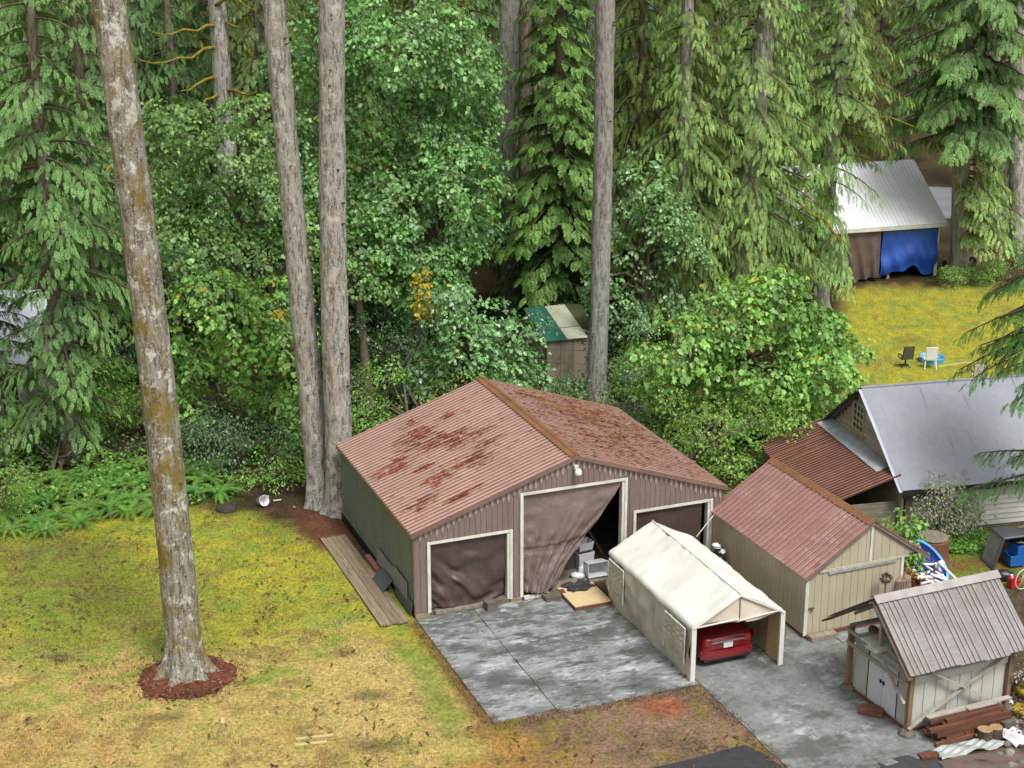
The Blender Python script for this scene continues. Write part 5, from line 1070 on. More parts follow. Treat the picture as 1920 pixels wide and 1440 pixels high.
mb = MB(); mb.grid(lambda u, v: (RX - (RX + .15) * v, -.05 + HL * u, HR - (HR - HE) * v - .04 * math.sin(math.pi * v)), 20, 8); mb.build('roof_sheet', m_sheet, house, smooth=True)
mb = MB(); mb.grid(lambda u, v: (HW + .15 + .05 * math.sin(40 * u + 4 * v) * v + .02, -.05 + HL * u, HE + .012 - (.16 + .12 * abs(math.sin(17 * u)) * math.sin(5 * u + 1) ** 2 + .22 * math.exp(-((u - .04) / .05) ** 2)) * v), 90, 3); mb.build('tarp_fringe', m_black, house, smooth=True)
mb = MB(); mb.tube([(RX, -.06, HR + .01), (RX, HL, HR + .01)], .05, 6); mb.build('ridge_roll', m_sheet, house)
mb = MB(); mb.beam((RX, -.09, HR - .07), (HW + .15, -.09, HE - .07), .05, .15, (0, 1, 0)); mb.build('verge_board', surf('pale_blue_verge', (.44, .47, .52), (.36, .39, .44), 3, rough=.5), house)
mb = MB(); mb.grid(lambda u, v: (RX - (RX + .45) * u, -.16 + .30 * v + .05 * math.sin(25 * u), HR + .035 - (HR - HE + .15) * u - .03 + .05 * math.sin(18 * u) * v), 30, 3); mb.beam((RX, -.14, HR - .1), (-.3, -.14, HE - .12), .05, .2, (0, 1, 0)); mb.build('black_verge', m_black, house)
m_oldboard = surf('weathered_house_board', (.46, .42, .33), (.34, .31, .24), 1.5, (.5, 4, 4), patches=(((.30, .28, .11), 1.6, .58, .74, (1, 1, 1), .5), ((.17, .14, .10), 3, .58, .72, (.6, 3, 3), .65)), rough=.8, rnd=.14)
m_oldwhite = surf('old_white_board', (.60, .60, .57), (.48, .48, .45), 1.2, (4, .5, 4), patches=(((.26, .28, .20), 2, .60, .74, (3, .6, 3), .6),), rough=.75, rnd=.08)
gy = .18
htop = lambda x: HE + (HR - HE) * (x + .15) / (RX + .15) if x < RX else HE + (HR - HE) * (HW + .15 - x) / (HW + .15 - RX)
def hx_at(z):   # where the gable starts and ends at height z
    return -.15 + (z - HE) / (HR - HE) * (RX + .15), HW + .15 - (z - HE) / (HR - HE) * (HW + .15 - RX)
z = HE - .45
while z < HR - .25:
    zt = z + .225; a, b_ = hx_at(zt + .02) if zt > HE else (.0, HW - .1); a, b_ = max(a + .05, .1), min(b_ - .05, HW - .25)
    if b_ - a > .3:
        mb = MB(); mb.prism([(gy, z), (gy - .045, z + .005), (gy - .015, zt), (gy, zt)], 0, a, b_); mb.build('gable_board', m_oldboard, house)
    z += .235
mb = MB(); mb.prism([(.1, .0), (HW - .25, .0), (HW - .25, HE), (RX, HR - .15), (.1, HE)], 1, gy + .004, gy + .06); mb.build('gable_wall', m_oldboard, house)
# window with twelve panes
wx, wz, ww, wh = RX - .42, 3.22, .86, 1.0
mb = MB(); f_ = .09
mb.b(wx - ww / 2 - f_, wx - ww / 2, gy - .08, gy - .03, wz - wh / 2 - .05, wz + wh / 2 + .05); mb.b(wx + ww / 2, wx + ww / 2 + f_, gy - .08, gy - .03, wz - wh / 2 - .05, wz + wh / 2 + .05); mb.b(wx - ww / 2, wx + ww / 2, gy - .08, gy - .03, wz + wh / 2, wz + wh / 2 + .05 + .04)
win = mb.build('window', m_oldboard, house)
m_glass = surf('dark_window_glass', (.03, .028, .022), (.05, .045, .03), 3, rough=.1, spec=.6)
mb = MB(); mb.b(wx - ww / 2 - .18, wx + ww / 2 + .18, gy - .14, gy - .03, wz - wh / 2 - .12, wz - wh / 2 - .05); mb.build('sill', surf('mossy_sill', (.36, .33, .12), (.26, .22, .10), 5, rough=.9), win)
for i in range(3):
    for j in range(4):
        mb = MB(); mb.b(wx - ww / 2 + ww * i / 3 + .02, wx - ww / 2 + ww * (i + 1) / 3 - .02, gy - .052, gy - .046, wz - wh / 2 + wh * j / 4 + .02, wz - wh / 2 + wh * (j + 1) / 4 - .02); mb.build('pane', m_glass, win)
mb = MB()
for i in range(4): x = wx - ww / 2 + ww * i / 3; mb.b(x - .02, x + .02, gy - .068, gy - .05, wz - wh / 2, wz + wh / 2)
for j in range(5): zz = wz - wh / 2 + wh * j / 4; mb.b(wx - ww / 2, wx + ww / 2, gy - .066, gy - .052, zz - .018, zz + .018)
mb.build('muntin', surf('cream_sash', (.62, .57, .42), (.50, .46, .33), 4, rough=.7), win)
# near side wall
for k in range(9):
    mb = MB(); z = .12 + .2 * k; mb.prism([(HW - .25, z), (HW - .20, z + .004), (HW - .235, z + .19), (HW - .25, z + .19)], 1, .55, HL - .2); mb.build('siding_board', m_oldwhite, house)
mb = MB(); mb.b(HW - .30, HW - .252, .4, HL - .1, 0, HE); mb.b(HW - .33, HW - .18, .32, .54, 0, HE - .05); mb.build('side_wall', m_grwood, house)
mb = MB(); mb.b(.1, .15, .4, HL - .1, 0, HE); mb.b(.1, HW - .3, HL - .16, HL - .1, 0, HE); mb.build('back_wall', m_oldwhite, house)
# rusty lean-to roof against the gable
m_rust = surf('rusty_corrugated_iron', (.20, .075, .045), (.125, .05, .032), 1.6, (1, .5, 1), patches=(((.26, .135, .03), .9, .55, .70, (1, 1, 1), .75), ((.055, .03, .022), 1.6, .55, .70, (1, .4, 1), .7), ((.40, .36, .35), 2.4, .64, .74, (3, .3, 1), .55)), rough=.75, spec=.3, per_object=False, fine=.15)
m_galv = surf('galvanised_iron', (.40, .43, .45), (.30, .32, .34), 2, rough=.35, metal=.3)
lean = thing('lean_to_shed', 'lean-to with a rusty corrugated iron roof, built against the house gable', 'shed', (hx, hy, 0), HYAW)
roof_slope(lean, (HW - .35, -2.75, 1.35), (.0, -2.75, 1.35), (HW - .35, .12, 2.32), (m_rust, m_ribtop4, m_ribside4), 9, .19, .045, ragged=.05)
roof_slope(lean, (HW - 1.2, -.45, 2.19), (.35, -.45, 2.19), (HW - 1.2, .13, 2.385), m_galv, 6, .155, .035, name='flashing_sheet')
mb = MB(); mb.b(.2, HW - .5, -2.6, -2.55, 0, 1.3); mb.b(HW - .55, HW - .5, -2.55, .1, 0, 1.25); mb.b(.2, .25, -2.55, .1, 0, 1.25); mb.build('wall', m_grwood, lean)

# ---- far barn with the white metal roof, blue and brown tarps on its open side
BX, BY, BYAW = 10.97, 96.79, -1.298
barn = thing('open_barn', 'far barn with a pale metal roof seen through the hanging conifer strands', 'barn', (BX, BY, 0), BYAW)
BW, BL, BE, BR = 8.87, 12.54, 3.22, 6.17
m_pale = surf('pale_roof_metal', (.70, .72, .74), (.60, .62, .64), .5, (1, .5, 1), patches=(((.30, .30, .31), 1.2, .62, .76, (3, .3, 1), .5),), rough=.4, spec=.5, per_object=False)
roof_slope(barn, (BW, -.1, BE), (BW, BL, BE), (BW / 2, -.1, BR), m_pale, 12, .25, .03)
roof_slope(barn, (0, BL, BE), (0, -.1, BE), (BW / 2, BL, BR), m_pale, 12, .25, .03)
mb = MB(); mb.b(BW - .02, BW + .04, -.12, BL + .02, BE - .22, BE - .02); mb.build('fascia_board', m_white, barn)
mb = MB(); mb.prism([(.3, .0), (BW - .4, .0), (BW - .4, BE - .1), (BW / 2, BR - .2), (.3, BE - .1)], 1, BL - .35, BL - .3); mb.prism([(.3, .0), (BW - .4, .0), (BW - .4, BE - .1), (BW / 2, BR - .2), (.3, BE - .1)], 1, .2, .25); mb.b(.3, .35, .26, BL - .36, 0, BE - .1); mb.build('wall', m_oldwhite, barn)
for y in (.3, 3.2, 6.2, 9.1, BL - .35):
    mb = MB(); mb.b(BW - .5, BW - .36, y - .08, y + .08, 0, BE - .1); mb.build('post', m_white if y > 12 else m_grwood, barn)
mb = MB(); mb.b(.36, BW - .6, .3, BL - .4, -.05, .06); mb.build('floor', m_dark, barn)
m_blue = surf('blue_tarp', (.025, .095, .46), (.018, .07, .35), 1.2, patches=(((.10, .22, .55), 2.4, .60, .76, (1, 1, .5), .6),), rough=.35, spec=.5, bump=.2, bs_=6, per_object=False)
def tarp_blue(u, v):
    y = 8.55 + 3.6 * u; zb = 2.95 - .35 * abs(math.sin(3.3 * u + .6)) ** 2 - .55 * math.exp(-((u - .58) / .12) ** 2); z = BE - .18 - zb * v
    f = .13 * math.sin(9 * (u * .7 + v) - 4 * u * u) * v + .08 * math.sin(25 * (u - .3 * v)) * v * (1 - u * .5)
    return (BW - .30 + f + .25 * v * math.sin(math.pi * u), y + .1 * v * (u - .4), z)
cloth('tarp', 'bright blue tarp hung across the right bay of the far barn', tarp_blue, 40, 30, m_blue, 'tarps on the far barn', loc=(BX, BY, 0), rz=BYAW)
m_tarp3 = tarpmat('grey_brown_tarp', (.13, .095, .085), (.085, .06, .052), (.30, .26, .24))
def tarp_brown(u, v):
    y = 3.9 + 4.5 * u; z = BE - .2 - (2.95 + .2 * math.sin(5 * u)) * v; return (BW - .30 + .16 * math.sin(30 * (u - .35 * v * (1 - u))) * v + .05 + .5 * v * (.3 + .7 * u) * .5, y + .5 * v * (1 - u), z)
cloth('tarp', 'grey brown pleated tarp left of the blue one on the far barn', tarp_brown, 44, 18, m_tarp3, 'tarps on the far barn', loc=(BX, BY, 0), rz=BYAW)

# ---- small hut in the wood
UY = .34; hut = thing('small_hut', 'small mossy hut in the wood with a roof of green and cream corrugated sheets', 'hut', (1.62, 71.0, 0), UY)
m_green = surf('green_corrugated_sheet', (.035, .16, .115), (.03, .12, .085), 1, patches=(((.30, .42, .40), 2, .62, .75, (3, .4, 1), .5),), rough=.45, per_object=False)
m_cream = surf('cream_corrugated_sheet', (.52, .54, .42), (.44, .46, .34), 1, patches=(((.10, .10, .07), 2.2, .66, .72, (1, 1, 1), .8), ((.30, .31, .18), 1, .55, .7, (1, 1, 1), .5)), rough=.5, per_object=False)
m_mossroof = surf('mossy_dark_sheet', (.075, .09, .03), (.05, .06, .025), 2, patches=(((.20, .22, .14), 4, .6, .7, (1, 1, 1), .5),), rough=.9)
roof_slope(hut, (-.12, -.15, 2.2), (.95, -.15, 2.2), (-.12, 2.9, 3.0), m_green, 1, .12, .03); roof_slope(hut, (.96, -.15, 2.21), (1.98, -.15, 2.21), (.96, 2.9, 3.01), m_cream, 1, .12, .03); roof_slope(hut, (1.99, -.05, 2.2), (2.8, -.05, 2.2), (1.99, 2.9, 2.97), m_mossroof, 1, .12, .02)
m_osb = surf('stained_hut_board', (.27, .22, .17), (.17, .14, .105), 1.2, (1, 1, .35), patches=(((.09, .10, .04), 1, .5, .66, (1, 1, .6), .8), ((.20, .08, .06), 1.6, .62, .72, (1, 1, .3), .6), ((.50, .46, .40), 2, .64, .74, (1, 1, .4), .5)), rough=.9, rnd=.1, per_object=True)
for i in range(4): mb = MB(); mb.b(.02 + .66 * i, .02 + .66 * (i + 1) - .015, 0, .05, 0, 2.14); mb.build('wall_board', m_osb, hut)
mb = MB(); mb.b(0, .05, .06, 2.8, 0, 2.2); mb.b(2.6, 2.65, .06, 2.8, 0, 2.2); mb.b(0, 2.65, 2.75, 2.8, 0, 2.85); mb.build('wall', m_osb, hut)
mb = MB(); mb.beam((1.65, .0, 2.62), (2.5, -.2, 2.27), .04, .04); mb.beam((2.1, -.1, 2.32), (2.75, -.12, 2.26), .14, .03); mb.build('fallen_stick', m_grwood, hut)
# ---- buildings glimpsed between the trees
m_lav = surf('pale_grey_roof', (.55, .57, .62), (.45, .47, .52), 1, rough=.5)
gh = thing('hidden_house', 'pale roofed grey house almost hidden by the fir at the left border', 'house', (-21.4, 66.5, 0), 0)
roof_slope(gh, (-13, -.4, 2.45), (.3, -.4, 2.45), (-13, 4.6, 4.6), m_lav, 13, .3, .02); roof_slope(gh, (.3, 9.6, 2.45), (-13, 9.6, 2.45), (.3, 4.6, 4.6), m_lav, 13, .3, .02)
m_gwall = surf('grey_wall_paint', (.38, .37, .36), (.32, .31, .30), 2, rough=.8)
mb = MB(); mb.prism([(0, 0), (9.2, 0), (9.2, 2.4), (4.6, 4.45), (0, 2.4)], 0, -12.8, 0); mb.build('wall', m_gwall, gh)
for x in (-.9, -4, -8): 
    mb = MB(); mb.b(x - .75, x + .75, -.07, -.005, .75, .83); mb.b(x - .75, x - .68, -.07, -.005, .83, 1.9); mb.b(x + .68, x + .75, -.07, -.005, .83, 1.9); mb.b(x - .68, x + .68, -.07, -.005, 1.83, 1.9); w_ = mb.build('window', m_white, gh)
    mb = MB(); mb.b(x - .68, x + .68, -.03, -.008, .83, 1.83); mb.build('pane', m_glass, w_)
q = at(425, 545); bs_ = thing('brown_shed', 'brown roofed shed with a white edge deep among the leaves, upper left', 'shed', (q.x - 1.2, q.y, 0), .5)
m_brroof = surf('brown_shingle_roof', (.13, .07, .05), (.09, .05, .04), 3, rough=.9)
mb = MB(); mb.prism([(0, 0), (2.6, 0), (2.6, 1.9), (1.3, 2.9), (0, 1.9)], 1, 0, 3); mb.build('wall', m_brroof, bs_)
for s in (-1, 1): mb = MB(); mb.beam((1.3 + s * .72, -.3, 2.42), (1.3 + s * .72, 3.2, 2.42), 1.85, .07, (-s * .77, 0, -1)) if False else mb.prism([(1.3, 2.93), (1.3 + s * 1.6, 1.72), (1.3 + s * 1.6, 1.80), (1.3, 3.01)], 1, -.3, 3.3); mb.build('roof', m_brroof, bs_)
mb = MB(); mb.prism([(1.3, 2.86), (2.9, 1.66), (2.9, 1.82), (1.3, 3.03)], 1, -.36, -.31); mb.build('white_verge', m_white, bs_)
q = at(597, 640); o = thing('teal_shed', 'dark teal shed glimpsed between the pale twin trunks', 'shed', (q.x - 1.4, q.y, 0), .1)
mb = MB(); mb.b(0, 2.8, 0, 2.2, 0, 1.9); mb.build('wall', surf('dark_teal_paint', (.03, .085, .085), (.02, .06, .06), 2, rough=.6), o); mb = MB(); mb.b(-.15, 2.95, -.2, 2.4, 1.905, 2.02); mb.build('roof', m_dark, o)
# ------------------------------------------------------------------ car canopy
CX, CY, CYAW = 5.361, 42.625, .371
def cloc(X, Y, Z=0): return Vector((CX + X * math.cos(CYAW) - Y * math.sin(CYAW), CY + X * math.sin(CYAW) + Y * math.cos(CYAW), Z))
can = thing('car_canopy', 'cream fabric car canopy with a gabled roof and open front, a red car inside', 'canopy', (CX, CY, 0), CYAW)
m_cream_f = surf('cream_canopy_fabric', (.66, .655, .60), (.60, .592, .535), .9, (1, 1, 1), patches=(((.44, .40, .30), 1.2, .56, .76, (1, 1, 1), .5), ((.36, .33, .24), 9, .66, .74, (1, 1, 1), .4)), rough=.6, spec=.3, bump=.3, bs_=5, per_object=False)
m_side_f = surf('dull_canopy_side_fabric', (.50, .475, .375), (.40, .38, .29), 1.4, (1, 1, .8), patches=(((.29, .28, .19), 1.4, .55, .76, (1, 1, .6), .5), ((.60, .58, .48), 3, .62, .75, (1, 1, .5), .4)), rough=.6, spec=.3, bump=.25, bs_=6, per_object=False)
m_gold_f = surf('tan_inner_fabric', (.50, .37, .20), (.42, .30, .15), 1, rough=.7)
KW, KL, KE, KR = 3.065, 5.956, 1.85, 2.67
def cov(side):
    def fn(u, v):   # u along length, v ridge to eave
        s = 1 if side else -1; y = KL * u; sag = -.055 * abs(math.sin(math.pi * (u * 3))) ** .8 * math.sin(math.pi * min(1, v + .1)) + .012 * math.sin(14 * u + 6 * v) + .035 * float(vnoise(np.array([u * 26.]), np.array([v * 4.]), np.array([s * 3.]), 7)[0]) * (.25 + abs(v - .5) * 1.5)
        x = KW / 2 + s * (KW / 2 + .03) * min(1, v / .93); z = KR - (KR - KE) * min(1, v / .93) - max(0, v - .93) / .07 * .13 + sag
        endr = (math.exp(-(u / .012) ** 2) + math.exp(-((1 - u) / .012) ** 2)) * .02
        return (x, y, z - endr)
    return fn
for s in (0, 1): mb = MB(); mb.grid(cov(s), 54, 18); mb.build('roof_cover', m_cream_f, can, smooth=True)
mb = MB(); mb.tube([(KW / 2, 0, KR), (KW / 2, KL * .33, KR + .005), (KW / 2, KL * .66, KR + .005), (KW / 2, KL, KR)], .022, 6); mb.build('ridge_pole', m_cream_f, can)
def side(xs, s):
    def fn(u, v):
        y = .02 + (KL - .04) * u; z = (KE - .06) * (1 - v) + .02; f = .035 * math.sin(11 * u * 3 + 2.4 * math.sin(5 * v)) * math.sin(math.pi * v) + .03 * math.sin(7 * v + 16 * u) * v + .05 * math.sin(math.pi * v) + .05 * float(vnoise(np.array([u * 22.]), np.array([v * 5.]), np.array([0.]), 6)[0]) * math.sin(math.pi * min(1, v + .1))
        return (xs + s * f, y, z)
    return fn
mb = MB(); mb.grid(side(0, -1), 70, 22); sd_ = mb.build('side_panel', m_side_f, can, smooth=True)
mb = MB(); mb.grid(side(KW, 1), 40, 10); mb.build('side_panel', m_gold_f, can, smooth=True)
for y0, y1 in ((4.62, 5.72), (.32, 1.66)):          # rolled window flaps
    def flap(u, v, y0=y0, y1=y1): return (-.085 - .05 * math.sin(math.pi * v) - .022 * math.sin(24 * u + 5 * math.sin(9 * v)) - .012 * math.sin(33 * v + 8 * u), y0 + (y1 - y0) * u, 1.66 - 1.12 * v + .10 * math.sin(3.1 * u) * v)
    mb = MB(); mb.grid(flap, 34, 28); mb.build('window_flap', m_side_f, can, smooth=True)
    mb = MB(); mb.tube([(-.11, y0, 1.67), (-.12, y1, 1.66)], .02, 6); mb.tube([(-.11, y0, 1.65), (-.12, y0, .5)], .018, 5); mb.tube([(-.11, y1, 1.65), (-.12, y1, .5)], .018, 5); mb.build('flap_edge', m_cream_f, can)
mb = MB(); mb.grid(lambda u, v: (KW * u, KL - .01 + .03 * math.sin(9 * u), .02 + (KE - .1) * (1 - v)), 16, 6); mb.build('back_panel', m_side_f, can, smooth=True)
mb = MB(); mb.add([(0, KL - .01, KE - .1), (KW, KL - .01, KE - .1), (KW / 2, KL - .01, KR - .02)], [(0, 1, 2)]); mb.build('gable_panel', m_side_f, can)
# front: wrapped gable, legs, drooping header
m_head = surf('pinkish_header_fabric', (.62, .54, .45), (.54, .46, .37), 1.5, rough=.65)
def header(u, v):
    x = .12 + (KW - .24) * u; zt = KE - .02 + (KR - KE - .10) * (1 - abs(2 * u - 1)); zb = KE - .0 + .07 * math.sin(6 * u + .6) - .07 + .10 * (u > .5) * (u < .56)
    return (x, .03 + .05 * math.sin(8 * u) * v, zt + (min(zb, zt) - zt) * v)
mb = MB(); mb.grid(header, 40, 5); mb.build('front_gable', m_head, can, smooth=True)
mb = MB(); mb.beam((0, .01, KE - .05), (KW / 2, .01, KR - .05), .05, .10, (0, 1, 0)); mb.beam((KW / 2, .01, KR - .05), (KW, .01, KE - .05), .05, .10, (0, 1, 0)); mb.build('front_hem', m_cream_f, can)
mb = MB(); mb.beam((.1, -.02, KE - .02), (KW * .48, -.03, KE + .02), .03, .05, (0, 1, 0)); mb.beam((KW * .5, -.03, KE - .04), (KW - .15, -.02, KE + .06), .03, .05, (0, 1, 0)); mb.build('header_roll', m_cream_f, can)
mb = MB(); mb.tube([(KW / 2, .0, KR - .1), (KW / 2, -.01, KE + .02)], .014, 5); mb.build('gable_strap', m_steel, can)
for x, y in ((.03, .02), (KW - .03, .02), (.03, KL - .03), (KW - .03, KL - .03), (.16, KL / 2), (KW - .12, KL / 2)):
    mb = MB(); w_ = .075 if y < .1 else .035; mb.b(x - w_, x + w_, y - .03, y + .05, .0, KE - .04); mb.build('leg', m_cream_f if y < .1 else m_steel, can)
def flapf(u, v): return (KW - .02 - .10 * u * (.3 + v) * .6, .04 + .75 * u, KE - .1 - (KE - .12) * v + .03 * math.sin(9 * v + 6 * u))
mb = MB(); mb.grid(flapf, 12, 14); mb.build('side_flap', m_gold_f, can, smooth=True)
mb = MB(); mb.tube([at(1306, 1006, 2.12), at(1338, 966, 2.35)], .015, 5); tag(mb.build('guy_rope', m_white), 'pale guy rope from the canopy roof up to the shed eave', 'rope')
# ------------------------------------------------------------------ red car under the canopy
m_red = surf('dark_red_car_paint', (.21, .008, .012), (.18, .007, .010), 1, rough=.22, spec=.5, coat=.8)
m_carglass = surf('car_glass', (.03, .035, .035), (.04, .045, .04), 2, rough=.06, spec=.7)
m_rearglass = surf('dusty_reflecting_rear_glass', (.34, .35, .20), (.25, .27, .16), 2.5, patches=(((.10, .11, .08), 3, .6, .72, (1, 1, 1), .6),), rough=.3, spec=.5)  # yellowish reflection painted into the glass colour, together with dust
m_chrome = surf('chrome', (.75, .75, .75), (.65, .65, .65), 2, rough=.15, metal=1.0)
m_lens = surf('tail_lamp_red', (.32, .012, .012), (.24, .01, .01), 3, rough=.12, spec=.6, coat=.6)
m_rubber = surf('tyre_rubber', (.022, .022, .023), (.016, .016, .016), 3, rough=.85)
m_plas = surf('black_trim', (.03, .03, .03), (.02, .02, .02), 3, rough=.5)
co = cloc(1.52, .62); car = thing('red_car', 'dark red sedan parked nose first under the cream canopy', 'car', (co.x, co.y, 0), CYAW)
def car_section(y):
    """half profile from sill to roof centre at distance y from the tail"""
    key = lambda ks: float(np.interp(y, [k[0] for k in ks], [k[1] for k in ks]))
    wmax = key(((0, .80), (.12, .87), (.5, .905), (1.2, .92), (3.4, .92), (4.3, .88), (4.72, .74)))
    zl = key(((0, .40), (.12, .28), (.5, .20), (4.3, .20), (4.72, .30)))
    belt = key(((0, .93), (.10, 1.0), (.9, 1.03), (1.5, .98), (3.0, .95), (3.6, .92), (4.5, .78), (4.72, .62)))
    roof = key(((0, .95), (.10, 1.02), (.42, 1.05), (.56, 1.07), (1.25, 1.42), (1.8, 1.47), (2.5, 1.45), (3.35, .98), (4.5, .80), (4.72, .64)))
    cab = smooth(.42, 1.15, y) * (1 - smooth(2.8, 3.5, y))
    wr = wmax * (1 - .34 * float(cab)); zt = roof
    return [(wmax * .90, zl), (wmax * .985, zl + .10), (wmax, (zl + belt) * .52), (wmax * .985, belt - .08), (wmax * .94, belt), (wr * .90 + .04 * wmax, belt + (zt - belt) * .75), (wr * .70, zt - .012), (wr * .35, zt + .006), (0, zt + .01)]
ys = [0, .04, .12, .3, .42, .56, .7, .85, .95, 1.15, 1.4, 1.62, 1.9, 2.2, 2.6, 2.9, 3.2, 3.4, 3.8, 4.2, 4.5, 4.65, 4.72]
vs = []; fs = []
for y in ys:
    s = car_section(y); full = [(-a, b_) for a, b_ in s] + [(a, b_) for a, b_ in s[::-1][1:]]; vs += [(a, y, b_) for a, b_ in full]
nn = 17
for i in range(len(ys) - 1): fs += [(i * nn + j, i * nn + j + 1, (i + 1) * nn + j + 1, (i + 1) * nn + j) for j in range(nn - 1)]
fs += [tuple(range(nn))[::-1], tuple((len(ys) - 1) * nn + j for j in range(nn))]
mb = MB(); mb.add(vs, fs); body = mb.build('body', m_red, car, smooth=True)
def on(y, fr): s = car_section(y); x = [p_[0] for p_ in s][::-1]; return s
mb = MB(); mb.grid(lambda u, v: ((u - .5) * 2 * (.70 - .12 * v), .585 + .62 * v, 1.085 + .320 * v + .018 - .03 * (2 * u - 1) ** 2), 8, 4); mb.build('rear_window', m_rearglass, car, smooth=True)
mb = MB(); mb.grid(lambda u, v: ((u - .5) * 2 * (.64 + .08 * (1 - v)), 3.32 - .62 * v, 1.02 + .40 * v + .02 - .03 * (2 * u - 1) ** 2), 8, 4); mb.build('windscreen', m_carglass, car, smooth=True)
for s in (-1, 1):
    mb = MB(); mb.grid(lambda u, v: (s * (.90 - .16 * v + .012), 1.45 + 1.55 * u + (.10 - .25 * u) * v, 1.01 + .32 * v), 8, 3); mb.build('side_window', m_carglass, car, smooth=True)
    mb = MB(); mb.grid(lambda u, v: (s * (.90 - .36 * u), .155 - .17 * min(1, u * 3) - .02, .985 - .20 * v - .03 * u), 8, 4); mb.grid(lambda u, v: (s * (.925 - .03 * u), -.02 + .34 * (1 - u), .97 - .17 * v), 4, 3); mb.build('tail_light', m_lens, car, smooth=True)
    for y in (.98, 3.72):
        mb = MB(); mb.tube([(s * .72, y, .32), (s * .925, y, .32)], .32, 20); wh = mb.build('wheel', m_rubber, car)
        mb = MB(); mb.tube([(s * .90, y, .32), (s * .935, y, .32)], .21, 14); mb.build('rim', m_chrome, wh)
mb = MB(); mb.b(-.55, .55, -.045, -.012, .83, .87); mb.build('chrome_strip', m_chrome, car)
mb = MB(); mb.b(-.155, .155, -.052, -.02, .64, .80); pl = mb.build('licence_plate', surf('plate_white', (.72, .73, .74), (.6, .62, .66), 14, rough=.4, patches=(((.25, .27, .32), 34, .58, .68, (1, 1, .6), .8),)), car)
mb = MB(); mb.grid(lambda u, v: ((u - .5) * 1.78, -.05 - .03 * math.sin(math.pi * v) + .12 * abs(2 * u - 1) ** 4, .58 - .28 * v), 14, 5); mb.build('bumper', m_red, car, smooth=True)
mb = MB(); mb.b(-.78, .78, .0, .10, .22, .31); mb.build('bumper_valance', m_plas, car)
mb = MB(); mb.tube([(-.74, .50, 1.065), (-.76, .30, 1.055), (-.74, .10, 1.03), (0, .06, 1.045), (.74, .10, 1.03), (.76, .30, 1.055), (.74, .50, 1.065)], .006, 5); mb.build('boot_seam', m_plas, car)
for s in (-1, 1): mb = MB(); mb.box((s * 1.0, 2.75, 1.02), (.16, .1, .12)); mb.build('mirror', m_red, car)

# ------------------------------------------------------------------ small things about the garage
m_walk = surf('brown_grey_plank', (.27, .21, .145), (.18, .135, .09), 2.5, (5, .5, 5), patches=(((.09, .06, .04), 2, .56, .72, (4, .5, 4), .65),), rough=.8, spec=.25, rnd=.15, bump=.3, bs_=18)
walk = thing('board_walk', 'long weathered board walk laid on the grass beside the grey garage wall', 'walkway', glob(-.78, 3.45, .0), GYAW)
for i in range(5):
    for j, (a, b_) in enumerate(((-3.74, .2 + .4 * (i % 3)), (.215 + .4 * (i % 3), 3.74 - .05 * (i % 2)))):
        mb = MB(); x = -.47 + .19 * i; rd = random.Random(i * 3 + j); z = rd.uniform(-.008, .012); mb.b(x, x + .178, a + rd.uniform(-.06, .06), b_, .02 + z, .075 + z); mb.build('plank', m_walk, walk)
for y in (-3.2, -1, 1.2, 3.3): mb = MB(); mb.b(-.46, .46, y - .05, y + .05, -.05, .018); mb.build('bearer', m_grwood, walk)
def simple(name, label, cat, mb, mat, loc, rz=0, group=None, smooth=False): 
    o = mb.build(name, mat, smooth=smooth); o.location = loc; o.rotation_euler = (0, 0, rz); return tag(o, label, cat, group)
m_redbrd = surf('faded_red_board', (.30, .13, .105), (.23, .10, .08), 3, rough=.8)
simple('red_board', 'faded red timber offcut lying between the board walk and the grey wall', 'board', MB().box((0, 0, .10), (.17, 1.3, .14)), m_redbrd, glob(-.13, 4.35), GYAW)
m_slate = surf('dark_grey_panel', (.075, .080, .088), (.06, .064, .07), 2, rough=.45)
m_pangr = surf('pale_grey_panel', (.22, .235, .23), (.17, .185, .18), 2, patches=(((.09, .10, .085), 3, .6, .75, (1, 1, 1), .6),), rough=.5)
mb = MB(); mb.prism([(-.42, .06), (-.40, .055), (-.03, .44), (-.05, .445)], 1, -.95, .25); simple('metal_sheet', 'dark grey sheet sloping from the wall down onto the board walk', 'panel', mb, m_slate, glob(-.10, 2.95), GYAW)
mb = MB(); mb.prism([(-.03, .28), (-.01, .28), (-.005, .86), (-.03, .86)], 1, -.95, 1.0); simple('metal_sheet', 'pale grey sheet propped upright behind the dark sloping sheet', 'panel', mb, m_pangr, glob(-.05, 3.0), GYAW)
mb = MB(); mb.prism([(-.04, .30), (-.02, .30), (-.01, .98), (-.03, .98)], 1, -.85, .62); simple('metal_sheet', 'grey sheet with square holes leaning low against the grey wall', 'panel', mb, m_pangr, glob(-.05, 1.45), GYAW)
for i, y in enumerate((.48, .36)): pass
mb = MB(); mb.prism([(-.09, .02), (-.07, .02), (-.015, .50), (-.035, .50)], 1, -.9, .9); simple('metal_sheet', 'long grey sheet at the foot of the wall beside the garage corner', 'panel', mb, m_slate, glob(-.04, .98), GYAW)
m_ply = surf('bare_plywood', (.60, .47, .26), (.52, .40, .21), 1.5, (1, 4, 1), patches=(((.35, .25, .13), 2, .64, .78, (1, 2, 1), .5),), rough=.75, fine=.1)
ply = thing('plywood_sheet', 'plywood sheet on a dark timber frame lying in front of the middle opening', 'board', glob(5.68, -.56), GYAW)
mb = MB(); mb.b(-.68, .62, -.95, .90, .15, .175); mb.build('sheet', m_ply, ply); mb = MB(); mb.b(-.70, .64, -.97, -.90, .03, .148); mb.b(-.70, -.62, -.89, .9, .03, .148); mb.b(.56, .64, -.89, .9, .03, .148); mb.build('frame', m_redwood, ply)
mb = MB()
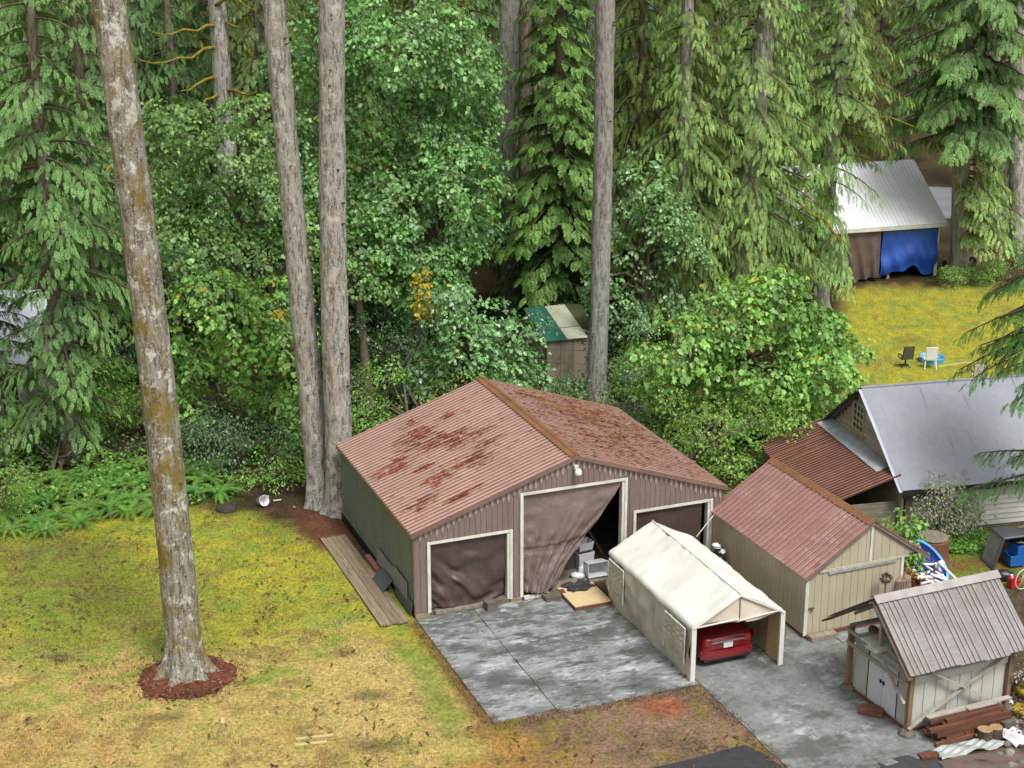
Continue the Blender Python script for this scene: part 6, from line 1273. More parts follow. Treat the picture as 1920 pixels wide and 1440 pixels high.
def rag(u, v): return ((u - .5) * .95 + .06 * math.sin(13 * v), (v - .5) * .72 + .07 * math.sin(9 * u), .035 + .03 * math.sin(17 * u + 5 * v) * math.sin(11 * v))
mb.grid(rag, 16, 12); o = simple('black_cloth', 'crumpled black sheet lying on the plywood', 'cloth', mb, surf('black_rubber_sheet', (.03, .032, .03), (.05, .052, .048), 5, rough=.4), glob(5.72, -.15, .19), GYAW + .2)
tramp = thing('timber_ramp', 'wet red timber ramp of planks between the plywood and the canopy', 'ramp', glob(6.95, -.45), GYAW)
for i in range(6): mb = MB(); mb.b(-.55 + .2 * i, -.37 + .2 * i, -.9, .75, .10, .145); mb.build('plank', m_redwood, tramp)
for y in (-.7, .5): mb = MB(); mb.b(-.55, .63, y - .05, y + .05, .03, .098); mb.build('bearer', m_redwood, tramp)
m_cblock = surf('mossy_block', (.15, .13, .10), (.09, .08, .065), 5, rough=.95)
for i, (x, y, a, lb, s) in enumerate(((2.45, -.38, .1, 'mossy concrete block holding down the left tarp', (.34, .34, .3)), (4.62, -.42, .05, 'flat concrete block left of the plywood sheet', (.55, .36, .17)), (5.02, -.28, -.1, 'dark red timber block between the flat block and the plywood', (.26, .3, .16)))):
    simple('block', lb, 'block', MB().box((0, 0, s[2] / 2 + .03), s), m_cblock if i < 2 else m_redwood, glob(x, y), GYAW + a)
for i, (x, y, l, lb) in enumerate(((4.2, -.12, .9, 'pale board end under the faded tarp'), (1.6, -.1, 1.9, 'old board along the foot of the left tarp'))):
    simple('board', lb, 'board', MB().box((0, 0, .1), (l, .14, .1)), m_white if i == 0 else m_grwood, glob(x, y), GYAW)
m_bin = surf('clear_white_plastic', (.60, .61, .62), (.52, .53, .55), 2, rough=.25, spec=.5)
def tub(label, loc, rz, l, w, h, tilt=0.0, group='white plastic tubs in the garage doorway'):
    mb = MB(); t_ = .02
    o4 = [(-l / 2, -w / 2), (l / 2, -w / 2), (l / 2, w / 2), (-l / 2, w / 2)]; i4 = [(a * .93, b_ * .9) for a, b_ in o4]; b4 = [(a * .86, b_ * .84) for a, b_ in o4]; c4 = [(a * .82, b_ * .78) for a, b_ in o4]
    vs = [(*p_, 0) for p_ in b4] + [(*p_, h) for p_ in o4] + [(*p_, h) for p_ in i4] + [(*p_, .03) for p_ in c4]
    fs = [(3, 2, 1, 0), (12, 13, 14, 15)]
    for q in range(4): r_ = (q + 1) % 4; fs += [(q, r_, 4 + r_, 4 + q), (4 + q, 4 + r_, 8 + r_, 8 + q), (8 + q, 8 + r_, 12 + r_, 12 + q)]
    mb.add(vs, fs); o = mb.build('plastic_tub', m_bin); o.location = loc; o.rotation_euler = (tilt, 0, rz)
    md = o.modifiers.new('bevel', 'BEVEL'); md.width = .025; md.segments = 2
    return tag(o, label, 'tub', group)
tub('clear plastic tub lying on its side with its open mouth to the front', glob(6.62, .72, .42), GYAW, .78, .52, .5, math.radians(82))
tub('white plastic tub standing behind the tub that lies on its side', glob(6.55, 1.35, .12), GYAW + .1, .62, .5, .62)
tub('white plastic tub stacked on top at the back of the doorway', glob(6.58, 1.45, .76), GYAW + .15, .6, .48, .3)
rd = np.random.default_rng(3)
def lump(name, label, cat, loc, s, mat, seed, group=None, rough_=.35, rz=0):
    n1_, n2_ = 16, 10; A = np.linspace(0, 2 * np.pi, n1_, endpoint=False); B = np.linspace(0, np.pi, n2_ + 1); AA, BB = np.meshgrid(A, B)
    x, y, z = np.cos(AA) * np.sin(BB), np.sin(AA) * np.sin(BB), np.cos(BB); q = 1 + rough_ * fbm(x * 2 + seed, y * 2, z * 2, seed, 3)
    V = np.stack([x * q * s[0], y * q * s[1], np.maximum(z * q * s[2] + s[2] * .75, 0)], 2).reshape(-1, 3)
    I = (np.arange(n2_)[:, None] * n1_ + np.arange(n1_)[None]).ravel(); J = (np.arange(n2_)[:, None] * n1_ + (np.arange(n1_)[None] + 1) % n1_).ravel()
    o = link(name, np_mesh(name, V, np.stack([I, I + n1_, J + n1_, J], 1), mat, smooth=True)); o.location = loc; o.rotation_euler = (0, 0, rz); return tag(o, label, cat, group)
m_bagw = surf('white_plastic_bag', (.68, .68, .70), (.55, .55, .58), 4, rough=.35, bump=.4, bs_=12)
m_bagb = surf('black_bin_bag', (.018, .018, .02), (.03, .03, .032), 4, rough=.3, spec=.6, bump=.5, bs_=10)
lump('plastic_bag', 'small crumpled white bag on the garage floor beside the tubs', 'bag', glob(6.02, .62, .12), (.26, .16, .12), m_bagw, 3)
lump('plastic_bag', 'crumpled white bag squeezed against the tub that lies on its side', 'bag', glob(6.22, .75, .12), (.13, .14, .22), m_bagw, 4)
simple('brown_carton', 'dark carton at the edge of the tarp behind the white bag', 'carton', MB().box((0, 0, .32), (.5, .4, .62)), surf('dark_card', (.10, .085, .075), (.07, .06, .05), 3, rough=.9), glob(6.0, 1.55, .12), GYAW)
simple('grey_cabinet', 'grey cabinet half hidden behind the pulled back tarp', 'cabinet', MB().box((0, 0, .6), (.5, .45, 1.2)), m_gwall, glob(6.15, 2.2, .12), GYAW)
mb = MB(); mb.beam((0, 0, 1.5), (.75, -.5, .05), .07, .05); simple('leaning_timber', 'brown timber leaning in the dark garage opening', 'timber', mb, m_redwood, glob(6.75, 1.95, .12), GYAW)
simple('floor_board', 'wide old board forming the threshold of the middle opening', 'board', MB().box((0, 0, .03), (2.6, .5, .06)), m_grwood, glob(6.1, -.02 + .3, .12), GYAW)
# bags and rubbish between garage and shed
m_bagg = surf('grey_rag', (.26, .27, .29), (.18, .18, .20), 5, rough=.7)
for i, (x, y, z, s, m, lb) in enumerate(((-.30, 4.85, 0, (.26, .3, .26), m_bagb, 'black bin bag, lowest in the gap between garage and red roofed shed'), (-.34, 4.4, 0, (.2, .26, .17), m_bagw, 'white bag at the bottom of the gap between garage and shed'), (-.26, 4.6, .30, (.14, .18, .13), m_bagg, 'grey rag bundle low in the heap beside the shed'), (-.30, 4.9, .45, (.2, .24, .2), m_bagb, 'black bin bag in the middle of the heap beside the shed'), (-.24, 4.62, .58, (.12, .15, .10), m_bagw, 'small white bag between the black ones beside the shed'), (-.36, 4.75, .72, (.13, .16, .10), m_bagg, 'grey rag bundle near the top of the heap beside the shed'), (-.28, 4.9, .86, (.17, .2, .16), m_bagb, 'black bin bag near the top of the heap beside the shed'), (-.24, 4.75, 1.02, (.10, .13, .07), m_bagw, 'white scrap of plastic in the upper part of the heap'), (-.36, 4.95, 1.16, (.16, .17, .08), m_bagw, 'white bag topmost on the heap beside the shed'))):
    p_ = Vector((9.199 + x * math.cos(SY) - y * math.sin(SY), 45.518 + x * math.sin(SY) + y * math.cos(SY), z)); lump('rubbish_bag', lb, 'bag', p_, s, m, 20 + i, 'bags heaped between garage and shed', .85)
m_brick = surf('red_brick', (.22, .07, .045), (.15, .05, .035), 6, rough=.9)
p_ = cloc(.02, .35); simple('brick', 'broken red brick at the foot of the canopy front left leg', 'brick', MB().box((0, 0, .08), (.22, .12, .1)), m_brick, p_, .8)
p_ = cloc(.12, .25); simple('brick', 'dark brick half beside the red one at the canopy leg', 'brick', MB().box((0, 0, .075), (.14, .12, .09)), m_cblock, p_, .3)
# pale boards in the lawn, pail and scraps by the twin trunks
m_paleb = surf('pale_dry_board', (.50, .41, .20), (.44, .35, .16), 4, (.6, 5, 5), rough=.9)
for i, (q, l, rz, lb) in enumerate((((590, 1383), 1.05, .22, 'longer pale board in the dry grass near the bottom border'), ((583, 1395), .9, .2, 'shorter pale board just in front of the longer one in the dry grass'), ((418, 1352), .32, 1.75, 'small pale board lying alone in the grass below the mulch ring'))):
    b_ = at(*q); simple('pale_board', lb, 'board', MB().box((0, 0, .02), (l, .11, .03)), m_paleb, (b_.x, b_.y, 0), rz, 'pale boards in the lawn')
b_ = at(488, 945); mb = MB(); mb.lathe([(0, .0), (.17, .0), (.21, .32), (.22, .33), (.20, .33), (.16, .02)], 16); pail = mb.build('pail', m_bagw, smooth=True); pail.location = (b_.x, b_.y, .12); pail.rotation_euler = (1.2, .3, .6); tag(pail, 'white pail lying tipped over near the foot of the twin trunks', 'pail')
for i, (q, s, lb) in enumerate((((520, 940), (.30, .05), 'white scrap of board right of the tipped pail'), ((500, 933), (.18, .08), 'small white scrap behind the tipped pail'))): b_ = at(*q); simple('white_scrap', lb, 'scrap', MB().box((0, 0, .05), (s[0], s[1], .04)), m_white, (b_.x, b_.y, 0), .3)
b_ = at(425, 955); lump('rotten_stump', 'dark rotten stump low in the ground left of the tipped pail', 'stump', (b_.x, b_.y, -.1), (.42, .34, .16), surf('charred_wood', (.055, .045, .04), (.03, .025, .022), 4, rough=.95, bump=.6), 9)

# ------------------------------------------------------------------ far lawn furniture
def bar(mb, a, b_, r): mb.tube([a, b_], r, 6)
def chair(label, px, rz, seatm, framem, swivel=False, white=False):
    b_ = at(*px); t = thing('garden_chair', label, 'chair', (b_.x, b_.y, 0), rz, 'chairs on the far lawn')
    mb = MB(); mb.grid(lambda u, v: ((u - .5) * .5, .02 + .46 * v, .44 - .03 * math.sin(math.pi * v)), 4, 4); mb.grid(lambda u, v: ((u - .5) * .5, .03 + .46 * v, .415 - .03 * math.sin(math.pi * v)), 4, 4); mb.build('seat', seatm, t, smooth=True)
    mb = MB(); mb.box((0, -.09, .78), (.48, .025, .66), Matrix.Rotation(math.radians(10), 3, 'X')); mb.build('backrest', seatm, t)
    mb = MB()
    for s in (-1, 1): bar(mb, (s * .26, -.15, 1.12), (s * .26, .0, .42), .02)
    bar(mb, (-.26, -.15, 1.12), (.26, -.15, 1.12), .02); mb.build('back_frame', framem, t)
    for s in (-1, 1): mb = MB(); mb.b(s * .30 - .03, s * .30 + .03, -.05, .42, .62, .65); bar(mb, (s * .30, .40, .62), (s * .28, .44, .42), .018); mb.build('arm', framem, t)
    if swivel:
        mb = MB(); bar(mb, (0, .22, .42), (0, .22, .12), .04)
        for k in range(4): a = k * math.pi / 2 + .6; bar(mb, (0, .22, .12), (.32 * math.cos(a), .22 + .32 * math.sin(a), .03), .025)
        mb.build('pedestal', framem, t)
    else:
        for x, y in ((-.25, .02), (.25, .02), (-.27, .44), (.27, .44)): mb = MB(); bar(mb, (x, y, .43), (x * 1.12, y + (.04 if y > .2 else -.1), 0), .028 if white else .018); mb.build('leg', framem, t)
    return t
m_mesh = surf('brown_mesh_fabric', (.09, .075, .055), (.07, .055, .045), 5, rough=.8)
m_wp = surf('white_plastic', (.78, .78, .80), (.72, .72, .75), 3, rough=.35)
m_sling = surf('pale_sling_fabric', (.55, .54, .50), (.48, .47, .43), 4, rough=.8)
chair('brown mesh swivel chair on the far lawn, left of the blue paddling pool', (1700, 690), .15, m_mesh, m_plas, True)
chair('white plastic garden chair standing in front of the blue paddling pool', (1744, 692), -.05, m_wp, m_wp, white=True)
chair('pale sling chair just above the ridge of the grey roof', (1834, 722), -.1, m_sling, m_steel)
m_pool = surf('light_blue_plastic', (.09, .36, .62), (.07, .30, .55), 3, rough=.3, spec=.5)
b_ = at(1747, 677); mb = MB(); mb.lathe([(0, .02), (.52, .02), (.56, .22), (.60, .26), (.64, .25), (.62, .20), (.60, .0)], 28, close=False); simple('paddling_pool', 'small round light blue paddling pool behind the white chair', 'pool', mb, m_pool, (b_.x, b_.y, 0), smooth=True)
mb = MB(); a = at(1760, 688); e = at(1830, 681); mb.tube([a + Vector((0, 0, .02)), a.lerp(e, .35) + Vector((0, .1, .02)), a.lerp(e, .7) + Vector((0, .18, .02)), e + Vector((0, 0, .02))], .022, 6); tag(mb.build('garden_hose', surf('pale_hose', (.55, .50, .28), (.45, .40, .2), 3, rough=.5)), 'pale garden hose lying on the far lawn right of the pool', 'hose')
# tyres, logs and scrap by the barn
def tyre(label, loc, tilt, rz):
    mb = MB(); R_, r_ = .30, .11; vs = []; n1_, n2_ = 20, 8
    for i in range(n1_):
        a = 2 * math.pi * i / n1_
        for j in range(n2_): c = 2 * math.pi * j / n2_; vs.append(((R_ + r_ * math.cos(c)) * math.cos(a), r_ * math.sin(c) * .9, (R_ + r_ * math.cos(c)) * math.sin(a)))
    mb.add(vs, [(i * n2_ + j, i * n2_ + (j + 1) % n2_, ((i + 1) % n1_) * n2_ + (j + 1) % n2_, ((i + 1) % n1_) * n2_ + j) for i in range(n1_) for j in range(n2_)])
    o = simple('old_tyre', label, 'tyre', mb, m_rubber, loc, rz, 'old tyres by the barn', smooth=True); o.rotation_euler = (tilt, 0, rz)
b_ = at(1820, 505); tyre('old tyre standing on edge right of the grooved trunk', (b_.x, b_.y, .40), .15, .5)
b_ = at(1768, 512); tyre('old tyre between the blue tarp and the grooved trunk', (b_.x, b_.y, .40), .1, 1.0)
b_ = at(1812, 510); simple('white_canister', 'white canister in front of the old tyre', 'canister', MB().lathe([(0, .5), (.1, .5), (.16, .42), (.16, 0), (0, 0)], 12), m_wp, (b_.x, b_.y, 0), smooth=True)
m_cut = surf('cut_log_face', (.36, .24, .12), (.26, .16, .08), 6, rough=.9); m_logbark = surf('log_bark', (.11, .08, .055), (.07, .05, .038), 5, rough=.95, bump=.5)
def log_round(name, label, loc, r_, l, rz, group, standing=False, tilt=0):
    mb = MB(); n = 12; prof = [(math.cos(2 * math.pi * j / n) * r_ * (1 + .06 * math.sin(j * 2.3 + r_ * 40)), math.sin(2 * math.pi * j / n) * r_ * (1 + .06 * math.sin(j * 1.7))) for j in range(n)]
    if standing: mb.prism(prof, 2, 0, l)
    else: mb.prism([(a, b_ + r_) for a, b_ in prof], 1, -l / 2, l / 2)
    mb.m[0] = mb.m[1] = 1; o = mb.build(name, [m_logbark, m_cut]); o.location = loc; o.rotation_euler = (tilt, 0, rz); return tag(o, label, 'log', group)
rl = random.Random(9)
c_ = at(1632, 527)
for i in range(11):
    row = 0 if i < 5 else 1 if i < 9 else 2; k = i - (0, 5, 9)[row]
    log_round('firewood_log', 'split firewood log in the small stack under the brown tarp of the far barn', (c_.x + (k - 2 + row * .5) * .30, c_.y + .9 + rl.uniform(-.05, .05), row * .26), .14, .6, rl.uniform(-.1, .1), 'firewood under the far tarps')
# red bits beyond the road
b_ = at(1846, 268); mb = MB(); mb.b(-.5, .5, -.2, .2, .25, .55); mb.b(-.2, .25, -.18, .18, .55, .8); mb.tube([(-.4, -.3, .25), (-.4, .3, .25)], .25, 12); mb.tube([(.42, -.3, .2), (.42, .3, .2)], .2, 12); simple('red_mower', 'small red mower far off beyond the road at the upper right', 'mower', mb, m_brick, (b_.x, b_.y, 0), .4)
b_ = at(1868, 292); simple('white_post', 'short white post on the verge beyond the far road', 'post', MB().b(-.08, .08, -.08, .08, 0, 1.3), m_wp, (b_.x, b_.y, 0))

# ------------------------------------------------------------------ behind and beside the sheds on the right
m_stumpb = surf('red_stump_bark', (.20, .075, .045), (.12, .05, .035), 3, (1, 1, 3), rough=.95, bump=.7, bs_=12)
b_ = at(1742, 1045); mb = MB(); mb.lathe([(.68, 0), (.60, .25), (.58, .80), (.5, .86), (0, .84)], 18); simple('tree_stump', 'wide reddish cut stump behind the blue pool leaning by the red roofed shed', 'stump', mb, [m_stumpb], (b_.x, b_.y - .2, 0), smooth=False)
mb = MB(); mb.lathe([(.56, 0), (.40, .02), (0, .0)], 16); simple('stump_disc', 'grey weathered wooden disc resting on the cut stump', 'disc', mb.lathe([(.56, 0), (.56, -.02)], 16), m_grwood, (b_.x, b_.y - .2, .90))
b_ = at(1738, 1092); pool2 = thing('leaning_pool', 'blue oval paddling pool tipped up on edge behind the white pipes', 'pool', (b_.x, b_.y + .1, .0), .30)
mb = MB(); m_deep = surf('dark_blue_plastic', (.008, .03, .22), (.006, .022, .16), 2, rough=.3, spec=.5, patches=(((.10, .17, .34), 2, .70, .78, (1, 1, 1), .7),))
Rt = Matrix.Rotation(math.radians(38), 3, 'Y') @ Matrix.Rotation(math.radians(38), 3, 'X')
def ring(r0, z0): return [Rt @ Vector((r0 * 1.05 * math.cos(2 * math.pi * j / 30), r0 * .72 * math.sin(2 * math.pi * j / 30), z0)) + Vector((0, 0, .72)) for j in range(30)]
def rings(lst, mat, name):
    mb = MB(); R_ = [ring(*q) for q in lst]; mb.add([v for r_ in R_ for v in r_], [(i * 30 + j, i * 30 + (j + 1) % 30, (i + 1) * 30 + (j + 1) % 30, (i + 1) * 30 + j) for i in range(len(lst) - 1) for j in range(30)]); mb.build(name, mat, pool2, smooth=True)
rings(((.001, -.14), (.82, -.14), (.88, .05)), m_deep, 'basin'); rings(((.88, .05), (.93, .09), (1.0, .08), (.99, -.02), (.90, -.16), (.001, -.16)), surf('pale_blue_rim', (.13, .46, .66), (.10, .38, .58), 2, rough=.35), 'rim')
m_pvc = surf('white_pvc_pipe', (.80, .80, .79), (.72, .72, .70), 3, rough=.35)
frm = thing('pipe_frame', 'heap of white plastic pipe frame lying beside the shed, in front of the tipped pool', 'pipes', at(1730, 1090), 0)
o0 = Vector(frm.location)
for a, b2 in (((1688, 1032), (1775, 1085)), ((1688, 1058), (1760, 1058)), ((1688, 1062), (1756, 1096)), ((1720, 1084), (1768, 1078)), ((1700, 1046), (1690, 1050)), ((1760, 1054), (1795, 1088)), ((1728, 1094), (1752, 1088)), ((1722, 1082), (1742, 1072)), ((1712, 1068), (1770, 1096)), ((1690, 1048), (1708, 1044)), ((1745, 1076), (1790, 1094))):
    pa, pb = at(*a, .75), at(*b2, .55); mb = MB(); mb.tube([pa - o0, pb - o0], .042, 8); mb.build('pipe', m_pvc, frm)
for q in ((1757, 1060), (1766, 1056)): mb = MB(); p_ = at(*q, .6) - o0; mb.box(p_, (.14, .14, .14)); mb.build('pipe_joint', m_pvc, frm)
m_orleaf = leafmat('orange_leaves', (.36, .19, .03), (.20, .08, .04), (.45, .34, .05), trans=.2, cfrac=.2, k=1)
b_ = at(1712, 1120); t = thing('leaf_pile', 'heap of orange and brown leaves and bark beside the shed corner', 'pile', (b_.x, b_.y + .2, 0))
r = np.random.default_rng(4); n = 900; P = np.stack([r.normal(0, .42, n), r.normal(0, .35, n), np.abs(r.normal(.25, .2, n))], 1); P[:, 2] *= np.exp(-(P[:, 0] ** 2 + P[:, 1] ** 2)) * 1.6
V, F = scatter([LEAF_OVAL, LEAF_MAPLE], P, r.normal(0, 1, (n, 3)), r.normal(0, .6, (n, 3)) + np.array([0, 0, 1.]), r.uniform(.08, .17, n), r); tag(link('leaves', np_mesh('leaves', V, F, m_orleaf), t), kind='stuff')
# wooden oddments standing at the shed's front right corner
sp = lambda X, Y, Z=0: Vector((9.199 + X * math.cos(SY) - Y * math.sin(SY), 45.518 + X * math.sin(SY) + Y * math.cos(SY), Z))
st = thing('slatted_barrel', 'old slatted half barrel on a stand against the shed front, above the pole shelter ridge', 'barrel', sp(3.22, -.55), SY + .3)
m_stave = surf('pinkish_stave_wood', (.30, .21, .16), (.21, .145, .11), 3, (1, 1, .3), rough=.85, rnd=.2)
for i in range(11):
    a = -1.75 + 3.5 * i / 10; mb = MB(); p0 = Vector((.36 * math.sin(a), -.30 * math.cos(a) * .6, 1.28)); p1 = Vector((.30 * math.sin(a), -.25 * math.cos(a) * .6, 1.72)); p2 = Vector((.12 * math.sin(a), -.10 * math.cos(a) * .6, 1.86)); mb.tube([p0, p1, p2], [.045, .05, .03], 5); mb.build('stave', m_stave, st)
for x in (-.25, .25): mb = MB(); mb.tube([(x, -.05, 0), (x, -.05, 1.35)], .035, 6); mb.build('leg', m_grwood, st)
mp_ = thing('dried_flower_head', 'round brown dried head on a stake beside the slatted barrel', 'plant', sp(2.6, -.5), 0)
mb = MB(); mb.tube([(0, 0, 0), (.02, 0, 1.75)], .03, 6); mb.build('stake', m_grwood, mp_)
r = np.random.default_rng(8); n = 160; u = norm(r.normal(0, 1, (n, 3))); V, F = scatter([LEAF_OVAL], np.array([.02, 0, 1.82]) + u * .12, u + r.normal(0, .4, (n, 3)), r.normal(0, 1, (n, 3)), r.uniform(.06, .12, n), r); m_dry = leafmat('dry_brown_leaf', (.14, .10, .07), (.09, .065, .05), (.24, .18, .12), trans=.1, cfrac=.15, k=1); link('head', np_mesh('head', V, F, m_dry), mp_)
# young trees between shed, stump and house
broad_tree('young_maple', 'small yellow green maple between the red shed roof and the grey house', tuple(sp(4.9, 2.2))[:2], [(0, 0, 1.6, .55, .5, .6), (.3, .1, 2.3, .5, .45, .5), (-.4, .1, 1.0, .5, .45, .45), (.5, 0, 1.3, .45, .4, .45), (-.5, .2, 2.0, .35, .3, .35), (.1, -.1, .7, .5, .45, .4)], 71, m_lime, leaf=.17, dens=14, per=8, disc=.26, r=.05, group='young trees by the house', minz=.1)
m_white_leaf = leafmat('pale_grey_leaves', (.24, .27, .18), (.42, .43, .36), (.22, .30, .06), trans=.25, cfrac=.2, rough=.5, k=1)
for i, (q, hh, lm, lb) in enumerate((((1762, 1012), 2.3, m_white_leaf, 'thin pale leaved sapling in front of the house wall'), ((1790, 1000), 2.0, m_white_leaf, 'second thin pale sapling, right of the first in front of the house wall'), ((1722, 985), 1.5, m_lime, 'small leafy sapling right at the house corner'), ((1832, 975), 2.6, m_lime, 'taller light green sapling in front of the grey roof edge'))):
    b_ = at(*q); broad_tree('sapling', lb, (b_.x, b_.y), [(0, 0, hh * .85, .55, .45, .6), (.34, 0, hh * .5, .5, .42, .5), (-.42, 0, hh * .62, .5, .42, .5), (.05, 0, hh * .25, .6, .4, .4)], 80 + i, lm, leaf=.12, dens=30, per=8, disc=.24, r=.03, group='young trees by the house', shapes=(LEAF_OVAL,), minz=.1)
b_ = at(1795, 1020); t = thing('low_weeds', 'bright green weeds at the foot of the pale saplings', 'weeds', (b_.x, b_.y, 0)); r = np.random.default_rng(14); n = 2600
P = np.stack([r.uniform(-1.2, 1.2, n), r.uniform(-1.0, .9, n), r.uniform(.02, .30, n)], 1); V, F = scatter([LEAF_OVAL], P, r.normal(0, 1, (n, 3)) + np.array([0, 0, .4]), r.normal(0, .6, (n, 3)) + np.array([0, 0, 1.]), r.uniform(.06, .15, n), r); tag(link('leaves', np_mesh('leaves', V, F, m_shrub), t), kind='stuff')
# dark frame with grey cover, blue bins, red can and wheel at the right border
b_ = at(1862, 1068); cvr = thing('storage_cover', 'grey sheet cover on a dark frame holding two blue bins at the right border', 'cover', (b_.x, b_.y, 0), .15)
for a, e in (((0, 0, .02), (.28, .0, 1.15)), ((.28, 0, 1.15), (2.2, .1, 1.22)), ((.28, 0, 1.15), (.28, 1.0, 1.1)), ((.0, 0, .02), (.0, 1.0, .02)), ((2.2, .1, 0), (2.2, .1, 1.22))): mb = MB(); mb.tube([a, e], .05, 6); mb.build('frame_bar', m_slate, cvr)
m_covr = surf('grey_sheet_cover', (.30, .31, .32), (.22, .23, .24), 2, rough=.45, bump=.3, bs_=6)
mb = MB(); mb.grid(lambda u, v: (.30 + 1.9 * u, 1.0 - .06 * math.sin(7 * u), 1.1 * (1 - v) + .04 * math.sin(11 * u)), 14, 6); mb.grid(lambda u, v: (.03 + .25 * (1 - v), 1.0 * u, 1.12 * (1 - v) + .02), 6, 6); mb.build('cover_sheet', m_covr, cvr, smooth=True)
mb = MB(); mb.grid(lambda u, v: (.28 + 1.9 * u, 1.02 * v, 1.14 + .05 * math.sin(8 * u) - .04 * v), 12, 5); mb.build('cover_top', m_slate, cvr, smooth=True)
m_bluebin = surf('blue_bin_plastic', (.02, .13, .48), (.015, .10, .38), 2, rough=.35, spec=.5)
for i, (x, y, z, lb) in enumerate(((.86, .38, .05, 'lower blue bin under the grey cover, partly hidden by the upper one'), (1.02, .5, .40, 'upper blue bin set on the lower one under the grey cover'))):
    p_ = Vector(cvr.location) + Vector((x, y, z)); o = tub(lb, p_, .2 + .25 * i, .66, .52, .42, 0, 'blue bins at the right border'); o.name = 'blue_bin'; o.data.materials.clear(); o.data.materials.append(m_bluebin)
p_ = Vector(cvr.location) + Vector((.98, .5, .80)); lump('black_bag', 'black bag lying on the upper blue bin', 'bag', p_, (.34, .25, .1), m_bagb, 41)
b_ = at(1900, 1100); can2 = thing('fuel_can', 'red fuel can with a white cap near the right border', 'can', (b_.x, b_.y, 0), .4)
m_redp = surf('red_plastic', (.48, .02, .025), (.38, .015, .02), 2, rough=.35); mb = MB(); mb.prism([(-.19, 0), (.19, 0), (.19, .26), (.05, .40), (-.19, .34)], 1, -.12, .12); mb.build('body', m_redp, can2); mb = MB(); mb.tube([(-.10, 0, .34), (-.12, 0, .46)], .045, 8); mb.build('cap', m_wp, can2)
b_ = at(1917, 1105); trk = thing('hand_cart', 'hand cart with a thin spoked wheel cut by the right border', 'cart', (b_.x, b_.y, 0), .5)
mb = MB(); n1_ = 26; mb.tube([(.36 * math.cos(2 * math.pi * i / n1_), 0, .38 + .36 * math.sin(2 * math.pi * i / n1_)) for i in range(n1_ + 1)], .018, 5, cap=False); w_ = mb.build('wheel', m_bin, trk)
for i in range(8): a = i * math.pi / 4; mb = MB(); mb.tube([(0, 0, .38), (.35 * math.cos(a), 0, .38 + .35 * math.sin(a))], .006, 4); mb.build('spoke', m_chrome, w_)
mb = MB(); mb.tube([(0, .05, .38), (.3, .08, .95), (.75, .1, 1.25)], .022, 6); mb.build('handle', m_bin, trk)
for i, (q, s, lb) in enumerate((((1882, 1085), (.34, .25, .22), 'black bag on the ground left of the red fuel can'), ((1868, 1080), (.3, .22, .1), 'flat black bag at the foot of the grey cover'))): b_ = at(*q); lump('black_bag', lb, 'bag', (b_.x, b_.y, -.05), s, m_bagb, 45 + i)
# ------------------------------------------------------------------ around the pole shelter, bottom right
def shl(X, Y, Z=0): return Vector((PX + X * math.cos(PYAW) - Y * math.sin(PYAW), PY + X * math.sin(PYAW) + Y * math.cos(PYAW), Z))
lum = thing('lumber_stack', 'stack of wet red brown timber along the foot of the pole shelter', 'lumber', shl(PW + .52, 1.75), PYAW)
rd = random.Random(6)
for lay in range(5):
    n = (5, 4, 4, 3, 2)[lay]
    for i in range(n):
        mb = MB(); w_ = rd.uniform(.10, .16); x = -.30 + .15 * i + .04 * lay + rd.uniform(-.02, .02); l = rd.uniform(1.05, 1.42); y = rd.uniform(-.2, .2); mb.b(x, x + w_ - .012, y - l, y + l * .85, .05 + lay * .115, .05 + lay * .115 + .105); mb.build('timber', m_redwood, lum)
for i, (x, z, l, y) in enumerate(((-.30, .62, 1.45, .1), (-.2, .645, .5, .45), (-.36, .60, .6, -.6))): mb = MB(); mb.b(x, x + .17, y - l, y + l, z, z + .035); mb.build('pale_board', m_brace, lum)
m_stone = surf('rubble_stone', (.24, .22, .20), (.13, .12, .11), 4, rough=.95, rnd=.35)
log_round('log_round', 'upright cut log with a pale round top beside the timber stack', at(1845, 1388), .21, .36, .2, 'logs beside the timber', True)
log_round('log_round', 'second cut log, right of the first, with a squarer top', at(1866, 1383), .19, .34, .9, 'logs beside the timber', True)
simple('grey_block', 'grey concrete block behind the two cut logs', 'block', MB().box((0, 0, .16), (.42, .3, .3)), m_cblock, at(1886, 1368), .5)
cl = at(1820, 1408)
cloth('plastic_sheet', 'crumpled pale plastic sheet in front of the timber stack', lambda u, v: ((u - .5) * 2.1, (v - .5) * .55 + .22 * u, .06 + .05 * math.sin(14 * u + 6 * v) + .04 * math.sin(23 * v - 9 * u)), 34, 14, surf('dirty_plastic_sheet', (.34, .36, .355), (.24, .26, .255), 3, patches=(((.10, .10, .08), 4, .62, .74, (1, 1, 1), .7),), rough=.35), cat='sheet', loc=(cl.x, cl.y, 0), rz=.28)
cl = at(1850, 1432)
cloth('brown_mat', 'brown tarp spread on the ground at the bottom right corner', lambda u, v: ((u - .5) * 2.5, (v - .5) * 1.0, .03 + .035 * math.sin(9 * u + 5 * v) * math.sin(7 * v)), 24, 12, surf('dull_brown_tarp', (.14, .095, .08), (.10, .07, .06), 3, rough=.7), cat='tarp', loc=(cl.x, cl.y, 0), rz=.3)
cl = at(1712, 1440)
cloth('dark_sheet', 'dark grey sheet at the bottom border below the pole shelter', lambda u, v: ((u - .5) * 1.7, (v - .5) * .9 + .25 * u, .03 + .02 * math.sin(11 * u + 3 * v)), 20, 10, surf('charcoal_sheet', (.055, .055, .058), (.04, .04, .042), 3, rough=.6), cat='sheet', loc=(cl.x, cl.y, 0), rz=.22)
cl = at(1906, 1390)
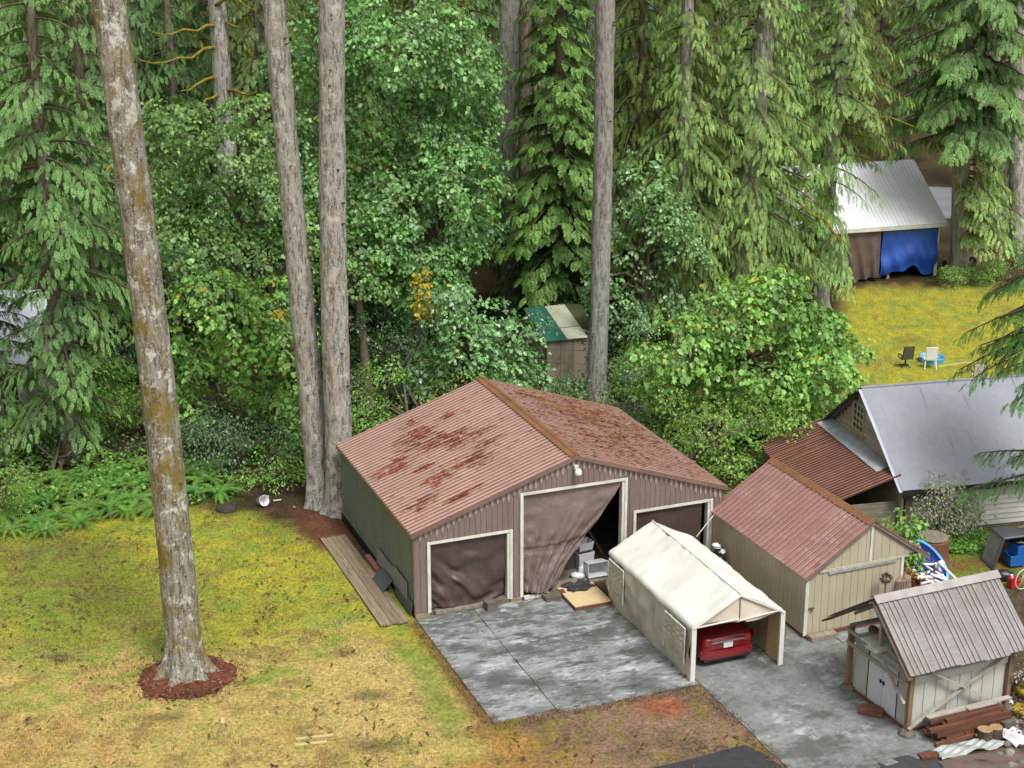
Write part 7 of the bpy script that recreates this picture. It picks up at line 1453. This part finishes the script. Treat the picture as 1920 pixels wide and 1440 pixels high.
cloth('white_bag', 'white and grey plastic sack at the right border near the bottom corner', lambda u, v: ((u - .5) * .7, (v - .5) * .8, .10 + .10 * math.sin(3.1 * u) + .05 * math.sin(13 * u + 4 * v)), 16, 14, m_bagw, cat='sack', loc=(cl.x, cl.y, 0), rz=.4)
simple('dark_slab', 'dark wet paving slab lying in front of the near shelter post', 'slab', MB().box((0, 0, .06), (.55, .28, .07)), m_redwood, at(1742, 1420), .2)
simple('timber_block', 'short thick timber block on the concrete before the double door', 'block', MB().prism([(-.32, -.2), (.34, -.24), (.38, .1), (.1, .24), (-.3, .16)], 2, .03, .2), m_stumpb, at(1632, 1338), -.3)
r = random.Random(17)
for i in range(34):
    b_ = at(r.uniform(1872, 1925), r.uniform(1340, 1440)) if i > 8 else at(r.uniform(1800, 1920), r.uniform(1352, 1372)); s = r.uniform(.05, .13); lump('stone', 'grey stone in the rubble at the bottom right corner', 'stone', (b_.x, b_.y, -.02), (s * 1.2, s, s * .7), m_stone, 100 + i, 'rubble stones at the bottom right', rz=r.uniform(0, 6))
# dried bush in a yellow tray
b_ = at(1897, 1318); t = thing('dried_shrub', 'dead shrub with pale dried flower heads near the right border', 'shrub', (b_.x, b_.y, 0), 0)
mb = MB()
for k in range(7): a = k * .9; mb.tube([(0, 0, 0), (.08 * math.cos(a), .08 * math.sin(a), .6), (.5 * math.cos(a), .4 * math.sin(a), 1.25)], [.04, .028, .01], 5)
mb.build('stems', m_limb, t); m_palefl = leafmat('pale_dried_petals', (.42, .37, .32), (.58, .52, .46), (.20, .16, .13), trans=.2, cfrac=.25, k=1)
V, F = broad_crown(33, [(0, 0, 1.2, .55, .45, .4), (-.35, 0, .95, .3, .3, .25), (.4, 0, 1.0, .3, .3, .25)], 26, .085, 9, (LEAF_OVAL,), .15, minz=.4, gap=-.05); link('flower_heads', np_mesh('flower_heads', V, F, m_palefl), t)
m_yel = surf('yellow_plastic', (.42, .32, .03), (.33, .25, .025), 2, rough=.4)
o = tub('yellow plastic tray on the ground under the dead shrub', at(1912, 1335), 4, .55, .4, .14, 0, None); o.name = 'yellow_tray'; o.data.materials.clear(); o.data.materials.append(m_yel)
b_ = at(1915, 1305); o = MB().lathe([(0, 0), (.14, 0), (.18, .3), (.16, .3)], 14); simple('yellow_pot', 'yellow flower pot behind the yellow tray', 'pot', o, m_yel, (b_.x, b_.y, 0), smooth=True)
for q, s in (((1880, 1322), (.3, .22, .12)),): b_ = at(*q); lump('white_bag', 'white plastic bag behind the right shelter post', 'bag', (b_.x, b_.y, 0), s, m_bagw, 61)
r = np.random.default_rng(21); n = 1500; q = [at(a, b2) for a, b2 in zip(r.uniform(1795, 1925, n), r.uniform(1270, 1390, n))]; P = np.array([tuple(v) for v in q]); X, Yl = gloc(P[:, 0], P[:, 1])
ca, sa = math.cos(-PYAW), math.sin(-PYAW); lx = (P[:, 0] - PX) * ca - (P[:, 1] - PY) * sa; ly = (P[:, 0] - PX) * sa + (P[:, 1] - PY) * ca; P = P[~((lx > -.2) & (lx < PW + .2) & (ly > -.2) & (ly < PL + .1))]; n = len(P); P[:, 2] = np.abs(r.normal(0, .14, n))
V, F = scatter([LEAF_OVAL], P, r.normal(0, 1, (n, 3)), r.normal(0, 1, (n, 3)), r.uniform(.05, .15, n), r); tag(link('dead_leaf_rubble', np_mesh('dead_leaf_rubble', V, F, m_dry)), kind='stuff')
# things stored on top of the cabinet under the shelter roof
for i, (x, y, z, l, lb) in enumerate(((1.05, .0, 2.12, .75, 'white board end stored above the double door under the shelter roof'), (1.35, -.05, 2.02, .85, 'bundle board below the other white ends under the shelter roof'), (1.42, -.02, 2.08, .6, 'short white board end on the bundle under the shelter roof'))):
    simple('stored_board', lb, 'board', MB().b(-.2, .28, -.3, l, 0, .05), m_white, shl(x, y, z), PYAW)
for i, (x, y, z, s) in enumerate(((.6, .4, 2.0, .16), (.35, .5, 2.0, .15), (.85, .5, 2.12, .17), (.55, .9, 2.1, .2), (1.0, .9, 2.2, .2), (1.75, .2, 2.05, .13))): lump('stored_bundle', 'grey bundle stowed under the shelter roof above the white shed', 'bundle', shl(x, y, z - .05), (s, s * 1.3, s * .7), m_stone, 70 + i, 'bundles under the shelter roof')

for o in bpy.data.objects:
    if o.name.split('.')[0] in ('limbs', 'fronds'): o['kind'] = 'stuff'
